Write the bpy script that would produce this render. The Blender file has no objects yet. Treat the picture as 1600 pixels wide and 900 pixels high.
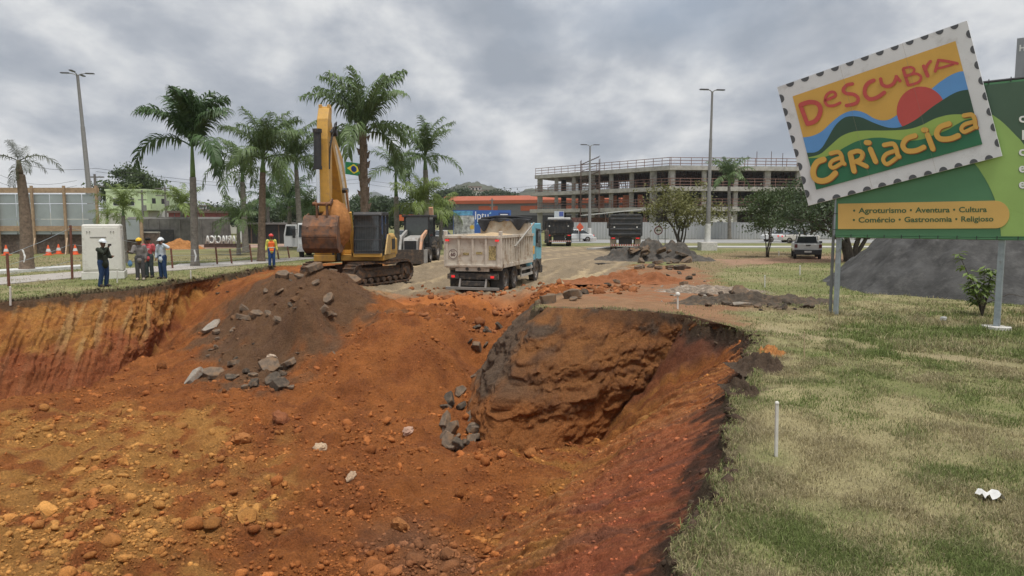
import bpy, bmesh, math, random
import numpy as np
from mathutils import Vector, Matrix
R = math.radians
random.seed(7); rng = np.random.default_rng(7)
sc = bpy.context.scene
COL = sc.collection
# ------------------------------------------------------------------ camera
FPX, CZ = 1110.0, 2.5
PITCH = math.atan(105 / FPX)
cam = bpy.data.cameras.new('camera'); camo = bpy.data.objects.new('camera', cam); COL.objects.link(camo)
cam.sensor_width = 36; cam.lens = FPX / 1600 * 36; cam.clip_start = .1; cam.clip_end = 12000
camo.location = (0, 0, CZ); camo.rotation_euler = (math.pi / 2 - PITCH, 0, 0)
sc.camera = camo
# ------------------------------------------------------------------ sky and sun
SUN_EL, SUN_AZ = 72, 150          # azimuth clockwise from +Y, where the sun stands
w = bpy.data.worlds.new('World'); sc.world = w; w.use_nodes = True
nt = w.node_tree; N = nt.nodes; L = nt.links; N.clear()
def wn(t, **k):
    n = N.new(t)
    for a, b in k.items(): setattr(n, a, b)
    return n
def wmath(op, a, b=None, c=None):
    n = wn('ShaderNodeMath', operation=op)
    for i, q in enumerate((a, b, c)):
        if q is None: continue
        if isinstance(q, (int, float)): n.inputs[i].default_value = q
        else: L.new(q, n.inputs[i])
    return n.outputs[0]
sky = wn('ShaderNodeTexSky', sky_type='NISHITA', sun_disc=False)
sky.sun_elevation = R(SUN_EL); sky.sun_rotation = R(SUN_AZ); sky.air_density = 1.2; sky.dust_density = 2.0
tc = wn('ShaderNodeTexCoord'); sep = wn('ShaderNodeSeparateXYZ'); L.new(tc.outputs['Generated'], sep.inputs[0])
zz = wmath('MAXIMUM', sep.outputs[2], 0.0); den = wmath('ADD', zz, .34)
cmb = wn('ShaderNodeCombineXYZ')
L.new(wmath('DIVIDE', sep.outputs[0], den), cmb.inputs[0]); L.new(wmath('DIVIDE', sep.outputs[1], den), cmb.inputs[1])
cmb.inputs[2].default_value = 3.7
def wnoise(scale, det, rough, dist, off):
    m = wn('ShaderNodeMapping'); L.new(cmb.outputs[0], m.inputs[0]); m.inputs['Location'].default_value = off
    m.inputs['Scale'].default_value = (1, .8, 1)
    n = wn('ShaderNodeTexNoise'); L.new(m.outputs[0], n.inputs['Vector'])
    n.inputs['Scale'].default_value = scale; n.inputs['Detail'].default_value = det
    n.inputs['Roughness'].default_value = rough; n.inputs['Distortion'].default_value = dist
    return n.outputs['Fac']
def wramp(fac, stops):
    r = wn('ShaderNodeValToRGB'); L.new(fac, r.inputs[0]); e = r.color_ramp.elements
    e[0].position, e[0].color = stops[0][0], (*stops[0][1], 1)
    e[1].position, e[1].color = stops[-1][0], (*stops[-1][1], 1)
    for p, c in stops[1:-1]:
        q = e.new(p); q.color = (*c, 1)
    return r.outputs[0]
CLOUD_OFF = (1.3, 4.2, 0.0)
big = wnoise(1.0, 2, .5, .1, CLOUD_OFF)
med = wnoise(3.0, 12, .55, .12, (5.1, 2.2, 1))
mixf = wmath('ADD', wmath('MULTIPLY', big, .42), wmath('MULTIPLY', med, .58))
cl = wramp(mixf, [(.39, (1.50, 1.67, 1.92)), (.455, (2.0, 2.14, 2.36)), (.495, (2.6, 2.7, 2.85)), (.535, (3.25, 3.3, 3.35)), (.59, (3.95, 3.95, 3.9))])
cover = wramp(wnoise(1.1, 5, .5, .2, (9.4, 7.7, 2)), [(.25, (.86,) * 3), (.45, (1,) * 3)])
mx = wn('ShaderNodeMix', data_type='RGBA'); L.new(cover, mx.inputs['Factor'])
L.new(sky.outputs[0], mx.inputs['A']); L.new(cl, mx.inputs['B'])
bg = wn('ShaderNodeBackground'); bg.inputs['Strength'].default_value = .1
L.new(mx.outputs['Result'], bg.inputs[0])
wo = wn('ShaderNodeOutputWorld'); L.new(bg.outputs[0], wo.inputs[0])
sun = bpy.data.lights.new('sun', 'SUN'); sun.energy = 1.5; sun.angle = R(18); sun.color = (1, .96, .9)
suno = bpy.data.objects.new('sun', sun); COL.objects.link(suno)
az, el = R(SUN_AZ), R(SUN_EL)
sd_ = Vector((math.sin(az) * math.cos(el), math.cos(az) * math.cos(el), math.sin(el)))
suno.rotation_euler = (-sd_).to_track_quat('-Z', 'Y').to_euler(); suno.location = sd_ * 60
vs = sc.view_settings; vs.view_transform = 'Standard'; vs.look = 'None'; vs.gamma = 1; vs.use_curve_mapping = False
vs.exposure = 1.2
sc.cycles.use_denoising = True
sc.cycles.max_bounces = 6; sc.cycles.transparent_max_bounces = 8
# ------------------------------------------------------------------ helpers
def ray(px, py):
    u, v = (px - 800) / FPX, (450 - py) / FPX
    return Vector((u, math.cos(PITCH) + v * math.sin(PITCH), -math.sin(PITCH) + v * math.cos(PITCH)))
def P(px, py, z=0.0):
    d = ray(px, py); t = (z - CZ) / d.z
    return Vector((d.x * t, d.y * t, z))
def D(px, py, Y):
    d = ray(px, py); t = Y / d.y
    return Vector((d.x * t, Y, CZ + d.z * t))
def P2(px, py, z=0.0):
    p = P(px, py, z); return (p.x, p.y)
def tag(o, label=None, cat=None, group=None, kind=None):
    if label: o['label'] = label
    if cat: o['category'] = cat
    if group: o['group'] = group
    if kind: o['kind'] = kind
    return o
def thing(name, label, cat, loc=(0, 0, 0), rz=0, group=None):
    o = bpy.data.objects.new(name, None); COL.objects.link(o); o.empty_display_size = .2
    o.location = loc; o.rotation_euler = (0, 0, rz)
    return tag(o, label, cat, group)
def raw_mesh(name, V, Fq):
    """numpy verts (n,3), faces (m,k) of equal size k"""
    me = bpy.data.meshes.new(name); V = np.asarray(V, np.float32); Fq = np.asarray(Fq, np.int32)
    m, k = Fq.shape
    me.vertices.add(len(V)); me.vertices.foreach_set('co', V.ravel())
    me.loops.add(m * k); me.loops.foreach_set('vertex_index', Fq.ravel())
    me.polygons.add(m); me.polygons.foreach_set('loop_start', np.arange(0, m * k, k, dtype=np.int32))
    me.update(calc_edges=True); return me
def link_mesh(name, me, mat, parent=None, loc=None):
    o = bpy.data.objects.new(name, me); COL.objects.link(o)
    if mat is not None and not me.materials: me.materials.append(mat)
    if parent: o.parent = parent
    if loc is not None: o.location = loc
    return o
class MB:
    def __init__(s): s.v = []; s.f = []
    def add(s, vs, fs):
        b = len(s.v); s.v += [tuple(q) for q in vs]; s.f += [tuple(i + b for i in q) for q in fs]; return s
    def box(s, c, size, rz=0, m=None):
        x, y, z = (q / 2 for q in size); vs = [Vector((i * x, j * y, k * z)) for k in (-1, 1) for j in (-1, 1) for i in (-1, 1)]
        rm = m if m is not None else Matrix.Rotation(rz, 3, 'Z')
        vs = [rm @ q + Vector(c) for q in vs]
        return s.add(vs, [(0, 2, 3, 1), (4, 5, 7, 6), (0, 1, 5, 4), (2, 6, 7, 3), (0, 4, 6, 2), (1, 3, 7, 5)])
    def b6(s, x0, x1, y0, y1, z0, z1):
        return s.box(((x0 + x1) / 2, (y0 + y1) / 2, (z0 + z1) / 2), (x1 - x0, y1 - y0, z1 - z0))
    def bar(s, a, b, w, h=None):
        a, b = Vector(a), Vector(b); d = b - a; h = h or w
        q = d.to_track_quat('Y', 'Z').to_matrix()
        return s.box((a + b) / 2, (w, d.length, h), m=q)
    def tube(s, pts, rad, n=8, cap=True, sq=1.0):
        pts = [Vector(p) for p in pts]; k = len(pts)
        if isinstance(rad, (int, float)): rad = [rad] * k
        vs, fs = [], []; up = None
        for i, p in enumerate(pts):
            d = (pts[min(i + 1, k - 1)] - pts[max(i - 1, 0)])
            if d.length < 1e-9: d = Vector((0, 0, 1))
            d.normalize()
            if up is None: up = Vector((1, 0, 0)) if abs(d.x) < .9 else Vector((0, 1, 0))
            a = (up - d * up.dot(d)).normalized(); bb = d.cross(a); up = a
            for j in range(n):
                t = 2 * math.pi * j / n
                vs.append(p + (a * math.cos(t) + bb * math.sin(t) * sq) * rad[i])
        for i in range(k - 1):
            for j in range(n):
                j2 = (j + 1) % n
                fs.append((i * n + j, i * n + j2, (i + 1) * n + j2, (i + 1) * n + j))
        if cap:
            fs.append(tuple(range(n))[::-1]); fs.append(tuple((k - 1) * n + j for j in range(n)))
        return s.add(vs, fs)
    def prism(s, poly, axis, a, b):
        n = len(poly)
        def m(u, v, t): return {'x': (t, u, v), 'y': (u, t, v), 'z': (u, v, t)}[axis]
        vs = [m(u, v, a) for u, v in poly] + [m(u, v, b) for u, v in poly]
        fs = [tuple(range(n))[::-1], tuple(range(n, 2 * n))] + [(i, (i + 1) % n, n + (i + 1) % n, n + i) for i in range(n)]
        return s.add(vs, fs)
    def lathe(s, prof, c, axis='z', n=20):
        k = len(prof); vs, fs = [], []
        for j in range(n):
            t = 2 * math.pi * j / n
            for r, h in prof:
                q = (r * math.cos(t), r * math.sin(t), h)
                if axis == 'x': q = (h, q[0], q[1])
                elif axis == 'y': q = (q[0], h, q[1])
                vs.append((q[0] + c[0], q[1] + c[1], q[2] + c[2]))
        for j in range(n):
            for i in range(k - 1):
                a = j * k + i; b = ((j + 1) % n) * k + i
                fs.append((a, b, b + 1, a + 1))
        return s.add(vs, fs)
    def cyl(s, c, r, h, axis='z', n=16):
        return s.lathe([(0.0001, -h / 2), (r, -h / 2), (r, h / 2), (0.0001, h / 2)], c, axis, n)
    def ball(s, c, r, nu=12, nv=8):
        r = (r, r, r) if isinstance(r, (int, float)) else r
        vs, fs = [], []
        for i in range(nv + 1):
            ph = math.pi * i / nv
            for j in range(nu):
                t = 2 * math.pi * j / nu
                vs.append((c[0] + r[0] * math.sin(ph) * math.cos(t), c[1] + r[1] * math.sin(ph) * math.sin(t), c[2] + r[2] * math.cos(ph)))
        for i in range(nv):
            for j in range(nu):
                fs.append((i * nu + j, (i + 1) * nu + j, (i + 1) * nu + (j + 1) % nu, i * nu + (j + 1) % nu))
        return s.add(vs, fs)
    def build(s, name, mat, parent=None, smooth=False, bevel=0, loc=None, rz=None):
        me = bpy.data.meshes.new(name); me.from_pydata(s.v, [], s.f); 
        bm = bmesh.new(); bm.from_mesh(me); bmesh.ops.remove_doubles(bm, verts=bm.verts, dist=1e-5)
        bmesh.ops.recalc_face_normals(bm, faces=bm.faces); bm.to_mesh(me); bm.free()
        if smooth:
            me.polygons.foreach_set('use_smooth', [True] * len(me.polygons))
            if smooth != 'all': me.set_sharp_from_angle(angle=R(38))
        o = link_mesh(name, me, mat, parent, loc)
        if rz is not None: o.rotation_euler = (0, 0, rz)
        if bevel:
            m = o.modifiers.new('bevel', 'BEVEL'); m.width = bevel; m.segments = 2; m.limit_method = 'ANGLE'; m.angle_limit = R(40)
        return o
def dup(root, loc=None, rz=None, label=None, group=None):
    r = root.copy(); COL.objects.link(r)
    if loc is not None: r.location = loc
    if rz is not None: r.rotation_euler = (r.rotation_euler[0], r.rotation_euler[1], rz)
    if label: r['label'] = label
    if group: r['group'] = group
    for ch in list(root.children):
        c = ch.copy(); COL.objects.link(c); c.parent = r
        for g in list(ch.children):
            q = g.copy(); COL.objects.link(q); q.parent = c
    return r
# ------------------------------------------------------------------ numpy noise
_perm = np.random.default_rng(3).permutation(256).astype(np.int64); _perm = np.concatenate([_perm, _perm])
_ang = np.random.default_rng(4).random(256) * 2 * np.pi; _gx, _gy = np.cos(_ang), np.sin(_ang)
def pn(x, y, seed=0):
    x = np.asarray(x, float) + seed * 17.31; y = np.asarray(y, float) + seed * 9.73
    xi, yi = np.floor(x).astype(np.int64), np.floor(y).astype(np.int64); xf, yf = x - xi, y - yi
    u, v = xf * xf * xf * (xf * (xf * 6 - 15) + 10), yf * yf * yf * (yf * (yf * 6 - 15) + 10)
    def g(i, j):
        h = _perm[_perm[(xi + i) & 255] + ((yi + j) & 255)]
        return _gx[h] * (xf - i) + _gy[h] * (yf - j)
    a, b = g(0, 0) + u * (g(1, 0) - g(0, 0)), g(0, 1) + u * (g(1, 1) - g(0, 1))
    return (a + v * (b - a)) * 1.5
def fbm(x, y, seed=0, o=4, gain=.5):
    s, a = 0, 1.0
    for i in range(o):
        s = s + a * pn(x * 2 ** i, y * 2 ** i, seed + i * 3); a *= gain
    return s
def sstep(a, b, x):
    t = np.clip((x - a) / (b - a), 0, 1); return t * t * (3 - 2 * t)
def inside(x, y, poly):
    r = np.zeros(x.shape, bool); n = len(poly)
    for i in range(n):
        (x0, y0), (x1, y1) = poly[i], poly[(i + 1) % n]
        if y0 == y1: continue
        c = ((y0 > y) != (y1 > y)) & (x < (x1 - x0) * (y - y0) / (y1 - y0) + x0); r ^= c
    return r
def segd(x, y, a, b):
    dx, dy = b[0] - a[0], b[1] - a[1]; t = np.clip(((x - a[0]) * dx + (y - a[1]) * dy) / (dx * dx + dy * dy), 0, 1)
    return np.hypot(x - a[0] - t * dx, y - a[1] - t * dy)
def sdf(x, y, poly):
    d = np.full(x.shape, 1e9); n = len(poly)
    for i in range(n): d = np.minimum(d, segd(x, y, poly[i], poly[(i + 1) % n]))
    return np.where(inside(x, y, poly), d, -d)
# ------------------------------------------------------------------ materials
MATS = {}
def mat(name, col, rough=.6, metal=0.0, var=.18, scale=6.0, bump=0.0, bscale=40.0, dirt=None, spec=.5, emit=None, coat=0):
    if name in MATS: return MATS[name]
    m = bpy.data.materials.new(name); m.use_nodes = True; t = m.node_tree; n = t.nodes; l = t.links
    b = n['Principled BSDF']; b.inputs['Roughness'].default_value = rough; b.inputs['Metallic'].default_value = metal
    b.inputs['Specular IOR Level'].default_value = spec
    if coat: b.inputs['Coat Weight'].default_value = coat
    c = n.new('ShaderNodeTexCoord'); no = n.new('ShaderNodeTexNoise'); l.new(c.outputs['Object'], no.inputs['Vector'])
    no.inputs['Scale'].default_value = scale; no.inputs['Detail'].default_value = 6; no.inputs['Roughness'].default_value = .6
    rp = n.new('ShaderNodeValToRGB'); l.new(no.outputs['Fac'], rp.inputs[0]); e = rp.color_ramp.elements
    e[0].position, e[1].position = .3, .7
    e[0].color = (*[q * (1 - var) for q in col], 1); e[1].color = (*[min(1, q * (1 + var)) for q in col], 1)
    out = rp.outputs[0]
    if dirt:
        dc, amt, ds = dirt
        n2 = n.new('ShaderNodeTexNoise'); l.new(c.outputs['Object'], n2.inputs['Vector']); n2.inputs['Scale'].default_value = ds
        n2.inputs['Detail'].default_value = 8; n2.inputs['Roughness'].default_value = .7
        r2 = n.new('ShaderNodeValToRGB'); l.new(n2.outputs['Fac'], r2.inputs[0]); q = r2.color_ramp.elements
        q[0].position, q[1].position = .62 - amt * .3, .80 - amt * .3
        mx = n.new('ShaderNodeMix'); mx.data_type = 'RGBA'; l.new(r2.outputs[0], mx.inputs['Factor']); l.new(out, mx.inputs['A'])
        mx.inputs['B'].default_value = (*dc, 1); out = mx.outputs['Result']
    l.new(out, b.inputs['Base Color'])
    if bump:
        n3 = n.new('ShaderNodeTexNoise'); l.new(c.outputs['Object'], n3.inputs['Vector']); n3.inputs['Scale'].default_value = bscale
        n3.inputs['Detail'].default_value = 5
        bp = n.new('ShaderNodeBump'); bp.inputs['Strength'].default_value = bump; bp.inputs['Distance'].default_value = .02
        l.new(n3.outputs['Fac'], bp.inputs['Height']); l.new(bp.outputs[0], b.inputs['Normal'])
    if emit:
        b.inputs['Emission Color'].default_value = (*emit[0], 1); b.inputs['Emission Strength'].default_value = emit[1]
    MATS[name] = m; return m
def attr_mat(name, rough=.95, v1=(3.0, .22), v2=(28.0, .30), bumps=((18, .5, .03), (90, .5, .012)), spec=.2):
    """base colour from the colour attribute 'Col', varied by noise"""
    m = bpy.data.materials.new(name); m.use_nodes = True; t = m.node_tree; n = t.nodes; l = t.links
    b = n['Principled BSDF']; b.inputs['Roughness'].default_value = rough; b.inputs['Specular IOR Level'].default_value = spec
    a = n.new('ShaderNodeAttribute'); a.attribute_name = 'Col'; out = a.outputs['Color']
    g = n.new('ShaderNodeNewGeometry')
    for sca, amt in (v1, v2):
        no = n.new('ShaderNodeTexNoise'); l.new(g.outputs['Position'], no.inputs['Vector']); no.inputs['Scale'].default_value = sca
        no.inputs['Detail'].default_value = 6; no.inputs['Roughness'].default_value = .65
        mr = n.new('ShaderNodeMapRange'); l.new(no.outputs['Fac'], mr.inputs[0]); mr.inputs[1].default_value = .3; mr.inputs[2].default_value = .7
        mr.inputs[3].default_value = 1 - amt; mr.inputs[4].default_value = 1 + amt
        vm = n.new('ShaderNodeVectorMath'); vm.operation = 'SCALE'; l.new(out, vm.inputs[0]); l.new(mr.outputs[0], vm.inputs['Scale']); out = vm.outputs[0]
    l.new(out, b.inputs['Base Color']); nrm = None
    for sca, st, dist in bumps:
        no = n.new('ShaderNodeTexNoise'); l.new(g.outputs['Position'], no.inputs['Vector']); no.inputs['Scale'].default_value = sca
        no.inputs['Detail'].default_value = 6; no.inputs['Roughness'].default_value = .6
        bp = n.new('ShaderNodeBump'); bp.inputs['Strength'].default_value = st; bp.inputs['Distance'].default_value = dist
        l.new(no.outputs['Fac'], bp.inputs['Height'])
        if nrm is not None: l.new(nrm, bp.inputs['Normal'])
        nrm = bp.outputs[0]
    if nrm is not None: l.new(nrm, b.inputs['Normal'])
    MATS[name] = m; return m
def set_col(me, C):
    at = me.color_attributes.new('Col', 'FLOAT_COLOR', 'POINT')
    at.data.foreach_set('color', np.concatenate([C, np.ones((len(C), 1))], 1).astype(np.float32).ravel())
# ================================================================== terrain
OUT = [(-19.5, 4), (-17.6, 14), (-16.2, 21.8), (-14.3, 26), (-13.7, 30), (-13.2, 39.5), (-9, 43), (-2, 45), (5, 45), (7.5, 40), (5.2, 31), (2.2, 24.5),
       (.75, 21.6), (.55, 19.3), (2.5, 18.8), (4.4, 18.0), (5.35, 16.2), (5.0, 14.4), (4.15, 12.0), (3.15, 9.9), (2.55, 8.2), (1.98, 6.75), (1.2, 4.85), (.5, 2.6), (-19.5, 2)]
#        slope, lip, groove amplitude, groove frequency, kind of the edge that starts at each outline point
LW, YD, BL, BF, RW = (2.1, .10, .15, 1.5, 'l'), (.9, .05, .1, 1, 'y'), (2.4, .1, .2, 1.2, 'b'), (2.4, .10, .12, 1.1, 'f'), (1.15, .10, .06, 5.5, 'r')
EDG = [LW, LW, LW, LW, (1.3, .2, .2, 1, 'l'), YD, YD, YD, YD, YD, YD, BL, BL, (2.0, .1, .12, 1.1, 'f'), BF, (1.2, .2, .1, 2, 'r'), RW, RW, RW, RW, RW, RW, RW, YD, YD]
CP = [(0, 900, -2.35), (-200, 800, -2.3), (250, 900, -2.5), (450, 900, -2.65), (650, 900, -2.8), (800, 860, -2.85), (0, 640, -2.2), (150, 650, -2.3), (220, 565, -2.25), (300, 640, -2.3),
      (100, 760, -2.4), (300, 760, -2.5), (400, 700, -2.5), (500, 800, -2.7), (600, 760, -2.75), (720, 760, -2.85), (790, 720, -2.9), (850, 700, -2.95),
      (345, 605, -2.2), (290, 590, -2.3), (255, 545, -2.25), (270, 500, -1.9), (300, 470, -1.2), (330, 455, -.6), (380, 560, -1.8), (450, 540, -1.5), (430, 500, -.85), (470, 470, -.1),
      (400, 452, -.1), (360, 445, -.15), (440, 424, .35), (480, 430, .48), (520, 437, .38), (555, 441, .12), (350, 500, -1.2), (340, 550, -1.85), (520, 520, -1.2), (540, 480, -.55), (570, 455, -.25),
      (600, 490, -.62), (640, 484, -.72), (700, 478, -.70), (760, 471, -.60), (830, 456, -.25), (900, 448, -.1), (960, 425, 0), (640, 504, -.9), (640, 540, -1.25), (560, 560, -1.55), (600, 580, -1.85), (700, 560, -1.7), (720, 504, -1.0),
      (480, 610, -2.15), (540, 640, -2.4), (640, 620, -2.35), (700, 640, -2.65), (600, 690, -2.55), (500, 690, -2.5), (715, 610, -2.5), (738, 560, -2.15), (762, 520, -1.65), (795, 490, -1.1), (745, 680, -2.9), (830, 470, -.35)]
CW = [tuple(P(*c)) for c in CP] + [(-7, 33, -.32), (-9, 32, -.2), (-9.2, 35, -.2), (-5, 34, -.4), (-4, 31.5, -.5), (-1.5, 31, -.55), (-2.5, 33, -.55), (0, 34, -.55), (1.5, 38, -.5), (0, 38, -.45), (3, 36, -.35), (5.5, 38, -.1), (-5, 40, -.15),
      (-12, 36, -.05), (-11, 41, 0), (-3, 44, 0), (3, 44, 0), (6.5, 43, 0), (-9, 38, -.1), (-17, 8, -2.3), (-12, 6, -2.35), (-8, 3, -2.4), (0, 3, -2.8), (-4, 5, -2.6), (1, 15, -2.95), (2.5, 14, -2.9), (3, 16, -2.9), (1, 10, -2.9), (2, 17.5, -2.8), (4.5, 17, -2.8), (-19, 15, -2.2), (4, 30, -.1), (2.5, 26, -.15)]
CW = np.array(CW)
def _tps(r2): return r2 * np.log(r2 + 1e-9)
_n = len(CW); _K = _tps(((CW[:, None, :2] - CW[None, :, :2]) ** 2).sum(-1)) + np.eye(_n) * .15
_Pm = np.c_[np.ones(_n), CW[:, :2]]
_A = np.block([[_K, _Pm], [_Pm.T, np.zeros((3, 3))]]); _sol = np.linalg.solve(_A, np.r_[CW[:, 2], 0, 0, 0])
def floorF(x, y):
    z = _sol[_n] + _sol[_n + 1] * x + _sol[_n + 2] * y
    for i in range(_n): z = z + _sol[i] * _tps((x - CW[i, 0]) ** 2 + (y - CW[i, 1]) ** 2)
    return np.clip(z, -3.1, .55)
def warp(x, y):
    a = .17; return (x + a * fbm(x * .9, y * .9, 11, 3) + .09 * pn(x * 2.6, y * 2.6, 12) + .07 * pn(x * 6, y * 6, 13), y + a * fbm(x * .9, y * .9, 21, 3) + .09 * pn(x * 2.6, y * 2.6, 22) + .07 * pn(x * 6, y * 6, 23))
def cells(x, y, seed=0):
    """domes of random size packed in a jittered grid: lumps half sunk in loose soil"""
    xi, yi = np.floor(x).astype(np.int64), np.floor(y).astype(np.int64); best = np.zeros(x.shape)
    for i in (-1, 0, 1):
        for j in (-1, 0, 1):
            h = _perm[(_perm[(xi + i + seed) & 255] + yi + j) & 255]; h2 = _perm[(h + 57) & 255]; h3 = _perm[(h + 119) & 255]
            cx, cy, rd = xi + i + .15 + .7 * h / 255, yi + j + .15 + .7 * h2 / 255, .18 + .55 * (h3 / 255) ** 1.6
            d = np.hypot(x - cx, (y - cy) * (1 + .5 * (h - 128) / 255)); best = np.maximum(best, np.sqrt(np.clip(rd * rd - d * d, 0, None)))
    return best
def wall_info(x, y):
    """depth of the cut walls, distance from the lip, which wall is nearest"""
    wx, wy = warp(x, y); best = np.full(x.shape, -1e9); dist = np.full(x.shape, 1e9); kind = np.zeros(x.shape, int)
    rib = {'l': wy, 'y': wx, 'b': wy, 'f': wx, 'r': wx * .37 + wy * .93}
    for i, (s, lip, ga, gf, k) in enumerate(EDG):
        a, b = OUT[i], OUT[(i + 1) % len(OUT)]
        d = segd(wx, wy, a, b)
        if k == 'l': g = ga * (np.abs(pn(rib[k] * gf + .35 * d, d * .25, 31)) + .5 * pn(rib[k] * gf * 2.6 + .3 * d, d * .5, 33) - .3)
        elif k == 'f': g = .16 * pn(d * 4.5 + .8 * pn(x * .8, y * .3, 5), rib[k] * .35, 35) + .22 * fbm(rib[k] * .9, d * 1.0, 36, 3)
        elif k == 'r': g = ga * (pn(rib[k] * gf + .8 * pn(rib[k], d, 42), d * .3, 37) + .7 * pn(rib[k] * gf * 2, d * .4, 38) + 1.3 * pn(rib[k] * gf * .3, d * .5, 40) + .5 * fbm(rib[k] * 4, d * 4, 41, 3))
        else: g = ga * fbm(rib[k] * gf, d * gf, 39, 3)
        g = g * sstep(.05, .5, d)
        zz_ = -s * np.maximum(d + g, 0) - lip * sstep(0, .10, d)
        if k in 'fb': zz_ = zz_ + .085 * np.sin(zz_ * 8.5 + 2.5 * fbm(x * .8, y * .8, 45, 2)) * sstep(.1, .5, d) + .06 * np.sin(zz_ * 19 + 4 * pn(x * .7, y * .7, 46)) * sstep(.1, .4, d)
        m = zz_ > best; best = np.where(m, zz_, best); kind = np.where(m, i, kind); dist = np.minimum(dist, d)
    ins = inside(wx, wy, OUT)
    return best, np.where(ins, dist, -dist), kind
BLK = [(.55, 19.3), (2.5, 18.8), (4.4, 18.0), (4.8, 20), (3.5, 23), (1.5, 23)]
def height(x, y, full=False):
    x = np.asarray(x, float); y = np.asarray(y, float)
    z = np.zeros(x.shape); near = (np.abs(x) < 60) & (y < 60) & (y > -5)
    z[near] = .03 * fbm(x[near] * .35, y[near] * .35, 2, 3) * sstep(60, 40, y[near]) + .012 * fbm(x[near] * 3, y[near] * 3, 4, 2)
    z[near] += .18 * sstep(-.8, .8, sdf(x[near], y[near], BLK))
    sd = np.full(x.shape, -99.0); wl = np.zeros(x.shape); kd = np.zeros(x.shape, int)
    box = (x > -22) & (x < 10) & (y > 1) & (y < 48)
    if box.any():
        bx, by = x[box], y[box]; W, s, k = wall_info(bx, by); F = floorF(bx, by)
        # lumpy loose soil
        lum = .16 * fbm(bx * .8, by * .8, 51, 3) + .08 * np.abs(fbm(bx * 2.0, by * 2.0, 53, 3)) + .03 * fbm(bx * 7, by * 7, 55, 3)
        jx, jy = bx + .08 * fbm(bx * 5, by * 5, 56, 2), by + .08 * fbm(bx * 5, by * 5, 59, 2)
        msk = sstep(-.35, .3, fbm(bx * .6, by * .6, 60, 3) + .05)
        lum = lum + (.20 * cells(jx * 2.3, jy * 2.3, 3) + .11 * cells(jx * 5.2, jy * 5.2, 9)) * (.25 + .75 * msk) * sstep(30, 26, by)
        rid = sstep(18, 14, by) * sstep(-1, -4, bx) * (.028 * np.sin((bx * .55 + by * .85) * 15 + 2 * pn(bx * .8, by * .8, 57)) * (.5 + pn(bx, by, 58)))
        lum = lum - .10
        F = F + (lum + rid) * sstep(-.2, 1.2, s)
        h = np.clip(.5 + .5 * (F - W) / .22, 0, 1); wl[box] = 1 - h; zi = W + (F - W) * h + .22 * h * (1 - h) * .5
        zi = zi + (1 - h) * (.07 * fbm(bx * 3, by * 3, 61, 4) + .10 * (cells(bx * 3.1, by * 3.1, 5) - .15) * (np.array([e[4] in 'fbl' for e in EDG])[k] + .45) + .045 * (cells(bx * 8, by * 8, 15) - .15)) * sstep(.1, .4, s)
        base = z[box]
        low = np.minimum(zi, np.maximum(base, F))
        z[box] = np.where(s > 0, base * sstep(.3, 0, s) + low, base + np.where(s > -1.6, .10 * sstep(-1.6, -.1, s) * np.maximum(0, pn(bx * 1.3, by * 1.3, 63)), 0))
        sd[box] = s; kd[box] = k
    return (z, sd, kd, wl) if full else z
def lines(*segs):
    o = []
    for a, b, st in segs: o.append(np.arange(a, b - 1e-6, st))
    return np.concatenate(o)
gx = np.concatenate([-np.geomspace(4000, 80, 14), lines((-78, -20, 2.0), (-20, 7, .06), (7, 17, .13), (17, 78, 2.0)), np.geomspace(80, 4000, 14)])
gy = np.concatenate([[-60, -30, -12, -4, 0, 1.5], lines((2.4, 17, .052), (17, 31, .075), (31, 49, .13), (49, 130, 1.6)), np.geomspace(132, 4000, 16)])
GX, GY = np.meshgrid(gx, gy); nx, ny = len(gx), len(gy)
vx, vy = GX.ravel(), GY.ravel()
vz, vsd, vk, vw = height(vx, vy, True)
# ---- base colours of the ground, zone by zone
def mixc(C, m, c): return C + (np.asarray(c) - C) * m[:, None]
def zone(pxpoly, soft=.6, amp=.5, fr=.8, seed=70):
    pol = [P2(*q) for q in pxpoly]
    x0, x1 = min(p[0] for p in pol) - 3, max(p[0] for p in pol) + 3; y0, y1 = min(p[1] for p in pol) - 3, max(p[1] for p in pol) + 3
    s = (vx > x0) & (vx < x1) & (vy > y0) & (vy < y1); r = np.zeros(vx.shape)
    a, b = vx[s], vy[s]
    d = sdf(a, b, pol) + amp * fbm(a * fr, b * fr, seed, 4)
    r[s] = sstep(-soft, soft, d); return r
RED, RED2, OCH, YEL = (.335, .118, .034), (.235, .078, .026), (.410, .190, .048), (.47, .24, .068)
DRK, GRY, PUR, SOD = (.142, .083, .046), (.125, .102, .080), (.135, .052, .036), (.050, .034, .024)
GRASS, DRY, LAWN = (.135, .145, .055), (.29, .245, .135), (.165, .170, .068)
DIRT, SAND, PINK = (.215, .165, .112), (.37, .285, .175), (.30, .185, .125)
C = np.tile(np.array(LAWN), (len(vx), 1))
f1 = fbm(vx * .25, vy * .25, 81, 4)
C = mixc(C, sstep(-.1, .6, f1) * .55, DRY)
g2 = (vx > 0) & (vy < 24)
C = mixc(C, np.where(g2, sstep(-.35, .35, fbm(vx * .45, vy * .45, 83, 4) + .12), 0) * .75, DRY)
C = mixc(C, zone([(1290, 500), (1600, 520), (1700, 600), (1330, 545)], 1, .6) * .8, GRASS)
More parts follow.
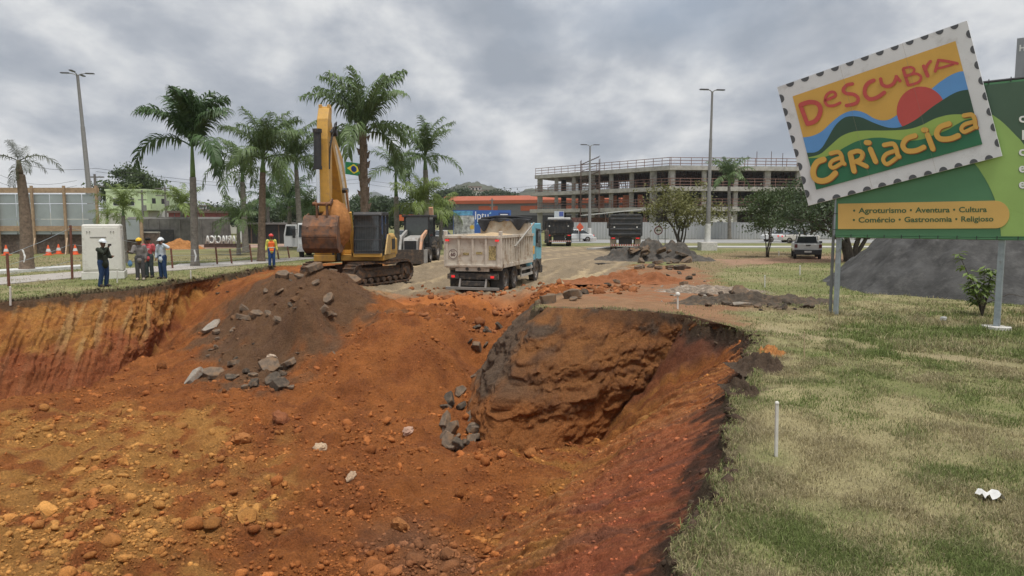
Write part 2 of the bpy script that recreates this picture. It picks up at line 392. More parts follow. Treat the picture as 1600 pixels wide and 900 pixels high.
for pl, c, am in (
    ([(1000, 450), (1070, 400), (1160, 392), (1320, 396), (1420, 402), (1330, 412), (1230, 410), (1130, 420), (1100, 445), (1260, 470), (1240, 488), (1100, 486), (1060, 492)], (.22, .15, .09), .75),
    ([(1120, 406), (1320, 400), (1330, 408), (1140, 414)], PINK, .9),
    ([(1190, 508), (1400, 545), (1620, 572), (1620, 582), (1390, 556), (1200, 520)], (.32, .255, .16), .7),
    ([(830, 505), (850, 470), (870, 450), (930, 425), (1000, 412), (1090, 418), (1130, 450), (1175, 512), (1060, 505)], (.235, .125, .068), .9),
    ([(330, 395), (455, 388), (470, 398), (200, 412), (0, 420), (0, 404)], (.24, .17, .11), .35)):
    C = mixc(C, zone(pl, .5, .5) * am, c)
# worn yard of packed dirt
yard = zone([(600, 470), (560, 432), (610, 405), (690, 398), (850, 386), (960, 384), (1000, 392), (1000, 412), (930, 440), (860, 470), (760, 475)], .8, .7)
C = mixc(C, zone([(880, 470), (960, 425), (1080, 415), (1150, 470), (1000, 480)], .4, .9, 1.4, 74) * .55 * sstep(-.1, .4, fbm(vx * 1.6, vy * 1.6, 77, 4)), (.27, .10, .04))
C = mixc(C, yard * .95, DIRT)
trk = sstep(.0, .5, pn((vx - .012 * (vy - 20) ** 2 * .6) * 1.1, vy * .07, 85)) * .9
C = mixc(C, yard * trk, SAND)
C = mixc(C, zone([(600, 470), (640, 440), (700, 430), (860, 455), (700, 480)], .8, .6) * .6, DRK)
# the cut
into = sstep(-.02, .05, vsd) * (1 - yard * sstep(27.5, 30, vy))
S = np.tile(np.array(RED), (len(vx), 1))
S = mixc(S, sstep(-.2, .5, fbm(vx * .8, vy * .8, 87, 4)) * .7, RED2)
S = mixc(S, zone([(-100, 1000, -2.4), (-100, 620, -2.2), (60, 640, -2.2), (320, 640, -2.3), (420, 720, -2.5), (380, 800, -2.6), (340, 1000, -2.6)], .9, 1.3, .7) * .8 * sstep(-.35, .3, fbm(vx * 1.6, vy * 1.2, 89, 3) + .18), YEL)
kk = np.array([e[4] for e in EDG])[vk]
lw = (kk == 'l') * vw
fl = (kk == 'f') * vw; bl = (kk == 'b') * vw
S = mixc(S, lw * .8 * sstep(-.35, .3, fbm(vy * 1.2, vz * .9, 91, 3) + .25), OCH)
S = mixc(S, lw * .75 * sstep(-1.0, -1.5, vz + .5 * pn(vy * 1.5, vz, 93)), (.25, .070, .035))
S = mixc(S, lw * .5 * sstep(.25, .6, pn(vy * 2.6, vz * .5, 94)), YEL)
mound = zone([(300, 470, -.5), (400, 436, .2), (470, 424, .4), (560, 432, .1), (600, 450, -.2), (590, 480, -.5), (560, 500, -.9), (500, 545, -1.5), (440, 590, -1.9), (345, 600, -2.1), (330, 560, -1.9), (300, 520, -1.4)], .7, 1.0, 1.1)
S = mixc(S, mound * .92, DRK)
S = mixc(S, mound * .5 * sstep(0, .5, fbm(vx, vy, 95, 3)), (.155, .085, .05))
S = mixc(S, zone([(395, 440), (440, 415, .3), (475, 420, .3), (420, 440)], .3, .3) * .9, (.32, .15, .05))
S = mixc(S, fl * sstep(-2.9, -.2, vz) * .7, (.175, .082, .036))
S = mixc(S, fl * .6 * sstep(.05, .4, pn(vx * .5, vz * 3.2, 97)), (.25, .105, .035))
gn = fbm(vx * 1.3, vy * 1.3, 98, 4)
S = mixc(S, (bl * .9 * sstep(-.5, .1, gn + .25 + .25 * (vz + 1.2)) + fl * sstep(2.2, 1.2, vx + .5 * gn) * sstep(-1.7, -.8, vz + .5 * gn) * .8 + fl * .75 * sstep(.0, .4, pn(vx * 1.1, vz * 1.6 + 4, 99)) * sstep(-1.0, -.4, vz)).clip(0, 1), (.125, .082, .052))
S = mixc(S, zone([(846, 482), (800, 525, -.9), (768, 580, -1.9), (760, 640, -2.4), (785, 640, -2.2), (830, 565, -1.2), (890, 545, -.8), (940, 520, -.5), (960, 490)], .25, .5, 1.6, 121) * .85 * sstep(-.6, .1, fbm(vx * 2, vy * 2, 122, 3)), (.115, .088, .066))
S = mixc(S, zone([(800, 560, -1.2), (770, 620, -2.2), (775, 690, -2.9), (850, 690, -2.9), (880, 620, -1.8)], .25, .4, 1.6, 123) * .6, (.33, .13, .036))
rw = (kk == 'r') * np.maximum(vw, sstep(4.5, 3.5, vsd))
al = vx * .37 + vy * .93
S = mixc(S, rw * sstep(0, .4, pn(al * 2.6, vsd * .22, 101)) * .7, OCH)
S = mixc(S, rw * sstep(.1, .5, pn(al * 9 + .6 * pn(al * 2, vsd, 108), vsd * .25, 109)) * .55, (.19, .062, .03))
S = mixc(S, rw * sstep(.15, .5, pn(al * 7, vsd * .2, 110)) * .5, (.42, .20, .075))
S = mixc(S, rw * sstep(-.1, .35, pn(al * 3.3, vsd * .3, 103)) * sstep(1.9, .3, vsd) * .75, PUR)
S = mixc(S, rw * sstep(1.9, .6, vsd) * sstep(15, 10, vy) * .5, (.31, .09, .055))
lipw = np.where(kk == 'l', .075, np.where(kk == 'r', .26, .12))
S = mixc(S, sstep(lipw * 1.5, lipw * .5, vsd + .20 * fbm(vx * 2.2, vy * 2.2, 105, 4)) * np.where(kk == 'y', 0, .9), SOD)
S = mixc(S, zone([(560, 800, -2.7), (720, 820, -2.8), (760, 900, -2.8), (600, 900, -2.8)], .6, .6) * .4, (.16, .11, .075))
C = C + (S - C) * into[:, None]
# loose dark spoil spilling over the lips
spill = sstep(-.55, -.05, vsd + .28 * fbm(vx * 1.6, vy * 1.6, 107, 3)) * (vsd <= .1) * np.where(kk == 'y', 0, 1)
C = mixc(C, spill * .8, (.085, .062, .04))
C = mixc(C, zone([(1165, 570), (1215, 560), (1215, 585), (1150, 590)], .25, .25, 2) * .9, (.075, .05, .034))
C = np.clip(C, .01, .9)
V = np.c_[vx, vy, vz]
idx = np.arange(nx * ny).reshape(ny, nx)
Fq = np.stack([idx[:-1, :-1], idx[:-1, 1:], idx[1:, 1:], idx[1:, :-1]], -1).reshape(-1, 4)
fs_ = vsd[Fq].mean(1); fy_ = vy[Fq].mean(1); yf_ = yard[Fq].mean(1)
cls = np.where((fs_ > 0) & ~((yf_ > .5) & (fy_ > 27)), 1, np.where(yf_ > .5, 2, 0))
soilm = attr_mat('loose_soil', bumps=((9, .8, .10), (40, .9, .05), (160, .7, .012)), v1=(2.2, .20), v2=(24, .34))
turfm = attr_mat('turf_soil', bumps=((30, .6, .03), (140, .6, .012)), v1=(1.4, .18), v2=(45, .38))
dirtm = attr_mat('packed_dirt', bumps=((9, .4, .05), (60, .5, .02)), v1=(1.1, .2), v2=(22, .28))
for k, nm, mt, sm in ((0, 'ground', turfm, True), (1, 'excavation_pit', soilm, True), (2, 'dirt_yard', dirtm, True)):
    fq = Fq[cls == k]; u, inv = np.unique(fq, return_inverse=True)
    me = raw_mesh(nm, V[u], inv.reshape(-1, 4)); set_col(me, C[u])
    me.polygons.foreach_set('use_smooth', np.ones(len(fq), bool))
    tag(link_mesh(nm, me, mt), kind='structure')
# ---- cut faces between rim and pit floor, with ledges, grooves and lumps of their own
BANKS = []
def bank(name, top, bot, ns, nt_, disp, colf, smooth_n=14, horiz=False):
    tp = np.array([P(*q) for q in top]); bt = np.array([P(*q) for q in bot]); k = np.linspace(0, 1, len(top)); ks = np.linspace(0, 1, ns)
    def cur(a):
        o = np.stack([np.interp(ks, k, a[:, i]) for i in range(3)], 1)
        for _ in range(smooth_n): o[1:-1] = (o[:-2] + 2 * o[1:-1] + o[2:]) / 4
        return o
    A, B = cur(tp), cur(bt); B = B + (B - A) * .07; B[:, 2] -= .12; t = np.linspace(0, 1, nt_)[None, :, None]
    X = A[:, None] * (1 - t) + B[:, None] * t
    L_ = np.r_[0, np.cumsum(np.linalg.norm(np.diff((A + B) / 2, axis=0), axis=1))]
    tan = np.gradient((A + B) / 2, axis=0); down = B - A; out = np.cross(tan, down); out /= np.linalg.norm(out, axis=1)[:, None]
    out *= np.sign(out[:, 2:3] + 1e-9)
    if horiz:
        out = np.stack([tan[:, 1], -tan[:, 0], np.zeros(ns)], 1); out /= np.linalg.norm(out, axis=1)[:, None]
        if out[ns // 2, 1] > 0: out = -out
    S_, tt = np.repeat(L_[:, None], nt_, 1), np.repeat(t[0, :, 0][None], ns, 0); Z_ = X[..., 2]; W_ = tt * np.linalg.norm(down, axis=1)[:, None]
    env = np.sin(np.pi * np.clip(tt, 0, 1)) ** .6; edge = np.minimum(1, np.minimum(ks, 1 - ks) * 9)[:, None]
    dd, dz = disp(S_, Z_, W_, tt, env, edge); X = X + out[:, None] * dd[..., None]; X[..., 2] += dz
    q = (ks[:, None] + 0 * tt).ravel(); Cc = colf(S_.ravel(), X[..., 2].ravel(), W_.ravel(), tt.ravel(), q)
    BANKS.append((X.reshape(-1, 3), Cc))
    me = raw_mesh(name, X.reshape(-1, 3), (lambda i: np.stack([i[:-1, :-1], i[:-1, 1:], i[1:, 1:], i[1:, :-1]], -1).reshape(-1, 4))(np.arange(ns * nt_).reshape(ns, nt_))); set_col(me, np.clip(Cc, .01, .9)); me.polygons.foreach_set('use_smooth', np.ones(len(me.polygons), bool))
    tag(link_mesh(name, me, soilm), kind='structure')
def blk_d(S_, Z_, W_, tt, env, edge):
    wob = Z_ + .35 * fbm(S_ * .45, Z_ * .3, 201, 3)
    led = .09 * (np.abs(((wob * 1.15) % 1) - .5) * 2 - .5) + .05 * pn(wob * 5.5, S_ * .25, 203)
    return .34 * np.sin(np.pi * tt ** .8) * edge + env * (led + .18 * fbm(S_ * .8, Z_ * .9, 205, 4) + .12 * np.abs(fbm(S_ * 2.6, Z_ * 2.6, 207, 4)) + .10 * cells(S_ * 2.2 + .3 * fbm(S_ * 3, Z_ * 3, 208, 2), Z_ * 2.6, 21) + .06 * cells(S_ * 6, Z_ * 6, 23)), env * .06 * fbm(S_ * 3, Z_ * 3, 209, 3)
def blk_c(s, z, w_, t, q):
    nz1 = fbm(s * .9, z * 1.2, 211, 4); nz2 = fbm(s * 2.5, z * 2.5, 213, 3)
    Cc = np.tile(np.array((.26, .112, .042)), (len(s), 1))
    Cc = mixc(Cc, sstep(-.2, .4, pn(z * 3.2 + .8 * nz1, s * .25, 215)) * .6, (.31, .135, .045))
    Cc = mixc(Cc, sstep(.1, .5, nz2) * .5, (.15, .068, .034))
    Cc = mixc(Cc, sstep(-1.7, -2.5, z + .3 * nz1) * .7, (.34, .125, .036))
    g = np.maximum(sstep(.46, .22, q + .12 * nz1 + .10 * (z + 1)) * sstep(-2.3, -1.3, z + .5 * nz1 + .6 * sstep(.3, .15, q)), sstep(-.75, -.35, z + .3 * nz2) * sstep(.1, .55, nz1 - .05))
    Cc = mixc(Cc, g * .85, (.120, .092, .068))
    return mixc(Cc, sstep(-.18, -.02, z + .1 * nz2) * sstep(.3, .8, q) * .8, SOD)
bank('cut_bank', [(846, 464, .02), (845, 474, .12), (860, 481, .16), (930, 483, .2), (1010, 487, .18), (1080, 493, .12), (1152, 513, .02)],
     [(742, 585, -2.25), (735, 645, -2.75), (765, 708, -3.0), (850, 712, -3.05), (935, 688, -2.95), (1035, 606, -2.15), (1146, 531, -.6)], 330, 150, blk_d, blk_c, horiz=True)
def lef_d(S_, Z_, W_, tt, env, edge):
    g = S_ + .25 * W_ + .12 * fbm(S_ * .7, W_ * .5, 221, 2)
    gr = .20 * np.abs(pn(g * 1.25, W_ * .18, 223)) + .12 * np.abs(pn(g * 3.1, W_ * .25, 225)) + .05 * pn(g * 6.5, W_ * .4, 226)
    led = .16 * fbm(S_ * .5, W_ * .8, 227, 3) + .10 * sstep(.45, .75, tt + .15 * pn(S_ * .6, 0 * S_, 228))
    return env * edge * (gr + led + .10 * cells(S_ * 2.6, W_ * 2.6, 31) * sstep(.1, .6, fbm(S_ * .7, W_ * .7, 229, 2) + .3) + .05 * cells(S_ * 5.5, W_ * 5.5, 33) + .05 * fbm(S_ * 4, W_ * 4, 230, 3)) - .05, env * .04 * fbm(S_ * 3, W_ * 3, 231, 3)
def lef_c(s, z, w_, t, q):
    g = s + .25 * w_; n1, n2 = fbm(s * .8, w_ * .8, 233, 4), fbm(s * 3, w_ * 3, 235, 3)
    Cc = np.tile(np.array((.40, .165, .045)), (len(s), 1)); Cc = mixc(Cc, sstep(-.2, .4, n1) * .7, (.46, .225, .062)); Cc = mixc(Cc, sstep(.15, .5, pn(g * 3.0, w_ * .25, 237)) * .65, (.50, .31, .13))
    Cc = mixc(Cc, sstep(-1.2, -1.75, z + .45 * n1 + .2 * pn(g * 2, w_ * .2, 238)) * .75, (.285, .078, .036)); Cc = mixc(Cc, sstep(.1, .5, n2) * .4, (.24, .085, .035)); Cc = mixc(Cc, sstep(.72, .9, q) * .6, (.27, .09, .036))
    return mixc(Cc, sstep(.15, .05, t + .05 * n2 + .03 * n1) * .9, (.085, .055, .035))
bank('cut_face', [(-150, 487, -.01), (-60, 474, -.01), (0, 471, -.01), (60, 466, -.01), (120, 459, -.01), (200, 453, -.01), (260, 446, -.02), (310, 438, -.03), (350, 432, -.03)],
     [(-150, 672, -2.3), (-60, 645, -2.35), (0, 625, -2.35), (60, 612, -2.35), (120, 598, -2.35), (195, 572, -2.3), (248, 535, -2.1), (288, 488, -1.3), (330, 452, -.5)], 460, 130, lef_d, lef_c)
def rig_d(S_, Z_, W_, tt, env, edge):
    g = S_ + .10 * W_ + .10 * fbm(S_ * .8, W_ * .5, 241, 2)
    gr = .055 * pn(g * 3.2, W_ * .2, 243) + .045 * np.abs(pn(g * 6.5, W_ * .22, 245)) + .022 * pn(g * 13, W_ * .35, 246)
    lum = .07 * cells(S_ * 3, W_ * 2.2, 41) * sstep(.0, .5, fbm(S_ * .6, W_ * .6, 247, 3)) + .035 * cells(S_ * 7, W_ * 6, 43) + .12 * fbm(S_ * .5, W_ * .5, 248, 3)
    return env * (gr + lum) - .03, env * .03 * fbm(S_ * 5, W_ * 5, 249, 3)
def rig_c(s, z, w_, t, q):
    g = s + .10 * w_; n1, n2 = fbm(s * .6, w_ * .35, 251, 4), fbm(s * 3, w_ * 2.5, 253, 3); stk_ = pn(g * 7 + .6 * n2, w_ * .22, 255); stk2 = pn(g * 2.6, w_ * .15, 256)
    Cc = np.tile(np.array((.44, .158, .047)), (len(s), 1)); Cc = mixc(Cc, sstep(0, .4, stk2) * .6, (.44, .20, .055)); Cc = mixc(Cc, sstep(.05, .45, stk_) * .5, (.25, .078, .036)); Cc = mixc(Cc, sstep(.1, .45, -stk_) * .45, (.50, .255, .11))
    up = sstep(.62, .30, t + .12 * n1); Cc = mixc(Cc, up * sstep(.25, .5, q) * .6, (.40, .105, .060)); Cc = mixc(Cc, up * sstep(.15, .45, pn(g * 3.4, w_ * .3, 257)) * .55, (.17, .08, .055)); Cc = mixc(Cc, sstep(.15, .45, n1) * sstep(.35, .6, t) * .5, (.45, .24, .06))
    return mixc(Cc, sstep(.17, .05, t + .07 * n2 + .05 * n1) * .92, (.062, .040, .028))
bank('cut_slope', [(1158, 513, -.01), (1172, 530, -.01), (1176, 552, -.01), (1160, 592, -.01), (1148, 640, -.01), (1139, 700, -.01), (1128, 760, -.01), (1104, 840, -.01), (1062, 910, -.01), (985, 1020, -.02)],
     [(1140, 535, -.8), (1060, 595, -2.05), (985, 655, -2.7), (905, 718, -2.97), (820, 790, -3.0), (750, 860, -3.0), (690, 920, -3.0), (610, 1000, -3.0), (500, 1110, -3.0), (330, 1280, -3.0)], 620, 170, rig_d, rig_c)
def H1(x, y): return float(height(np.array([x]), np.array([y]))[0])
# ================================================================== clods, slabs, grass
def ground_col(x, y):
    ix = np.clip(np.searchsorted(gx, x), 0, nx - 1); iy = np.clip(np.searchsorted(gy, y), 0, ny - 1)
    return C[iy * nx + ix]
def ico(sub):
    bm = bmesh.new(); bmesh.ops.create_icosphere(bm, subdivisions=sub, radius=1)
    v = np.array([q.co[:] for q in bm.verts]); f = np.array([[w_.index for w_ in q.verts] for q in bm.faces]); bm.free(); return v, f
ICO1, ICO2, ICO3 = ico(1), ico(2), ico(3)
def rotm(n, r=rng):
    q = r.normal(size=(n, 4)); q /= np.linalg.norm(q, axis=1)[:, None]; a, b, c, d = q.T
    return np.stack([np.stack([1 - 2 * (c * c + d * d), 2 * (b * c - a * d), 2 * (b * d + a * c)], -1),
                     np.stack([2 * (b * c + a * d), 1 - 2 * (b * b + d * d), 2 * (c * d - a * b)], -1),
                     np.stack([2 * (b * d - a * c), 2 * (c * d + a * b), 1 - 2 * (b * b + c * c)], -1)], 1)
def rock_shape(base, n, rough=.28, r=rng):
    v, f = base
    k = r.normal(size=(n, 5, 3)) * 1.6; ph = r.random((n, 5)) * 6.3
    d = 1 + rough * np.sin(np.einsum('vj,nkj->nvk', v, k) + ph[:, None, :]).mean(-1) * 1.6
    return v[None] * d[..., None] * (1 + r.normal(size=(n, 1, 3)) * .25) * (1 + r.normal(size=(n, len(v), 1)) * .11)
def scatter(base, x, y, size, sink=.3, flat=.8, r=rng, z=None, col=None):
    n = len(x); z = height(x, y) if z is None else z; v = rock_shape(base, n, r=r) ; v = np.einsum('nij,nvj->nvi', rotm(n, r), v)
    v[..., 2] *= flat; v *= size[:, None, None]
    v += np.stack([x, y, z + size * (flat * (1 - sink) - .35)], -1)[:, None]
    nv = v.shape[1]; f = base[1][None] + (np.arange(n) * nv)[:, None, None]
    return v.reshape(-1, 3), f.reshape(-1, 3), np.repeat((ground_col(x, y) if col is None else col) * (1 + r.normal(size=(n, 1)) * .16), nv, 0)
claym = attr_mat('clay_clod', bumps=((30, .6, .03), (120, .5, .01)), v1=(5, .18), v2=(40, .28))
def pit_points(n, r=rng):
    """points spread over the loose floor, denser near the camera as seen"""
    o = []
    cnt = 0
    while cnt < n:
        px = r.uniform(-20, 1000, n * 2); py = 470 + (r.random(n * 2)) ** .8 * 470
        z0 = np.interp(py, [470, 520, 600, 700, 950], [-.5, -1.2, -2.0, -2.6, -2.75])
        u, v = (px - 800) / FPX, (450 - py) / FPX; dz = -math.sin(PITCH) + v * math.cos(PITCH); t = (z0 - CZ) / dz
        x, y = u * t, (math.cos(PITCH) + v * math.sin(PITCH)) * t
        _, s, k, wl = height(x, y, True)
        m = (s > .6) & (wl < .35) & (fbm(x * .5, y * .5, 120, 3) + r.random(len(x)) * .9 > .25)
        o.append(np.c_[x[m], y[m]]); cnt += m.sum()
    return np.concatenate(o)[:n]
pts = pit_points(20000)
sz = np.exp(rng.normal(-4.2, .5, len(pts))).clip(.009, .06)
v_, f_, c_ = scatter(ICO1, pts[:, 0], pts[:, 1], sz)
# crumbs that rolled on to the cut faces
for _X, _c, _k in zip(*zip(*BANKS), (500, 1100, 2200)):
    _i = rng.integers(0, len(_X), _k); szs = np.exp(rng.normal(-4.25, .5, _k)).clip(.007, .05); v3_, f3_, c3_ = scatter(ICO1, _X[_i, 0], _X[_i, 1], szs, .45, z=_X[_i, 2], col=_c[_i])
    v_, f_, c_ = np.concatenate([v_, v3_]), np.concatenate([f_, f3_ + len(v_)]), np.concatenate([c_, c3_])
pts2 = pit_points(750); sz2 = np.exp(rng.normal(-2.95, .35, len(pts2))).clip(.04, .10)
v2_, f2_, c2_ = scatter(ICO2, pts2[:, 0], pts2[:, 1], sz2)
_px, _py = rng.uniform(640, 1000, 900), rng.uniform(432, 482, 900); _pp = np.array([P(a, b, np.interp(b, [432, 482], [-.1, -.5])) for a, b in zip(_px, _py)]); _m = fbm(_pp[:, 0] * .8, _pp[:, 1] * .8, 130, 3) + rng.random(900) * .8 > .3; _pp = _pp[_m]
v4_, f4_, c4_ = scatter(ICO2, _pp[:, 0], _pp[:, 1], np.exp(rng.normal(-2.75, .45, len(_pp))).clip(.03, .17), .45, col=np.tile(np.array((.27, .105, .042)), (len(_pp), 1)) * rng.uniform(.6, 1.25, (len(_pp), 1)))
v_, f_, c_ = np.concatenate([v_, v4_]), np.concatenate([f_, f4_ + len(v_)]), np.concatenate([c_, c4_])
me = raw_mesh('soil_crumbs', np.concatenate([v_, v2_]), np.concatenate([f_, f2_ + len(v_)])); set_col(me, np.clip(np.concatenate([c_, c2_]) * 1.05, .01, .8))
tag(link_mesh('soil_crumbs', me, claym), 'loose reddish soil crumbs scattered over the pit floor', 'soil crumbs', kind='stuff')
def rock_obj(name, x, y, size, mt, label, cat, group, base=ICO3, col=None, flat=.8, sink=.3, seed=0, cscale=1.0):
    r = np.random.default_rng(seed)
    v, f, c = scatter(base, np.array([x]), np.array([y]), np.array([size]), sink, flat, r)
    o0 = np.array([x, y, H1(x, y)]); me = raw_mesh(name, v - o0, f)
    set_col(me, np.clip(c * cscale, .01, .9) if col is None else np.tile(np.array(col), (len(v), 1)))
    me.polygons.foreach_set('use_smooth', np.ones(len(f), bool)); me.set_sharp_from_angle(angle=R(50))
    return tag(link_mesh(name, me, mt, loc=o0), label, cat, group)
big_r = np.random.default_rng(91); pb = pit_points(75, big_r)
def sector(x, y, s):
    px = 800 + FPX * x / y; sz_ = 'large' if s > .13 else 'smaller'
    a = 'at left' if px < 260 else 'left of centre' if px < 480 else 'in the centre' if px < 680 else 'by the right slope'
    return '%s reddish clod of earth on %s pit floor %s' % (sz_, 'near' if y < 11.5 else 'middle' if y < 15 else 'far', a)
for i in range(75):
    s_ = float(big_r.uniform(.08, .17)); rock_obj('soil_clod', pb[i, 0], pb[i, 1], s_, claym, sector(pb[i, 0], pb[i, 1], s_), 'clod', 'clods of earth on the pit floor', seed=i, base=ICO2, cscale=big_r.uniform(.85, 1.2), sink=.5)
for i, (px, py, z, s, col, lb) in enumerate([
    (377, 686, -2.45, .20, (.36, .15, .05), 'bright orange flat clod on the left of the pit floor'),
    (440, 660, -2.4, .19, (.24, .09, .04), 'large brown clod among a cluster in mid pit'),
    (424, 528, -1.2, .16, (.46, .36, .27), 'pale veined stone on the dark spoil slope'),
    (637, 641, -2.1, .12, (.42, .27, .2), 'pale pinkish stone on the orange slope'),
    (501, 699, -2.5, .10, (.45, .33, .22), 'small whitish stone on the pit floor'),
    (625, 815, -2.75, .15, (.33, .14, .05), 'angular orange clod near the bottom of the pit'),
    (549, 752, -2.7, .09, (.42, .3, .2), 'pale flaky stone in the middle of the pit floor')]):
    p = P(px, py, z); rock_obj('stone' if 'stone' in lb else 'soil_clod', p.x, p.y, s, claym, lb, 'stone' if 'stone' in lb else 'clod', None, seed=300 + i, col=col)
def heap(name, cx, cy, rx, ry, h, mt, label, cat, seed, res=70, rough=.12, power=1.15, peaks=None, zb=0):
    u = np.linspace(-1.15, 1.15, res); U, Vv = np.meshgrid(u, u); r_ = np.hypot(U, Vv)
    r_ = r_ * (1 + .12 * fbm(U * 1.6 + seed, Vv * 1.6, seed, 3))
    z = h * np.clip(1 - r_ ** power, -.08, 1)
    if peaks:
        for a, b, s, q in peaks: z = np.maximum(z, q * np.clip(1 - np.hypot(U - a, Vv - b) / s, -.08, 1))
    z = z + rough * h * fbm(U * 3, Vv * 3, seed + 7, 4) * np.clip(z / h * 3, 0, 1) + .02 * fbm(U * 20, Vv * 20, seed + 9, 2) + min(.35, h * .1) * (cells(U * 7 + .3 * fbm(U * 6, Vv * 6, seed, 2), Vv * 7, seed) - .1) * np.clip(z / h * 4, 0, 1)
    z = np.maximum(z, -.06)
    me = raw_mesh(name, np.c_[(U * rx).ravel(), (Vv * ry).ravel(), z.ravel()], (lambda i: np.stack([i[:-1, :-1], i[:-1, 1:], i[1:, 1:], i[1:, :-1]], -1).reshape(-1, 4))(np.arange(res * res).reshape(res, res)))
    me.polygons.foreach_set('use_smooth', np.ones(len(me.polygons), bool))
    return tag(link_mesh(name, me, mt, loc=(cx, cy, zb)), label, cat)
# ---- broken asphalt slabs and rubble
slabm = mat('broken_asphalt', (.155, .118, .088), .95, var=.35, scale=9, bump=.6, bscale=30, dirt=((.21, .13, .075), .5, 4), spec=.1)
darkm = mat('dark_asphalt', (.088, .072, .057), .95, var=.35, scale=9, bump=.6, bscale=40, spec=.1, dirt=((.17, .115, .075), .4, 5))
concm = mat('concrete_rubble', (.29, .26, .22), .95, var=.25, scale=7, bump=.4, bscale=30, dirt=((.22, .15, .1), .4, 5), spec=.2)
def slab(x, y, w_, th, mt, label, group, seed, tilt=.6, name='asphalt_chunk', cat='asphalt chunk', lift=0.0, rot=None, asp=None):
    r = random.Random(seed); n = r.randint(5, 7); asp = asp or r.uniform(.55, 1.0)
    poly = []
    for i in range(n):
        a = 2 * math.pi * (i + r.uniform(-.3, .3)) / n; q = r.uniform(.75, 1.1)
        poly.append((math.cos(a) * w_ * q / 2, math.sin(a) * w_ * asp * q / 2))
    m = MB(); m.prism(poly, 'z', -th / 2, th / 2)
    m.v = [(a + r.uniform(-.06, .06) * w_ * (.6 if c > 0 else 1), b + r.uniform(-.06, .06) * w_, c + r.uniform(-.2, .2) * th) for a, b, c in m.v]
    z = H1(x, y)
    o = m.build(name, mt, bevel=min(.02, th * .2)); o.location = (x, y, z + th * .3 + lift + w_ * .08)
    o.rotation_euler = rot or (r.uniform(-tilt, tilt), r.uniform(-tilt, tilt), r.uniform(0, 6.3))
    return tag(o, label, cat, group)
def slabs(n, pxs, pys, zs, sizes, mts, label, group, seed, tilt=.6, **k):
    r = random.Random(seed)
    for i in range(n):
        t, px = r.random(), r.uniform(*pxs)
        py = pys[0] + (pys[1] - pys[0]) * t; p = P(px, py, zs[0] + (zs[1] - zs[0]) * t)
        w_ = r.uniform(*sizes); slab(p.x, p.y, w_, w_ * r.uniform(.16, .4), r.choice(mts), label, group, seed * 100 + i, tilt, **k)
G_M = 'broken asphalt on the dark spoil slope'
slabs(20, (330, 520), (440, 500), (0, -.8), (.25, .65), [slabm], 'grey broken asphalt piece on upper part of dark spoil slope', G_M, 1)
slabs(16, (340, 460), (520, 600), (-1.2, -2.0), (.25, .6), [slabm, darkm], 'grey broken asphalt piece near foot of dark spoil slope', G_M, 2)
for px, py, z, w_, rot, mt, lb in [(330, 476, -.6, 1.0, (.5, -.45, 1.0), concm, 'long pale concrete kerb piece leaning on the spoil slope'),
                                   (301, 586, -2.1, .75, (.3, -.7, .9), concm, 'pale grey slab standing on edge at foot of spoil slope'),
                                   (333, 580, -2.05, .75, (.45, .1, .4), slabm, 'wide flat brown slab lying at foot of spoil slope'),
                                   (421, 560, -1.7, .75, (.7, .3, .2), slabm, 'triangular dark slab in middle of spoil slope'),
                                   (548, 452, -.2, .9, (.5, .2, .3), slabm, 'brown slab half buried below the excavator tracks')]:
    p = P(px, py, z); slab(p.x, p.y, w_, .16, mt, lb, None, px, rot=rot, asp=.35 if 'long' in lb or 'edge' in lb else .8)
slabs(26, (320, 560), (436, 560), (.1, -1.7), (.12, .3), [slabm, slabm, darkm], 'small asphalt crumb piece on the dark spoil slope', G_M, 11)
G_C = 'broken asphalt in the gully beside the earth block'
slabs(20, (692, 745), (596, 702), (-2.4, -2.85), (.3, .62), [darkm, slabm], 'dark asphalt lump in the gully at foot of earth block', G_C, 3, 1.2)
slabs(12, (728, 785), (488, 560), (-.8, -1.6), (.22, .5), [darkm, slabm], 'dark asphalt lump in upper part of the gully', G_C, 4, 1.0)
slabs(9, (830, 915), (464, 476), (0, .1), (.3, .75), [slabm, darkm], 'flat asphalt piece on the rim above earth block', 'broken asphalt on the rim above the earth block', 5, .35)
G_R = 'rubble strewn on the grass right of the yard'
for _px, _py, _rx, _ry, _h, _lb, _mt in ((1180, 473, 2.5, .75, .22, 'low strip of black asphalt debris on the grass', darkm), (1105, 455, 1.9, .9, .16, 'low spread of pale rubble beside the yard', mat('mixed_rubble', (.21, .165, .125), .95, var=.6, scale=7, bump=.8, bscale=20, dirt=((.42, .38, .33), .25, 6))), (985, 440, 2.4, 1.0, .28, 'low ridge of red soil and rubble along the yard', claym)):
    _p = P(_px, _py); _o = heap('debris_spread', _p.x, _p.y, _rx, _ry, _h, _mt, _lb, 'debris', int(_px), 60, .9, 1.4)
    set_col(_o.data, np.tile(np.array((.25, .10, .045)), (len(_o.data.vertices), 1)))
slabs(26, (1090, 1180), (455, 480), (0, 0), (.1, .36), [darkm, darkm, slabm], 'black asphalt fragment at left end of the debris strip', G_R, 6, .7)
slabs(26, (1180, 1268), (466, 487), (0, 0), (.1, .36), [darkm, darkm, slabm], 'black asphalt fragment at right end of the debris strip', G_R, 16, .7)
slabs(34, (1010, 1170), (436, 474), (0, 0), (.06, .2), [concm], 'small whitish rubble fragment beside the dirt yard', G_R, 7, .8, name='rubble_fragment', cat='rubble')
slabs(14, (940, 1090), (425, 450), (0, 0), (.2, .5), [darkm, slabm], 'flat asphalt fragment on the red rim of yard', G_R, 8, .4)
p = P(1156, 470); slab(p.x, p.y, .75, .14, slabm, 'grey paving slab propped upright in the rubble strip', None, 77, rot=(1.0, .15, .3), asp=.75, lift=.2)
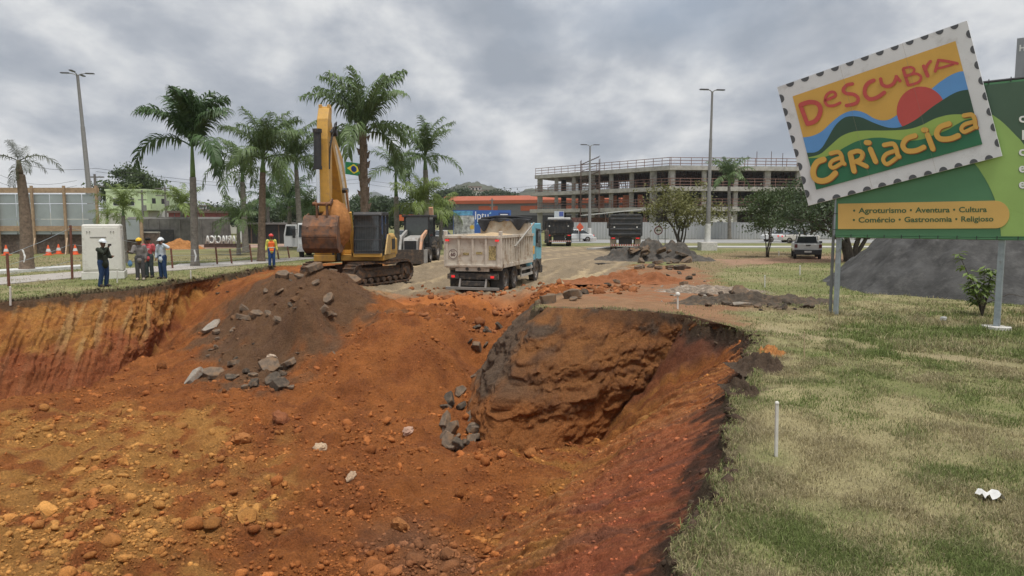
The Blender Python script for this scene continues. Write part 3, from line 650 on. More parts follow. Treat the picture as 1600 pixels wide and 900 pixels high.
p = P(1158, 479); slab(p.x, p.y, .7, .07, concm, 'pale flat slab lying in front of propped grey slab', None, 78, rot=(.05, .02, .2), asp=.5)
gravm = mat('dark_gravel', (.066, .065, .064), .95, var=.35, scale=1.6, bump=1.0, bscale=11, dirt=((.10, .098, .095), .4, 2.6), spec=.2)
milled = mat('milled_asphalt', (.085, .077, .068), .95, var=.3, scale=2, bump=1.0, bscale=12, dirt=((.15, .11, .08), .3, 3), spec=.2)
heap('gravel_heap', 19.6, 26.0, 7.2, 6.6, 5.3, gravm, 'large dark grey gravel heap behind the billboard posts', 'gravel heap', 5, 190, .05, 1.05)
p = P(1030, 408); heap('asphalt_rubble_heap', p.x, p.y + 1.5, 3.6, 2.6, 1.1, milled, 'dark heap of dug up asphalt and soil beside the yard', 'rubble heap', 9, 110, .5, 1.0, [(-.5, -.1, .6, .85), (.45, .2, .5, .75)])
_r9 = random.Random(19)
for _i in range(16):
    _a, _q = _r9.uniform(0, 6.3), _r9.uniform(.2, .8); slab(p.x + 3.6 * _q * math.cos(_a), p.y + 1.5 + 2.6 * _q * math.sin(_a) - .6, _r9.uniform(.4, 1.0), .14, _r9.choice([darkm, slabm]), 'broken asphalt plate lying on the dark rubble heap', 'asphalt plates at the dark rubble heap', 900 + _i, .6, lift=1.0 * (1 - _q))
slabs(22, (985, 1085), (402, 420), (0, .1), (.35, 1.1), [darkm, slabm], 'flat broken asphalt plate at foot of dark rubble heap', 'asphalt plates at the dark rubble heap', 10, .35)
p = P(1327, 433); heap('gravel_clump', p.x, p.y, .55, .5, .42, gravm, 'small dark lump of gravel left of the gravel heap', 'gravel heap', 13, 24, .3)
for _i, (_px, _py, _rx, _ry, _h, _lb, _cc) in enumerate([(1188, 575, .42, .5, .20, 'dark clump of thrown sod on the grass at pit rim', (.070, .048, .033)), (1205, 553, .28, .3, .13, 'small orange clump of soil on the grass at pit rim', (.36, .16, .055)), (1160, 610, .22, .4, .12, 'narrow dark sod lump along the rim of pit', (.065, .045, .03))]):
    _p = P(_px, _py); _o = heap('sod_clump', _p.x, _p.y, _rx, _ry, _h, claym, _lb, 'sod clump', 31 + _i, 36, .8, 1.2); set_col(_o.data, np.tile(np.array(_cc), (len(_o.data.vertices), 1)))
# ---- grass blades
TRK = [P2(1190, 512), P2(1290, 530), P2(1400, 549), P2(1500, 562), P2(1640, 577)]
def blades(n, px_rng, py_rng, hgt, wid, seed, maxy=99, miny=0, dens=None, extra=None):
    r = np.random.default_rng(seed)
    px = r.uniform(*px_rng, n); py = r.uniform(*py_rng, n)
    u, v = (px - 800) / FPX, (450 - py) / FPX; dz = -math.sin(PITCH) + v * math.cos(PITCH); t = -CZ / dz
    x, y = u * t, (math.cos(PITCH) + v * math.sin(PITCH)) * t
    cl = fbm(x * 1.4, y * 1.4, 140, 3); x = x + r.normal(size=n) * .02; y = y + r.normal(size=n) * .02
    z, s, k, wl = height(x, y, True)
    keep = (s < -.01) & (y < maxy) & (y > miny)
    gc = ground_col(x, y); green = gc[:, 1] / (gc[:, 0] + 1e-6)
    trd = np.full(n, 9.0)
    for a_, b_ in zip(TRK[:-1], TRK[1:]): trd = np.minimum(trd, segd(x, y, a_, b_))
    keep &= (trd + .22 * fbm(x * 1.5, y * 1.5, 144, 3) > .20) | (r.random(n) < .12)
    keep &= (green > .72) | (r.random(n) < .15)
    keep &= r.random(n) < np.clip(.55 + cl * .9, .2, 1)
    x, y, z, cl, green = (q[keep] for q in (x, y, z, cl, green)); n = len(x)
    dist = np.hypot(x, y); hs = hgt * (.6 + .8 * r.random(n)) * (1 + .5 * cl.clip(-.5, .8)); wd = wid * np.maximum(1, dist / 9) * (.7 + .6 * r.random(n))
    a = r.random(n) * 6.283; lean = r.uniform(.15, 1.1, n); ca, sa = np.cos(a), np.sin(a)
    b = r.random(n) * 6.283; cb, sb = np.cos(b) * wd / 2, np.sin(b) * wd / 2
    V = np.zeros((n, 5, 3))
    m1, m2 = .5 * hs, hs
    V[:, 0] = np.c_[x - cb, y - sb, z - .008]; V[:, 1] = np.c_[x + cb, y + sb, z - .008]
    mx_, my_ = x + ca * m1 * lean * .5, y + sa * m1 * lean * .5
    V[:, 2] = np.c_[mx_ + cb * .8, my_ + sb * .8, z + m1 * .85]; V[:, 3] = np.c_[mx_ - cb * .8, my_ - sb * .8, z + m1 * .85]
    V[:, 4] = np.c_[x + ca * m2 * lean * .95, y + sa * m2 * lean * .95, z + m2 * np.clip(1.05 - lean * .55, .3, 1)]
    F3 = np.array([[0, 1, 2], [0, 2, 3], [3, 2, 4]])[None] + (np.arange(n) * 5)[:, None, None]
    gm = sstep(-.25, .45, fbm(x * .5, y * .5, 142, 3) * .9 + (green - .95) * 1.2 + r.normal(size=n) * .28 + .10)
    cA, cB = np.array((.42, .36, .215)), np.array((.185, .235, .075)); cc = cA + (cB - cA) * gm[:, None]; cc *= r.uniform(.5, 1.3, (n, 1))
    return V.reshape(-1, 3), F3.reshape(-1, 3), np.repeat(cc, 5, 0)
def blade_mat():
    m = bpy.data.materials.new('grass_blade'); m.use_nodes = True; n = m.node_tree.nodes; l = m.node_tree.links
    b = n['Principled BSDF']; a = n.new('ShaderNodeAttribute'); a.attribute_name = 'Col'; l.new(a.outputs['Color'], b.inputs['Base Color'])
    b.inputs['Roughness'].default_value = .7; b.inputs['Specular IOR Level'].default_value = .25
    t = n.new('ShaderNodeBsdfTranslucent'); l.new(a.outputs['Color'], t.inputs[0]); mx = n.new('ShaderNodeMixShader'); mx.inputs[0].default_value = .25
    l.new(b.outputs[0], mx.inputs[1]); l.new(t.outputs[0], mx.inputs[2]); l.new(mx.outputs[0], n['Material Output'].inputs[0]); return m
bladem = blade_mat()
def grass(name, label, parts):
    vs_, fs2, cs_, b = [], [], [], 0
    for q in parts:
        v, f, c = blades(**q); vs_.append(v); fs2.append(f + b); cs_.append(c); b += len(v)
    me = raw_mesh(name, np.concatenate(vs_), np.concatenate(fs2)); set_col(me, np.concatenate(cs_))
    tag(link_mesh(name, me, bladem), label, 'grass', kind='stuff')
def lip_blades(n, seed):
    r = np.random.default_rng(seed); segs = [i for i, e in enumerate(EDG) if e[4] in 'rfl']; L_ = np.array([math.dist(OUT[i], OUT[(i + 1) % len(OUT)]) * (2.2 if EDG[i][4] == 'r' else .8) for i in segs]); pk_ = r.choice(len(segs), n * 3, p=L_ / L_.sum()); t = r.random(n * 3)
    A = np.array([OUT[segs[k]] for k in pk_]); B = np.array([OUT[(segs[k] + 1) % len(OUT)] for k in pk_]); q = A + (B - A) * t[:, None] + r.normal(size=(n * 3, 2)) * .22
    z, s, k, wl = height(q[:, 0], q[:, 1], True); cl = fbm(q[:, 0] * 2.2, q[:, 1] * 2.2, 150, 3)
    m = (s < .02) & (s > -.22) & (cl + r.random(n * 3) * .6 > .1); return q[m][:n], z[m][:n]
def tufts(q, z, hgt, wid, seed):
    r = np.random.default_rng(seed); n = len(q); x, y = q[:, 0], q[:, 1]; hs = hgt * r.uniform(.5, 1.4, n); a = r.random(n) * 6.283; ln = r.uniform(.4, 1.3, n); dist = np.hypot(x, y); wd = wid * np.maximum(1, dist / 9); ca, sa = np.cos(a), np.sin(a); cb_, sb_ = -sa * wd / 2, ca * wd / 2
    V = np.zeros((n, 5, 3)); V[:, 0] = np.c_[x - cb_, y - sb_, z - .02]; V[:, 1] = np.c_[x + cb_, y + sb_, z - .02]; mx_, my_ = x + ca * hs * ln * .4, y + sa * hs * ln * .4
    V[:, 2] = np.c_[mx_ + cb_, my_ + sb_, z + hs * .6]; V[:, 3] = np.c_[mx_ - cb_, my_ - sb_, z + hs * .6]; V[:, 4] = np.c_[x + ca * hs * ln, y + sa * hs * ln, z + hs * (1.0 - ln * .75)]
    F3 = np.array([[0, 1, 2], [0, 2, 3], [3, 2, 4]])[None] + (np.arange(n) * 5)[:, None, None]; g_ = r.random((n, 1)) ; cc = np.array((.34, .28, .15)) * (1 - g_) + np.array((.13, .19, .05)) * g_
    me = raw_mesh('rim_grass', V.reshape(-1, 3), F3.reshape(-1, 3)); set_col(me, np.repeat(cc * r.uniform(.6, 1.2, (n, 1)), 5, 0)); tag(link_mesh('rim_grass', me, bladem), 'ragged grass tufts overhanging the rim of the pit', 'grass', kind='stuff')
_q, _z = lip_blades(7500, 8); tufts(_q, _z, .095, .006, 9)
r_ = np.random.default_rng(33); _q, _z = lip_blades(1800, 34); _q = _q + r_.normal(size=_q.shape) * .10; _h, _s, _k, _w = height(_q[:, 0], _q[:, 1], True); _q = _q[_s > -.08]
v_, f_, c_ = scatter(ICO1, _q[:, 0], _q[:, 1], np.exp(r_.normal(-3.5, .5, len(_q))).clip(.012, .09)); me = raw_mesh('sod_crumbs', v_, f_); set_col(me, np.tile(np.array((.07, .047, .032)), (len(v_), 1)) * np.repeat(r_.uniform(.6, 1.6, len(_q)), 12)[:, None])
tag(link_mesh('sod_crumbs', me, claym), 'dark crumbs of topsoil along the rim of the pit', 'soil crumbs', kind='stuff')
grass('near_grass', 'dry and green grass blades on the lawn right of pit', [
    dict(n=190000, px_rng=(1040, 1640), py_rng=(560, 930), hgt=.052, wid=.0058, seed=1),
    dict(n=90000, px_rng=(1040, 1640), py_rng=(470, 600), hgt=.055, wid=.006, seed=2),
    dict(n=80000, px_rng=(1640, 2250), py_rng=(480, 930), hgt=.052, wid=.0065, seed=6),
    dict(n=26000, px_rng=(1290, 1640), py_rng=(484, 560), hgt=.12, wid=.007, seed=3)])
grass('far_grass', 'short lawn grass around the yard and left of pit', [
    dict(n=30000, px_rng=(-20, 480), py_rng=(402, 474), hgt=.07, wid=.006, seed=4),
    dict(n=30000, px_rng=(1080, 1640), py_rng=(392, 480), hgt=.08, wid=.006, seed=5)])
# ================================================================== billboard
SA, SB = P(1303, 492), P(1556, 514)
su = (SB - SA); su.z = 0; su.normalize(); sn = Vector((su.y, -su.x, 0))        # sn points to the viewer's side
if sn.y > 0: sn = -sn
BBO = Vector((SA.x, SA.y, 0))
bb = thing('billboard', 'tall green tourism billboard with tilted postage stamp picture on grey posts', 'billboard', BBO, math.atan2(su.y, su.x))
def on_board(px, py, off):
    """photo point -> (u, v) on the board plane moved off metres towards the viewer"""
    d = ray(px, py); o = Vector((0, 0, CZ)); q = BBO + sn * off
    t = (q - o).dot(sn) / d.dot(sn); p = o + d * t - BBO
    return Vector((p.dot(su), -off, p.z))                                       # local x along the board, local y away from viewer
def flat(name, pxpoly, off, mt, parent, th=0.0):
    f = [on_board(*q, off) for q in pxpoly]; n = len(f); m = MB()
    if th:
        m.add(f + [q + Vector((0, th, 0)) for q in f], [tuple(range(n)), tuple(range(2 * n - 1, n - 1, -1))] + [(i, (i + 1) % n, n + (i + 1) % n, n + i) for i in range(n)])
    else: m.add(f, [tuple(range(n))])
    return m.build(name, mt, parent)
Z4 = lambda x, y: (1200 + x / 5.296, 30 + y / 5.296)
Z5 = lambda x, y: (1380 + x / 5.295, 30 + y / 5.295)
Z6 = lambda x, y: (1240 + x / 4.092, 160 + y / 4.092)
def crom(pts, k=6, closed=False):
    n = len(pts); o = []
    if n < 3 and not closed: return [Vector(p) for p in pts]
    for i in range(n if closed else n - 1):
        p0, p1, p2, p3 = (Vector(pts[(i + j) % n] if closed else pts[min(max(i + j, 0), n - 1)]) for j in (-1, 0, 1, 2))
        for j in range(k):
            t = j / k; o.append(.5 * (2 * p1 + (p2 - p0) * t + (2 * p0 - 5 * p1 + 4 * p2 - p3) * t * t + (3 * p1 - p0 - 3 * p2 + p3) * t ** 3))
    if not closed: o.append(Vector(pts[-1]))
    return o
def stroke_poly(pts, w_):
    c = crom(pts, 6); n = len(c); lft, rgt = [], []
    for i in range(n):
        d = (c[min(i + 1, n - 1)] - c[max(i - 1, 0)]); d.normalize(); nn = Vector((-d.y, d.x)) * w_ / 2
        lft.append(c[i] + nn); rgt.append(c[i] - nn)
    def cap(p, a0):
        return [p + Vector((math.cos(a0 - math.pi * j / 6), math.sin(a0 - math.pi * j / 6))) * w_ / 2 for j in range(1, 6)]
    de = c[-1] - c[-2]; ds = c[0] - c[1]
    a1 = math.atan2(de.x, -de.y); a2 = math.atan2(ds.x, -ds.y)
    return lft + cap(c[-1], a1) + rgt[::-1] + cap(c[0], a2)
def paint(name, c, **k): return mat(name, c, .55, var=.06, scale=1.5, spec=.35, **k)
pw = paint('stamp_white', (.66, .67, .69), dirt=((.5, .5, .5), .2, 2)); pyel = paint('print_yellow', (.62, .37, .085)); pred = paint('print_red', (.50, .085, .075))
pblu = paint('print_blue', (.115, .30, .62)); pdg = paint('print_dark_green', (.040, .085, .058)); plg = paint('print_light_green', (.29, .42, .10))
pgr = paint('print_green', (.035, .165, .085)); pbase = paint('board_green', (.095, .24, .125)); pbd = paint('board_dark_green', (.075, .13, .088)); pbl = paint('board_light_green', (.31, .47, .14))
ppill = paint('pill_ochre', (.66, .42, .13)); ptext = paint('pill_text_green', (.075, .135, .06)); pshad = paint('letter_shadow', (.36, .12, .04)); pdot = paint('perforation_grey', (.09, .095, .105)); pwl = paint('letter_white', (.8, .82, .8))
steel = mat('sign_steel', (.32, .37, .40), .45, .3, dirt=((.2, .19, .17), .2, 5)); dsteel = mat('dark_steel', (.05, .05, .055), .6, .2)
board = flat('panel', [(1306, 374), (1306, 160), (1540, 130), (1740, 105), (1740, 378), (1558, 372)], .06, pbase, bb, .05)
# squared off in the board plane
zt = on_board(1541, 130, .06).z; zb_ = on_board(1558, 371, .06).z; ue = on_board(1740, 300, .06).x; u0 = on_board(1306, 345, .06).x
board.data.clear_geometry(); m = MB(); m.b6(u0, ue, -.06, -.01, zb_, zt)
board.data.from_pydata(m.v, [], m.f)
edge_d = [Z6(1160, 10), Z6(1265, 75), Z6(1340, 130), Z6(1420, 210), Z6(1473, 270), (1640, 285), (1700, 372)]
ec = [tuple(q) for q in crom(edge_d, 5)]
top_px = (1503, 137)
flat('dark_green_field', ec + [(1738, 372), (1738, 112), top_px], .064, pbd, bb)
edge_l = [tuple(q) for q in crom([Z6(1060, 300), Z6(1160, 395), Z6(1210, 465), Z6(1250, 535), Z6(1290, 630), Z6(1315, 740), Z6(1326, 856)], 5)]
flat('light_green_field', edge_l + [(1700, 370)] + ec[::-1], .068, pbl, bb)
pill = [Z6(284, 648), Z6(1290, 628)] + [Z6(1292 + 88 * math.sin(t), 717 - 88 * math.cos(t)) for t in np.linspace(.2, 2.94, 12)] + [Z6(1290, 805), Z6(284, 810)]
pillo = flat('caption_strip', pill, .085, ppill, bb, .012)
def text_mesh(name, body, fmap, mt, parent, bold=.012, shear=0):
    cu = bpy.data.curves.new(name, 'FONT'); cu.body = body; cu.offset = bold; cu.resolution_u = 3; cu.shear = shear
    to = bpy.data.objects.new(name, cu); COL.objects.link(to); bpy.context.view_layer.update()
    dg = bpy.context.evaluated_depsgraph_get(); me = bpy.data.meshes.new_from_object(to.evaluated_get(dg))
    bpy.data.objects.remove(to); co = [v.co.copy() for v in me.vertices]
    x0, x1 = min(c.x for c in co), max(c.x for c in co)
    for v, c in zip(me.vertices, co): v.co = fmap((c.x - x0) / (x1 - x0), c.y, c)
    me.name = name; return link_mesh(name, me, mt, parent)
def px_text(name, body, xa, xb, ybase_a, ybase_b, hh, off, mt, parent, bold=.02):
    return text_mesh(name, body, lambda t, y, c: on_board(xa + (xb - xa) * t, ybase_a + (ybase_b - ybase_a) * t - y * hh, off), mt, parent, bold)
def text_w(body):
    cu = bpy.data.curves.new('measure', 'FONT'); cu.body = body; to = bpy.data.objects.new('measure', cu); COL.objects.link(to); bpy.context.view_layer.update(); q = to.dimensions.x; bpy.data.objects.remove(to); return q
def caption(words, a_, b_):
    full = ' '.join(words); W0 = text_w(full)
    for i, wd in enumerate(words):
        t1 = text_w(' '.join(words[:i + 1])) / W0; t0 = t1 - text_w(wd) / W0
        xa, xb_ = a_[0] + (b_[0] - a_[0]) * t0, a_[0] + (b_[0] - a_[0]) * t1; ya, yb_ = a_[1] + (b_[1] - a_[1]) * t0, a_[1] + (b_[1] - a_[1]) * t1
        px_text('caption_bullet' if wd == '\u2022' else 'caption_word', wd, xa, xb_, ya, yb_, 11.6, .089, ptext, pillo, .026)
B_ = '\u2022'
caption([B_, 'Agroturismo', B_, 'Aventura', B_, 'Cultura'], Z6(380, 708), Z6(1236, 700))
caption([B_, 'Com\u00e9rcio', B_, 'Gastronomia', B_, 'Religioso'], Z6(378, 768), Z6(1278, 760))
for ch, yb in (('c', 191), ('l', 218), ('c', 243), ('e', 269), ('e', 294)):
    for off, ex, mt_ in ((.072, .8, ptext), (.076, 0, pwl)):
        xa = 1592 if ch != 'l' else 1597
        px_text('letter', ch, xa - ex, xa + (11 if ch != 'l' else 5) + ex, yb + ex, yb + ex, 21 + ex, off, mt_, bb, .02)
# the stamp
SO = .17
st = flat('stamp_board', [Z4(75, 562), Z5(692, 12), Z6(1333, 342), Z6(95, 660)], SO, pw, bb, .05)
T4 = [Z4(75, 562), Z5(692, 12), Z6(1333, 342), Z6(95, 660)]
def along(a, b, t): return (a[0] + (b[0] - a[0]) * t, a[1] + (b[1] - a[1]) * t)
for e_, cnt in ((0, 12), (1, 8), (2, 12), (3, 8)):
    a, b = Vector(T4[e_]), Vector(T4[(e_ + 1) % 4]); d = (b - a); ln = d.length; d.normalize(); nn = Vector((-d.y, d.x))
    for i in range(cnt):
        c = a + d * ln * ((i + .85) / (cnt + .7)); r_ = 6.6
        flat('perforation', [tuple(c + d * r_ * math.cos(t) + nn * r_ * .95 * math.sin(t) + nn * .3) for t in np.linspace(0, math.pi, 9)], SO + .004, pdot, st)
TL, TR, BR, BL_ = Z4(203, 638), Z5(598, 180), Z6(1207, 267), Z6(145, 558)
def art(name, poly, k, mt): return flat(name, poly, SO + .004 + .003 * k, mt, st)
art('picture_field', [TL, TR, BR, BL_], 0, pyel)
def xl(y): return along(TL, BL_, (y - TL[1]) / (BL_[1] - TL[1]))
def xr(y): return along(TR, BR, (y - TR[1]) / (BR[1] - TR[1]))
def curve(a): return [tuple(q) for q in crom(a, 5)]
cb = curve([xl(Z6(0, 224)[1]), Z6(120, 214), Z6(180, 185), Z6(240, 130), Z6(300, 82), Z6(360, 56), Z6(410, 54), Z6(460, 70), Z6(510, 100), Z6(560, 115), Z6(610, 110), Z6(660, 82), Z5(200, 740), Z5(320, 640), Z5(420, 560), Z5(480, 512), Z5(560, 462), Z5(625, 436), xr(Z5(0, 431)[1])])
art('blue_band', cb + [BR, BL_], 1, pblu)
sun_ = [Z5(314 + 202 * math.cos(t), 759 + 202 * math.sin(t)) for t in np.linspace(0, 2 * math.pi, 40, endpoint=False)]
art('sun_disc', sun_, 2, pred)
cd = curve([xl(Z6(0, 322)[1]), Z6(140, 318), Z6(180, 290), Z6(215, 235), Z6(265, 150), Z6(320, 100), Z6(370, 88), Z6(430, 95), Z6(500, 125), Z6(560, 148), Z6(620, 162), Z6(690, 155), Z5(270, 830), Z5(400, 730), Z5(520, 650), Z5(600, 606), Z5(660, 588), xr(Z5(0, 583)[1])])
art('dark_hill', cd + [BR, BL_], 3, pdg)
cl_ = curve([xl(Z6(0, 352)[1]), Z6(170, 330), Z6(230, 280), Z6(300, 220), Z6(370, 190), Z6(450, 180), Z6(560, 180), Z6(650, 178), Z6(740, 170), Z6(820, 145), Z6(900, 105), Z6(980, 82), Z6(1050, 76), Z6(1110, 80), xr(Z6(0, 88)[1])])
art('light_hill', cl_ + [BR, BL_], 4, plg)
cg = curve([xl(Z6(0, 356)[1]), Z6(190, 350), Z6(260, 325), Z6(330, 285), Z6(400, 250), Z6(480, 230), Z6(560, 225), Z6(640, 235), Z6(740, 245), Z6(820, 236), Z6(900, 208), Z6(980, 178), Z6(1040, 142), Z6(1100, 112), xr(Z6(0, 100)[1])])
art('green_hill', cg + [BR, BL_], 5, pgr)
S4 = [([(268, 712), (326, 866)], 36), ([(275, 706), (345, 686), (408, 698), (434, 745), (418, 808), (380, 848), (330, 864)], 38),
      ([(475, 672), (515, 655), (558, 634), (550, 606), (515, 604), (482, 632), (472, 680), (495, 714), (545, 714), (596, 692)], 24),
      ([(698, 535), (652, 546), (622, 585), (646, 613), (708, 622), (745, 652), (735, 690), (692, 706), (648, 714)], 29),
      ([(875, 506), (830, 528), (802, 572), (806, 628), (842, 660), (900, 648), (962, 607)], 33), ([(932, 494), (945, 540), (988, 556), (1038, 532), (1064, 476)], 29), ([(1060, 474), (1092, 510)], 27)]
S5 = [([(166, 416), (206, 544)], 27), ([(168, 406), (226, 396), (258, 416), (240, 450), (186, 468)], 20), ([(188, 472), (266, 450), (312, 476), (292, 520), (212, 546)], 22),
      ([(335, 390), (368, 468)], 32), ([(350, 420), (366, 378), (392, 348)], 24), ([(456, 342), (430, 430)], 25), ([(458, 338), (530, 348), (614, 366)], 24), ([(446, 408), (500, 396), (580, 372)], 20)]
k = 6
for S_, Zf, sc_ in ((S4, Z4, 5.296), (S5, Z5, 5.295)):
    for pts_, w_ in S_:
        art('title_letter', [tuple(q) for q in stroke_poly([Zf(*q) for q in pts_], w_ / sc_)], k % 4 + 6, pred); k += 1
S6 = [([(192, 364), (148, 384), (124, 436), (136, 486), (180, 502), (228, 488), (266, 452)], 36), ([(236, 326), (284, 316), (304, 338), (312, 378), (324, 392)], 26), ([(304, 352), (252, 370), (232, 398), (252, 418), (304, 390)], 24),
      ([(362, 328), (386, 438)], 34), ([(364, 322), (410, 310), (440, 326), (428, 362), (384, 382)], 28), ([(402, 378), (466, 408)], 28), ([(490, 298), (524, 378)], 32), ([(464, 256), (482, 257)], 32),
      ([(578, 272), (634, 264), (654, 290), (664, 332), (674, 346)], 28), ([(652, 308), (592, 330), (572, 366), (598, 394), (658, 354)], 25), ([(776, 212), (722, 232), (698, 274), (722, 308), (780, 308), (832, 286)], 32),
      ([(856, 208), (890, 296)], 34), ([(830, 175), (846, 176)], 32), ([(994, 136), (936, 158), (914, 200), (938, 232), (1000, 232), (1052, 212)], 34), ([(1088, 84), (1138, 78), (1156, 104), (1162, 148), (1168, 158)], 27), ([(1154, 122), (1094, 140), (1072, 168), (1092, 188), (1150, 162)], 25)]
for i, (pts_, w_) in enumerate(S6):
    art('title_letter_shadow', [tuple(q) for q in stroke_poly([Z6(q[0] + 5, q[1] + 5) for q in pts_], w_ / 4.092)], 11 + i % 3, pshad)
    art('title_letter', [tuple(q) for q in stroke_poly([Z6(*q) for q in pts_], w_ / 4.092)], 14 + i % 3, pyel)
for xs in (.33, .66):                                               # seams of the stamp sheets
    a, b = along(T4[0], T4[1], xs), along(T4[3], T4[2], xs)
    flat('seam', [a, (a[0] + .3, a[1]), (b[0] + .3, b[1]), b], SO + .052, mat('seam_grey', (.25, .22, .17), .7), st)
# posts, frame, ties
ub = (SB - SA).length
for u, w_ in ((0.02, .11), (ub, .125), (ub * 2 + .1, .125)):
    gz = H1(*(BBO + su * u)[:2])
    m = MB(); m.box((u, .08, (gz - .1 + zt) / 2), (w_, w_, zt - gz + .1)); m.build('post', steel, bb, bevel=.008)
m = MB(); m.box((-.14, .12, 1.3), (.06, .06, 2.7)); m.build('brace_post', mat('post_dark', (.16, .17, .17), .6), bb)
for z in (zt + .03, zb_ - .03): m = MB(); m.tube([(u0, -.03, z), (ue, -.03, z)], .03, 8); m.build('frame_rail', dsteel if z > 4 else pbase, bb)
m = MB(); m.tube([(u0 - .03, -.03, zb_), (u0 - .03, -.03, 4.4)], .03, 8); m.build('frame_rail', steel, bb)
for i in range(15):
    u = u0 + (ue - u0) * i / 14; m = MB(); m.tube([(u, -.07, zb_ + .03), (u, -.075, zb_ - .06)], .008, 5); m.build('tie', dsteel, bb)
for i in range(9):
    u = on_board(1545, 130, .06).x + i * .42; m = MB(); m.tube([(u, -.07, zt - .03), (u, -.075, zt + .08)], .011, 5); m.build('tie', dsteel, bb)
for i in range(3):
    z = zb_ + .15 + i * .42; m = MB(); m.tube([(u0 - .07, -.07, z), (u0 + .05, -.075, z)], .008, 5); m.build('tie', dsteel, bb)
p = P(1556, 515); rr = random.Random(4)
m = MB(); m.prism([(math.cos(t) * .34 * rr.uniform(.8, 1.1), math.sin(t) * .26 * rr.uniform(.8, 1.1)) for t in np.linspace(0, 6.0, 11)], 'z', -.1, .035); o = m.build('footing', mat('footing_concrete', (.55, .53, .5), .9, var=.2, bump=.4), bb)
o.location = (ub, .05, H1(p.x, p.y) + .03)
# ================================================================== vehicles
MUD = (.20, .13, .08)
cyel = mat('machine_yellow', (.53, .30, .060), .5, var=.12, scale=3, dirt=((.33, .20, .09), .3, 3.5), bump=.05, bscale=30)
cdk = mat('machine_black', (.022, .022, .024), .55, var=.3, scale=8, dirt=((.09, .07, .05), .25, 5))
chrome = mat('cylinder_rod', (.75, .75, .76), .12, 1.0, var=.03)
rust = mat('worn_bucket_steel', (.125, .075, .052), .75, .2, var=.4, scale=4, bump=.3, bscale=25, dirt=((.26, .11, .045), .55, 3))
trackm = mat('track_steel', (.085, .062, .048), .8, .3, var=.4, scale=7, bump=.4, bscale=30, dirt=((.22, .11, .05), .5, 5))
glass = mat('dark_glass', (.022, .028, .03), .06, 0, var=.1, spec=.8)
tyre = mat('tyre_rubber', (.03, .029, .028), .9, var=.3, scale=10, dirt=((.16, .12, .085), .45, 4), bump=.3, bscale=30)
rimm = mat('wheel_rim', (.26, .24, .22), .6, .3, var=.25, dirt=((.14, .10, .07), .5, 6))
redl = mat('tail_light_red', (.45, .02, .02), .25, emit=((1, .05, .05), .25)); oral = mat('lamp_orange', (.7, .22, .03), .3)
clear_l = mat('lamp_clear', (.6, .6, .58), .2); plate_w = mat('number_plate', (.6, .6, .58), .5)
soil_o = mat('orange_soil_load', (.34, .155, .055), .95, var=.3, scale=6, bump=1, bscale=12, spec=.2)
def wheel(parent, c, r_, w_, axis='x', dual=False, out=1):
    m = MB(); h = w_ / 2
    m.lathe([(r_ * .58, -h * .85), (r_ * .8, -h), (r_ * .96, -h * .9), (r_, -h * .6), (r_, h * .6), (r_ * .96, h * .9), (r_ * .8, h), (r_ * .58, h * .85), (r_ * .56, 0), (r_ * .58, -h * .85)], (0, 0, 0), axis, 28)
    for i in range(28):
        a = 2 * math.pi * i / 28; q = Vector((0, math.cos(a) * r_, math.sin(a) * r_)) if axis == 'x' else Vector((math.cos(a) * r_, 0, math.sin(a) * r_))
        rm = Matrix.Rotation(a, 3, 'X') if axis == 'x' else Matrix.Rotation(-a, 3, 'Y')
        m.box(q, (w_ * .86, r_ * .04, r_ * .11) if axis == 'x' else (r_ * .04, w_ * .86, r_ * .11), m=rm)
    t = m.build('wheel', tyre, parent, smooth=True, loc=c)
    m = MB(); m.lathe([(.001, h * .25 * out), (r_ * .2, h * .25 * out), (r_ * .22, h * .7 * out), (r_ * .3, h * .62 * out), (r_ * .34, h * .2 * out), (r_ * .5, h * .35 * out), (r_ * .585, h * .84 * out)], (0, 0, 0), axis, 24)
    for i in range(8):
        a = 2 * math.pi * i / 8; k_ = r_ * .26
        m.ball((h * .62 * out, math.cos(a) * k_, math.sin(a) * k_) if axis == 'x' else (math.cos(a) * k_, h * .62 * out, math.sin(a) * k_), r_ * .03, 6, 4)
    m.build('rim', rimm, t, smooth=True)
    return t
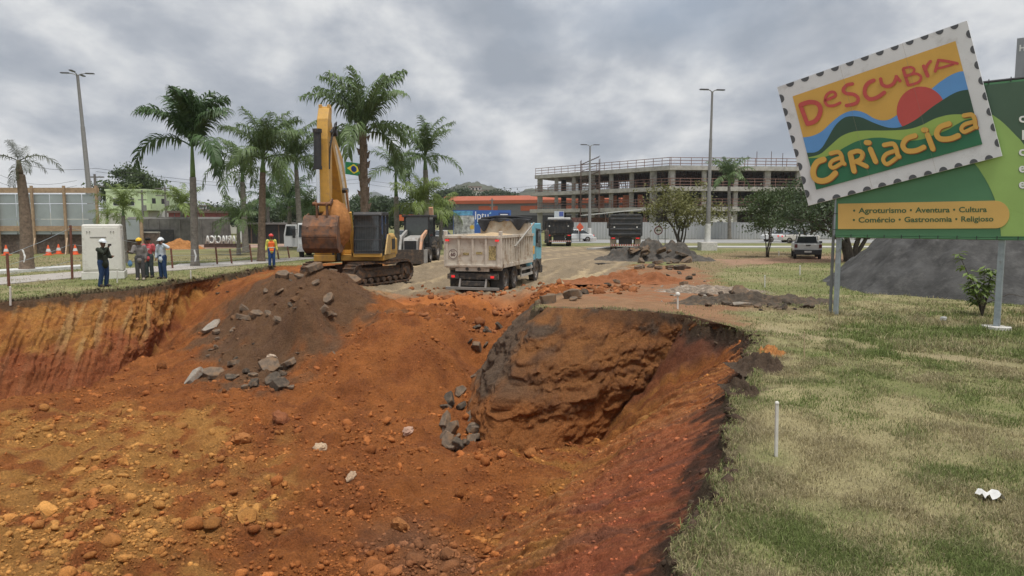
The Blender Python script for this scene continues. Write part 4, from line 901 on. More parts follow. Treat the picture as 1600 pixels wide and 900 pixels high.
# ---------------------------------------------------------------- excavator
ex = thing('excavator', 'yellow crawler excavator with raised boom and soil filled bucket on the spoil mound', 'excavator', (-7.08, 32.8, -.30), 0)
def track_part(off):
    """one crawler: chain of shoes round a stadium, frame, rollers, sprocket and idler"""
    Lh, rd, w_ = 1.75, .46, .60; d = Vector((math.sin(R(27)), math.cos(R(27)), 0)); s = Vector((math.cos(R(27)), -math.sin(R(27)), 0)); c = s * off
    def pt(a, b, z): return c + d * a + s * b + Vector((0, 0, z))
    path = [(-Lh + 2 * Lh * i / 16, rd * 2) for i in range(16)] + [(Lh + rd * math.sin(t), rd + rd * math.cos(t)) for t in np.linspace(0, math.pi, 9)[:-1]] + \
           [(Lh - 2 * Lh * i / 16, 0) for i in range(16)] + [(-Lh - rd * math.sin(t), rd - rd * math.cos(t)) for t in np.linspace(0, math.pi, 9)[:-1]]
    m = MB(); n = len(path)
    for i in range(n):
        a, b = Vector(path[i]), Vector(path[(i + 1) % n]); t = (b - a); ln = t.length; t.normalize(); mid = (a + b) / 2
        nz = Vector((-t.y, t.x)); rm = Matrix((s, d * t.x + Vector((0, 0, t.y)), d * nz.x + Vector((0, 0, nz.y)))).transposed()
        m.box(pt(mid.x, 0, mid.y), (w_, ln * .94, .05), m=rm)
        m.box(pt(mid.x + nz.x * .05, 0, mid.y + nz.y * .05), (w_ * .98, .03, .06), m=rm)
    tr = m.build('crawler_track', trackm, ex)
    m = MB(); rm = Matrix((s, d, Vector((0, 0, 1)))).transposed()
    m.box(pt(0, 0, .45), (.34, 2 * Lh, .30), m=rm); m.box(pt(0, 0, .66), (.22, 2 * Lh * .8, .14), m=rm)
    m.build('track_frame', trackm, tr, bevel=.03)
    for a, r_ in ((-Lh, .40), (Lh, .38)):
        m = MB(); m.tube([pt(a, -.2, rd), pt(a, .2, rd)], r_, 20); m.tube([pt(a, -.27, rd), pt(a, .27, rd)], r_ * .5, 14); m.build('sprocket' if a > 0 else 'idler', trackm, tr, smooth=True)
    for i in range(7):
        a = -1.35 + i * .45; m = MB(); m.tube([pt(a, -.24, .16), pt(a, .24, .16)], .12, 12); m.build('track_roller', trackm, tr, smooth=True)
track_part(1.2); track_part(-1.2)
m = MB(); m.box((0, 0, .6), (1.6, 1.5, .4), rz=-R(27)); m.cyl((0, 0, .92), .75, .30, n=24); m.build('slew_ring', trackm, ex, bevel=.03)
UP = bpy.data.objects.new  # upper works are parts of the same machine
zb = 1.02
m = MB(); m.b6(-1.35, 1.35, -1.0, 2.3, zb, zb + .22); m.build('house_deck', cyel, ex, bevel=.02)
m = MB(); m.prism([(-1.35, zb + .22), (1.38, zb + .22), (1.38, 2.05), (1.30, 2.2), (-1.25, 2.2), (-1.35, 2.05)], 'y', .75, 2.0); m.build('engine_hood', cyel, ex, bevel=.05)
m = MB(); m.prism([(-1.38, zb + .1), (1.38, zb + .1), (1.38, 1.9), (1.2, 2.12), (-1.2, 2.12), (-1.38, 1.9)], 'y', 2.02, 2.62); m.build('counterweight', cyel, ex, bevel=.09)
m = MB()
for y in (.95, 1.25, 1.55): m.b6(1.375, 1.40, y, y + .22, 1.45, 1.95)
m.build('side_grille', cdk, ex)
m = MB(); m.b6(.0, 1.34, .55, .74, zb + .22, 1.9); m.b6(1.32, 1.385, -.2, .74, zb + .24, 1.95); m.build('side_panel', cyel, ex, bevel=.03)
tb = (-1.72, -.78, -1.15, .4)
m = MB(); m.b6(tb[0], tb[1], -1.32, .5, 1.0, 1.30); m.build('step_box', cyel, ex, bevel=.03)
m = MB(); m.b6(tb[0] + .02, tb[1] - .0, -1.30, .5, 1.305, 1.72); m.build('tool_box', cyel, ex, bevel=.06)
m = MB(); m.b6(-1.42, -1.12, -1.335, -1.325, 1.40, 1.58); m.build('name_plate', plate_w, ex)
m = MB(); m.b6(-.90, -.80, -1.31, -1.2, 1.05, 1.72); m.b6(-.74, -.58, -1.15, -.9, zb, 1.8); m.build('hose_block', cdk, ex, bevel=.02)
for s in (-1, 1): m = MB(); m.prism([(-1.1, zb + .2), (.5, zb + .2), (.0, 2.15), (-.75, 2.05)], 'x', -.42 + s * .33 - .025, -.42 + s * .33 + .025); m.build('boom_bracket', cyel, ex, bevel=.01)
# cab with front guard
cx0, cx1, cy0, cy1, cz0, cz1 = .10, 1.32, -1.45, .45, zb + .2, 3.16
m = MB(); m.b6(cx0, cx1, cy0, cy1, cz0, cz0 + .28)
for x in (cx0 + .05, cx1 - .05):
    for y, lean in ((cy0 + .05, .10), (cy1 - .05, 0), (-.45, .02)): m.bar((x, y, cz0 + .2), (x, y + lean, cz1 - .05), .11)
m.prism([(cy0 + .02, cz1 - .12), (cy1 + .02, cz1 - .12), (cy1 - .05, cz1 + .03), (cy0 + .15, cz1 + .03)], 'x', cx0 - .03, cx1 + .03)
m.b6(cx0, cx1, cy1 - .06, cy1, cz0, cz1); cabo = m.build('cab_frame', cdk, ex, bevel=.025)
m = MB(); m.prism([(cy0 + .07, cz0 + .28), (cy1 - .1, cz0 + .28), (cy1 - .1, cz1 - .12), (cy0 + .15, cz1 - .12)], 'x', cx0 + .05, cx1 - .05); m.build('cab_glass', mat('cab_glass_pale', (.075, .09, .095), .08, spec=.9), ex)
m = MB(); m.b6(cx0 - .02, cx1 + .02, cy0 - .04, cy0 + .1, cz0 - .02, cz0 + .14); m.build('cab_sill', cyel, ex, bevel=.02)
gm = MB()
for i in range(15):
    x = cx0 + .09 + (cx1 - cx0 - .18) * i / 14; gm.bar((x, cy0 - .06, cz0 + .16), (x, cy0 + .02, cz1 - .1), .011)
for z in (cz0 + .16, cz0 + .75, cz0 + 1.35, cz1 - .1): gm.bar((cx0 + .03, cy0 - .05, z), (cx1 - .03, cy0 - .05, z), .035)
tag(gm.build('guard_bars', mat('guard_grey', (.07, .072, .075), .5), cabo), kind='stuff')
m = MB(); m.bar((cx1 + .02, cy0 + .1, cz1 - .4), (cx1 + .2, cy0, cz1 - .5), .025); m.b6(cx1 + .14, cx1 + .22, cy0 - .14, cy0 + .06, cz1 - .95, cz1 - .5); m.build('mirror', cdk, ex, bevel=.02)
m = MB(); m.prism([(-1.1, 1.3), (.2, 1.25), (.4, 2.1), (-.35, 2.2)], 'x', 1.385, 1.45); m.build('hand_rail_panel', mat('panel_tan', (.5, .33, .12), .6, dirt=(MUD, .3, 4)), ex, bevel=.01)
# boom, arm, bucket in the plane x = xb
xb = -.42; FT, BE, TP = (-.55, 1.75), (-2.0, 5.0), (-3.75, 7.05)
boom = [(-.25, 1.55), (-.75, 1.5), (-2.05, 3.7), (-2.75, 5.1), (-3.95, 6.85), (-3.85, 7.2), (-3.55, 7.22), (-1.9, 5.95), (-1.25, 4.7), (-.2, 2.0)]
m = MB(); m.prism(boom, 'x', xb - .23, xb + .23); bo = m.build('boom', cyel, ex, bevel=.03)
m = MB(); m.prism([(-1.15, 2.9), (-1.9, 4.3), (-2.6, 5.4), (-3.2, 6.3), (-3.1, 6.5), (-2.2, 5.55), (-1.6, 4.5), (-.95, 3.0)], 'x', xb + .232, xb + .24); m.build('side_stripe', mat('boom_stripe', (.62, .55, .47), .5, dirt=(MUD, .3, 5)), bo)
for s in (-1, 1):
    x = xb + s * .42
    m = MB(); m.tube([(x, -1.0, 1.4), (x, -1.75, 3.2)], .11, 12); m.build('boom_cylinder', cyel, ex, smooth=True)
    m = MB(); m.tube([(x, -1.75, 3.2), (x, -2.15, 4.35)], .055, 10); m.build('boom_cylinder_rod', chrome, ex, smooth=True)
for y_, z_, r_ in ((-2.05, 4.3, .13), (-3.72, 6.95, .16)): m = MB(); m.tube([(xb - .4, y_, z_), (xb + .46, y_, z_)], r_, 14); m.build('pivot_pin', cdk, ex, smooth=True)
arm = [(-3.45, 7.25), (-3.6, 7.55), (-3.55, 8.05), (-3.95, 8.1), (-4.2, 7.55), (-4.35, 6.6), (-4.25, 3.2), (-4.1, 3.0), (-3.85, 3.1), (-3.62, 6.55)]
m = MB(); m.prism(arm, 'x', xb - .22, xb + .22); ao = m.build('arm', cyel, ex, bevel=.03)
m = MB()
for s in (-1, 1): m.prism([(-3.5, 7.9), (-3.95, 7.95), (-3.95, 8.25), (-3.7, 8.3), (-3.5, 8.15)], 'x', xb + s * .17 - .04, xb + s * .17 + .04)
m.tube([(xb - .24, -3.72, 8.12), (xb + .24, -3.72, 8.12)], .08, 10); m.build('arm_ear', cyel, ao, bevel=.01)
xc = xb - .12
m = MB(); m.tube([(xc, -4.55, 7.0), (xc, -4.62, 5.2)], .15, 14); m.tube([(xc, -4.56, 7.02), (xc, -4.56, 6.85)], .18, 14); m.tube([(xc, -4.62, 5.3), (xc, -4.62, 5.15)], .175, 14); m.build('bucket_cylinder', cdk, ex, smooth=True)
m = MB(); m.tube([(xc, -4.62, 5.2), (xc, -4.6, 3.55)], .075, 12); m.build('bucket_cylinder_rod', chrome, ex, smooth=True)
m = MB()
for s in (-1, 1): m.bar((xb + s * .3, -4.6, 3.55), (xb + s * .3, -4.1, 3.75), .06, .16); m.bar((xb + s * .2, -4.6, 3.55), (xb + s * .2, -4.55, 2.75), .07, .18)
m.tube([(xb - .36, -4.6, 3.55), (xb + .36, -4.6, 3.55)], .09, 10); m.tube([(xb - .36, -4.1, 3.12), (xb + .36, -4.1, 3.12)], .1, 10); m.tube([(xb - .36, -4.55, 2.75), (xb + .36, -4.55, 2.75)], .1, 10)
m.build('bucket_linkage', rust, ex, bevel=.01)
m = MB()
for a, b in (((xb + .3, -3.7, 7.2), (xb + .3, -4.3, 6.4)), ((xb + .34, -3.5, 7.0), (xb + .34, -4.4, 6.9))):
    q = [Vector(a).lerp(Vector(b), t) + Vector((.1 * math.sin(t * 3.1), 0, .28 * math.sin(t * 3.14))) for t in np.linspace(0, 1, 9)]; m.tube(q, .03, 6)
m.tube([(xb + .24, -3.2, 6.9), (xb + .34, -3.3, 7.55), (xb + .34, -3.6, 7.4), (xb + .25, -4.1, 6.2), (xb + .24, -4.25, 5.2)], .03, 6); m.build('hydraulic_hose', cdk, ex, smooth=True)
bw, bx = .66, xb - .05
prof = [(-4.62, 2.95), (-4.86, 2.6), (-4.95, 2.1), (-4.85, 1.72), (-4.5, 1.52), (-4.0, 1.55), (-3.45, 1.85), (-3.3, 2.1)]
inner = [(a + .06 * (1 if a < -4.3 else .2), b + .07) for a, b in prof]
m = MB(); m.prism(prof + inner[::-1], 'x', bx - bw, bx + bw); bu = m.build('bucket', rust, ex, bevel=.01)
for s in (-1, 1): m = MB(); m.prism(prof + [(-3.6, 2.7), (-3.95, 3.1)], 'x', bx + s * bw - .03, bx + s * bw + .03); m.build('bucket_side_plate', rust, bu, bevel=.008)
m = MB(); m.prism([(-4.64, 2.95), (-4.9, 2.55), (-4.55, 2.55), (-4.3, 3.0)], 'x', bx - .5, bx - .42); m.prism([(-4.64, 2.95), (-4.9, 2.55), (-4.55, 2.55), (-4.3, 3.0)], 'x', bx + .42, bx + .5); m.b6(bx - bw - .01, bx + bw + .01, -4.975, -4.9, 2.18, 2.26); m.build('bucket_rib', rust, bu)
m = MB()
for i in range(5): x = bx - bw + .12 + i * .28; m.prism([(-3.5, 1.8), (-3.2, 2.1), (-3.05, 2.42), (-3.3, 2.15)], 'x', x - .06, x + .06)
m.build('bucket_tooth', rust, bu)
m = MB(); m.ball((0, 0, 0), 1, 24, 16); vv = []
for a, b, c in m.v:
    n_ = 1 + .10 * float(fbm(np.array([a * 2 + 5]), np.array([b * 2 + c * 1.7]), 7, 3)[0]); vv.append((bx + .42 + a * .60 * n_, -3.9 + b * .62 * n_, 2.62 + c * .98 * n_))
m.v = vv; m.build('soil_load', soil_o, bu, smooth='all')
for o in list(ex.children_recursive):                               # overall reach of the raised boom
    if o.name.split('.')[0] in ('boom', 'arm', 'arm_ear', 'side_stripe', 'boom_cylinder', 'boom_cylinder_rod', 'pivot_pin', 'bucket_cylinder', 'bucket_cylinder_rod', 'bucket_linkage', 'hydraulic_hose'):
        for v in o.data.vertices:
            if v.co.z > 3: v.co.z = 3 + (v.co.z - 3) * .84
# ---------------------------------------------------------------- tipper truck
twh = mat('tipper_cream', (.55, .50, .42), .6, var=.12, scale=3, dirt=((.30, .21, .13), .38, 2.6), bump=.04)
tdk = mat('chassis_dark', (.045, .042, .04), .8, var=.35, scale=6, dirt=((.18, .14, .10), .45, 3.5))
tblu = mat('cab_light_blue', (.17, .46, .58), .4, var=.08, dirt=((.4, .42, .4), .2, 3)); tor = mat('cab_orange', (.72, .38, .06), .45)
sandm = mat('sand_load', (.45, .33, .20), .95, var=.2, scale=6, bump=.8, bscale=20, spec=.2); tarpw = mat('canvas_inside', (.50, .45, .37), .85, var=.15, dirt=((.30, .20, .11), .5, 3)); tarpb = mat('black_tarp', (.016, .016, .018), .7, var=.3, bump=.5, bscale=8)
tr = thing('tipper_truck', 'cream tipper truck with light blue cab seen from behind in the yard', 'truck', (-1.70, 30.66, -.60), -R(17))
w2 = 1.25
m = MB(); m.b6(-w2, w2, 0, .07, 1.16, 2.42); tg = m.build('tailgate', twh, tr, bevel=.01)
for x in (-1.18, -.62, .02, .62, 1.18): m = MB(); m.b6(x - .05, x + .05, -.07, -.002, 1.22, 2.36); m.build('tailgate_rib', twh, tg, bevel=.01)
m = MB(); m.b6(-w2 - .02, w2 + .02, -.09, -.002, 2.34, 2.46); m.b6(-w2, w2, -.09, -.002, 1.12, 1.22); m.build('tailgate_rail', twh, tg, bevel=.01)
def disc(m, c, r0, r1, n=28):
    vs = []; fs = []
    for i in range(n):
        t = 2 * math.pi * i / n; vs += [(c[0] + r0 * math.cos(t), c[1], c[2] + r0 * math.sin(t)), (c[0] + r1 * math.cos(t), c[1], c[2] + r1 * math.sin(t))]
    for i in range(n): a, b = 2 * i, 2 * ((i + 1) % n); fs.append((a, b, b + 1, a + 1))
    m.add(vs, fs); return m
stk = mat('sticker_brown', (.11, .05, .05), .6); stp = mat('sticker_paper', (.60, .56, .48), .6)
m = disc(MB(), (-.90, -.012, 1.66), .001, .24); m.build('speed_sticker', stp, tg)
m = disc(MB(), (-.90, -.016, 1.66), .19, .215); m.build('speed_sticker_ring', stk, tg)
def txt_local(name, body, c, w_, h, mt, parent, bold=.02, mirror=False, yaw=0):
    """flat lettering in the local xz plane facing -y"""
    def fm(t, y, co):
        x = (t - .5) * w_ * (-1 if mirror else 1); return Vector((c[0] + x * math.cos(yaw), c[1] + x * math.sin(yaw), c[2] + y * h))
    return text_mesh(name, body, fm, mt, parent, bold)
txt_local('speed_number', '60', (-.90, -.02, 1.57), .22, .22, stk, tg, .03)
txt_local('speed_caption', 'MAX', (-.90, -.02, 1.76), .2, .09, stk, tg, .01)
for x0_, x1_, z0_, z1_ in ((-.44, -.16, 1.62, 1.73), (.16, .45, 1.66, 1.77), (.74, 1.06, 1.42, 2.02)):
    m = MB(); m.b6(x0_, x1_, -.014, -.004, z0_, z1_); o = m.build('sticker', mat('sticker_mottled', (.34, .27, .12), .6, var=.9, scale=14), tg)
for s in (-1, 1): m = MB(); m.b6(s * 1.14 - .09, s * 1.14 + .09, -.1, -.092, 2.22, 2.3); m.build('reflector', redl, tg)
# body sides flare towards the front
for s in (-1, 1):
    m = MB(); m.b6(s * w2 - .04, s * w2 + .04, .09, 5.0, 1.18, 2.44); sd2 = m.build('body_side', twh, tr, bevel=.01)
    for i in range(13): y = .16 + i * .39; m = MB(); m.b6(s * w2 + (.042 if s > 0 else -.11), s * w2 + (.11 if s > 0 else -.042), y, y + .08, 1.26, 2.36); m.build('side_rib', twh, sd2)
    m = MB(); m.b6(s * w2 + (.03 if s > 0 else -.13), s * w2 + (.13 if s > 0 else -.03), .0, 5.06, 2.36, 2.49); m.b6(s * w2 + (.03 if s > 0 else -.1), s * w2 + (.1 if s > 0 else -.03), .3, 5.0, 1.08, 1.25); m.build('side_rail', twh, sd2, bevel=.01)
    m = MB(); m.b6(s * 1.26 - .07, s * 1.26 + .07, -.05, .12, 1.1, 2.66); m.build('corner_post', twh, tr, bevel=.02)
m = MB(); m.b6(-w2, w2, .0, 5.0, 1.06, 1.16); m.build('body_floor', twh, tr)
m = MB(); m.prism([(-w2, 1.16), (w2, 1.16), (w2, 2.9), (1.0, 3.12), (-1.0, 3.12), (-w2, 2.9)], 'y', 5.0, 5.1); m.build('headboard', twh, tr, bevel=.02)
u = np.linspace(0, 1, 24); g = MB()
g.v = [(-1.2 + 2.4 * b, .1 + 4.85 * a, 2.36 + .18 * math.sin(a * 3) * math.sin(b * math.pi) + .05 * float(pn(np.array([a * 6]), np.array([b * 6]), 8)[0])) for a in u for b in u]
g.f = [(i * 24 + j, i * 24 + j + 1, (i + 1) * 24 + j + 1, (i + 1) * 24 + j) for i in range(23) for j in range(23)]; g.build('sand_load', sandm, tr, smooth='all')
# rounded load cover at the front half: pale canvas hump with black tarp thrown over it
def sheet(name, mt, fx, nu=28, nv=24, th=.03):
    g = MB(); g.v = [fx(a, b) for a in np.linspace(0, 1, nu) for b in np.linspace(0, 1, nv)]
    g.f = [(i * nv + j, i * nv + j + 1, (i + 1) * nv + j + 1, (i + 1) * nv + j) for i in range(nu - 1) for j in range(nv - 1)]
    o = g.build(name, mt, tr, smooth='all'); md = o.modifiers.new('solid', 'SOLIDIFY'); md.thickness = th; return o
m = MB(); m.prism([(-1.2, 2.3), (1.2, 2.3), (1.22, 2.95), (.9, 3.12), (-.9, 3.12), (-1.2, 2.95)], 'y', 4.42, 4.5); m.build('canvas_bulkhead', tarpw, tr, bevel=.02)
for s in (-1, 1): m = MB(); m.prism([(4.5, 2.45), (5.0, 2.45), (5.0, 3.0), (4.5, 3.0)], 'x', s * 1.2 - .03, s * 1.2 + .03); m.build('bulkhead_side', twh, tr)
def swag(b): return .10 + .50 * math.exp(-((b - .13) / .085) ** 2) + .42 * math.exp(-((b - .80) / .10) ** 2) + .05 * math.sin(b * 19)
sheet('black_tarp', tarpb, lambda a, b: (-1.3 + 2.6 * b, 5.1 - .75 * min(1, a * 2) - .08 * max(0, a - .5) * (1 + math.sin(b * 31)), 3.16 + .06 * math.sin(b * math.pi) + .03 * math.sin(b * 14 + a * 5) - (swag(b) * (a - .5) * 2 if a > .5 else 0)), 26, 40)
m = MB(); m.tube([(-1.32, 4.9, 3.2), (-.5, 4.85, 3.3), (.5, 4.85, 3.29), (1.32, 4.9, 3.2)], .07, 8); m.build('tarp_roll', tarpb, tr, smooth=True)
m = MB(); m.bar((1.4, 1.7, 1.95), (1.42, 4.85, 3.0), .07, .05); m.build('tarp_arm', mat('tarp_arm_grey', (.30, .28, .25), .6), tr)
# chassis, wheels
m = MB()
for x in (-.42, .42): m.b6(x - .06, x + .06, .15, 7.6, .78, 1.04)
for y in (.3, 1.2, 2.5, 4.0, 5.6): m.b6(-.42, .42, y, y + .12, .82, 1.0)
m.b6(-.9, .9, .35, .5, .82, 1.04); m.build('chassis', tdk, tr, bevel=.01)
m = MB(); m.b6(-1.12, 1.12, .06, .16, .56, .84); m.b6(-.55, .55, .0, .1, .28, .5); m.build('rear_crossmember', tdk, tr, bevel=.02)
m = MB(); m.b6(-.6, .6, -.01, -.0, 1.02, 1.14); m.b6(-.8, .75, .0, .06, .92, 1.1); m.build('hinge_beam', twh, tr)
for x in (-.25, .3): m = MB(); m.cyl((x, -.03, 1.02), .07, .05, 'y', 14); m.build('hinge', tdk, tr)
m = MB(); m.b6(-1.22, 1.22, -.12, -.02, .12, .24); m.bar((-.6, .1, .6), (-.6, -.06, .2), .08); m.bar((.6, .1, .6), (.6, -.06, .2), .08); m.build('underrun_bar', mat('bar_grey', (.24, .22, .2), .7, var=.2), tr, bevel=.01)
for s in (-1, 1):
    m = MB(); m.b6(s * .92 - .26, s * .92 + .26, -.02, .07, .58, .80); tl = m.build('light_housing', tdk, tr, bevel=.015)
    m = MB(); m.b6(s * .9 - .08, s * .9 + .08, -.032, -.021, .64, .74); m.build('tail_light', redl, tl)
    m = MB(); m.b6(s * .95 - .28, s * .95 + .28, .45, .49, .12, .98); m.build('mud_flap', tdk, tr)
for s in (-1, 1):
    for y in (1.05, 2.4):
        wheel(tr, (s * 1.03, y, .52), .52, .30, out=s); wheel(tr, (s * .70, y, .52), .52, .28, out=s)
    wheel(tr, (s * 1.06, 6.1, .52), .52, .30, out=s)
    m = MB(); pr = [(.35, .95), (.62, 1.1), (2.9, 1.1), (3.15, .85), (3.22, .85), (2.95, 1.16), (.58, 1.16), (.28, .97)]; m.prism(pr, 'x', s * 1.02 - .2, s * 1.02 + .2); m.build('mudguard', twh, tr)
    m = MB()
    for z in (.52, .82): m.b6(s * 1.2 - .02, s * 1.2 + .02, 3.35, 5.35, z - .06, z + .06)
    for y in (3.45, 5.2): m.b6(s * 1.16 - .03, s * 1.16 + .03, y, y + .06, .46, .95)
    m.build('side_guard', mat('guard_white', (.48, .46, .42), .6, dirt=(MUD, .3, 4)), tr)
    m = MB(); m.b6(s * .8 - .24, s * .8 + .24, 3.5, 4.9, .5, .98); m.build('fuel_tank', tdk, tr, bevel=.05)
for x in (.0,): m = MB(); m.bar((-1.0, 1.05, .52), (1.0, 1.05, .52), .12); m.bar((-1.0, 2.4, .52), (1.0, 2.4, .52), .12); m.ball((0, 1.05, .52), .24); m.ball((0, 2.4, .52), .24); m.build('axle', tdk, tr)
# cab: panels round a glazed box
m = MB(); m.prism([(5.35, .78), (7.15, .78), (7.2, 1.75), (7.05, 2.98), (5.42, 2.98), (5.35, 2.8)], 'x', -1.2, 1.2); cab = m.build('cab', tblu, tr, bevel=.05)
m = MB(); m.prism([(5.36, .75), (7.1, .75), (7.12, 1.15), (5.37, 1.15)], 'x', -1.215, 1.215); m.build('cab_skirt', tdk, cab, bevel=.02)
for s in (-1, 1):
    m = MB(); m.prism([(6.02, 1.82), (6.98, 1.72), (6.9, 2.68), (6.08, 2.72)], 'x', s * 1.205 - .012, s * 1.205 + .012); m.build('side_window', glass, cab)
    m = MB(); m.b6(s * 1.21 - .006, s * 1.21 + .006, 5.42, 5.75, 1.45, 1.85); m.build('orange_patch', tor, cab)
    m = MB(); m.b6(s * 1.205 - .01, s * 1.205 + .01, 5.98, 6.0, 1.2, 2.75); m.build('door_seam', tdk, cab)
    m = MB(); m.bar((s * 1.2, 7.0, 2.6), (s * 1.5, 7.05, 2.62), .04); m.bar((s * 1.5, 7.05, 2.7), (s * 1.5, 7.05, 1.8), .04); m.b6(s * 1.5 - .1, s * 1.5 + .12, 6.98, 7.1, 1.95, 2.6); m.build('mirror', tdk, tr, bevel=.02)
    m = MB(); pr = [(5.5 + .68 * math.cos(t) + .6, .52 + .68 * math.sin(t)) for t in np.linspace(-.1, 3.24, 14)] + [(6.1 + .58 * math.cos(t), .52 + .58 * math.sin(t)) for t in np.linspace(3.24, -.1, 14)]; m.prism(pr, 'x', s * 1.06 - .2, s * 1.06 + .2); m.build('wheel_arch', tdk, tr)
m = MB(); m.b6(-.9, .9, 5.335, 5.349, 1.95, 2.6); m.build('rear_window', glass, cab)
m = MB(); m.prism([(7.09, 1.85), (7.19, 1.85), (7.07, 2.8), (6.97, 2.8)], 'x', -1.08, 1.08); m.build('windscreen', glass, cab)
m = MB(); m.b6(-1.22, 1.22, 7.05, 7.35, .4, .8); m.build('front_bumper', tdk, tr, bevel=.05)
m = MB(); m.tube([(.95, 5.22, 1.0), (.95, 5.22, 3.0)], .09, 10); m.b6(-.6, .6, 5.15, 5.33, 1.0, 2.3); m.build('air_intake', tdk, tr, bevel=.02)
# ---------------------------------------------------------------- dark tippers seen from behind
dgr = mat('tipper_charcoal', (.055, .058, .062), .55, var=.2, scale=3, dirt=((.15, .12, .095), .3, 3)); dgr2 = mat('tipper_black', (.032, .033, .036), .6, var=.2, scale=3, dirt=((.12, .095, .07), .35, 3))
flapm = mat('mudguard_beige', (.42, .36, .28), .7, dirt=(MUD, .3, 5)); strm = None
def stripe_mat():
    m = bpy.data.materials.new('hazard_stripes'); m.use_nodes = True; n = m.node_tree.nodes; l = m.node_tree.links; b = n['Principled BSDF']
    c = n.new('ShaderNodeTexCoord'); w_ = n.new('ShaderNodeTexWave'); l.new(c.outputs['Object'], w_.inputs[0]); w_.bands_direction = 'X'; w_.inputs['Scale'].default_value = 1.6
    r = n.new('ShaderNodeValToRGB'); r.color_ramp.interpolation = 'CONSTANT'; l.new(w_.outputs[1], r.inputs[0]); e = r.color_ramp.elements; e[0].color = (.5, .46, .42, 1); e[1].position = .5; e[1].color = (.35, .05, .04, 1)
    l.new(r.outputs[0], b.inputs['Base Color']); return m
strm = stripe_mat()
def dark_tipper(loc, rz, label, mt, ribs, zt_, group):
    t = thing('tipper_truck', label, 'truck', loc, rz, group); w_ = 1.25
    m = MB(); m.b6(-w_, w_, 0, .08, 1.25, zt_); g_ = m.build('tailgate', mt, t, bevel=.02)
    if ribs == 'h':
        for z in (1.35, 1.75, 2.15, zt_ - .35, zt_ - .05): m = MB(); m.b6(-w_, w_, -.1, -.003, z, z + .14); m.build('tailgate_rib', mt, g_, bevel=.02)
    else:
        for i in range(8): x = -1.15 + i * 2.3 / 7; m = MB(); m.b6(x - .04, x + .04, -.08, -.003, 1.3, zt_ - .1); m.build('tailgate_rib', mt, g_, bevel=.01)
        m = MB(); m.b6(-w_ - .05, w_ + .05, -.12, -.003, zt_ - .1, zt_ + .02); m.build('tailgate_rib', mt, g_)
    for s in (-1, 1):
        m = MB(); m.b6(s * w_ - .05, s * w_ + .05, .08, 5.2, 1.2, zt_ - .02); sd3 = m.build('body_side', mt, t)
        for i in range(7): y = .3 + i * .75; m = MB(); m.b6(s * w_ + (.05 if s > 0 else -.14), s * w_ + (.14 if s > 0 else -.05), y, y + .12, 1.25, zt_ - .1); m.build('side_rib', mt, sd3)
        m = MB(); m.cyl((s * .92, -.125, 1.98), .07, .03, 'y', 14); m.build('marker_lamp', clear_l, g_)
        m = MB(); m.b6(s * 1.02 - .2, s * 1.02 + .2, .18, .3, .98, 1.2); h_ = m.build('light_housing', tdk, t)
        m = MB(); m.b6(s * 1.0 - .15, s * 1.0 + .15, .165, .178, 1.03, 1.15); m.build('tail_light', redl, h_)
        m = MB(); m.b6(s * 1.02 - .24, s * 1.02 + .24, .42, .46, .32, 1.05); m.build('mud_flap', flapm if ribs == 'h' else tdk, t)
        for y in (.95, 2.3): wheel(t, (s * .98, y, .5), .5, .5, out=s)
        wheel(t, (s * 1.05, 6.2, .5), .5, .3, out=s)
        m = MB(); m.bar((s * 1.2, 6.6, 2.4), (s * 1.48, 6.7, 2.4), .05); m.b6(s * 1.48 - .1, s * 1.48 + .1, 6.6, 6.75, 1.8, 2.4); m.build('mirror', tdk, t)
    m = MB(); m.b6(-.45, .45, .2, 7, .7, 1.1); m.b6(-w_, w_, .05, 5.2, 1.12, 1.22); m.build('chassis', tdk, t)
    m = MB(); m.b6(-w_, w_, 5.1, 5.2, 1.2, zt_ + .1); m.build('headboard', mt, t)
    m = MB(); m.b6(-1.2, 1.2, .02, .12, .44, .56); m.build('underrun_bar', strm, t)
    m = MB(); m.b6(-.55, .55, .15, .25, .5, 1.1); m.build('rear_crossmember', cdk, t)
    m = MB(); m.prism([(5.4, .8), (7.2, .8), (7.25, 1.7), (7.1, 2.85), (5.45, 2.85)], 'x', -1.2, 1.2); c_ = m.build('cab', mat('cab_white', (.6, .6, .58), .4), t, bevel=.05)
    for s in (-1, 1): m = MB(); m.prism([(6.05, 1.8), (7.0, 1.72), (6.93, 2.6), (6.1, 2.62)], 'x', s * 1.205 - .01, s * 1.205 + .01); m.build('side_window', glass, c_)
    m = MB(); m.b6(-1.1, 1.1, .3, 5.0, zt_ - .25, zt_ - .1); m.build('sand_load', sandm, t)
    return t
p = P(977, 392.5); dark_tipper((p.x, p.y, 0), -R(8), 'charcoal tipper truck seen from behind, tailgate with horizontal ribs, beside the rubble heap', dgr, 'h', 2.95, 'dark tipper trucks by the road')
p = D(873, 384, 70); dark_tipper((p.x, p.y, 0), -R(4), 'black tipper truck half hidden behind the light blue cab', dgr2, 'v', 2.55, 'dark tipper trucks by the road')
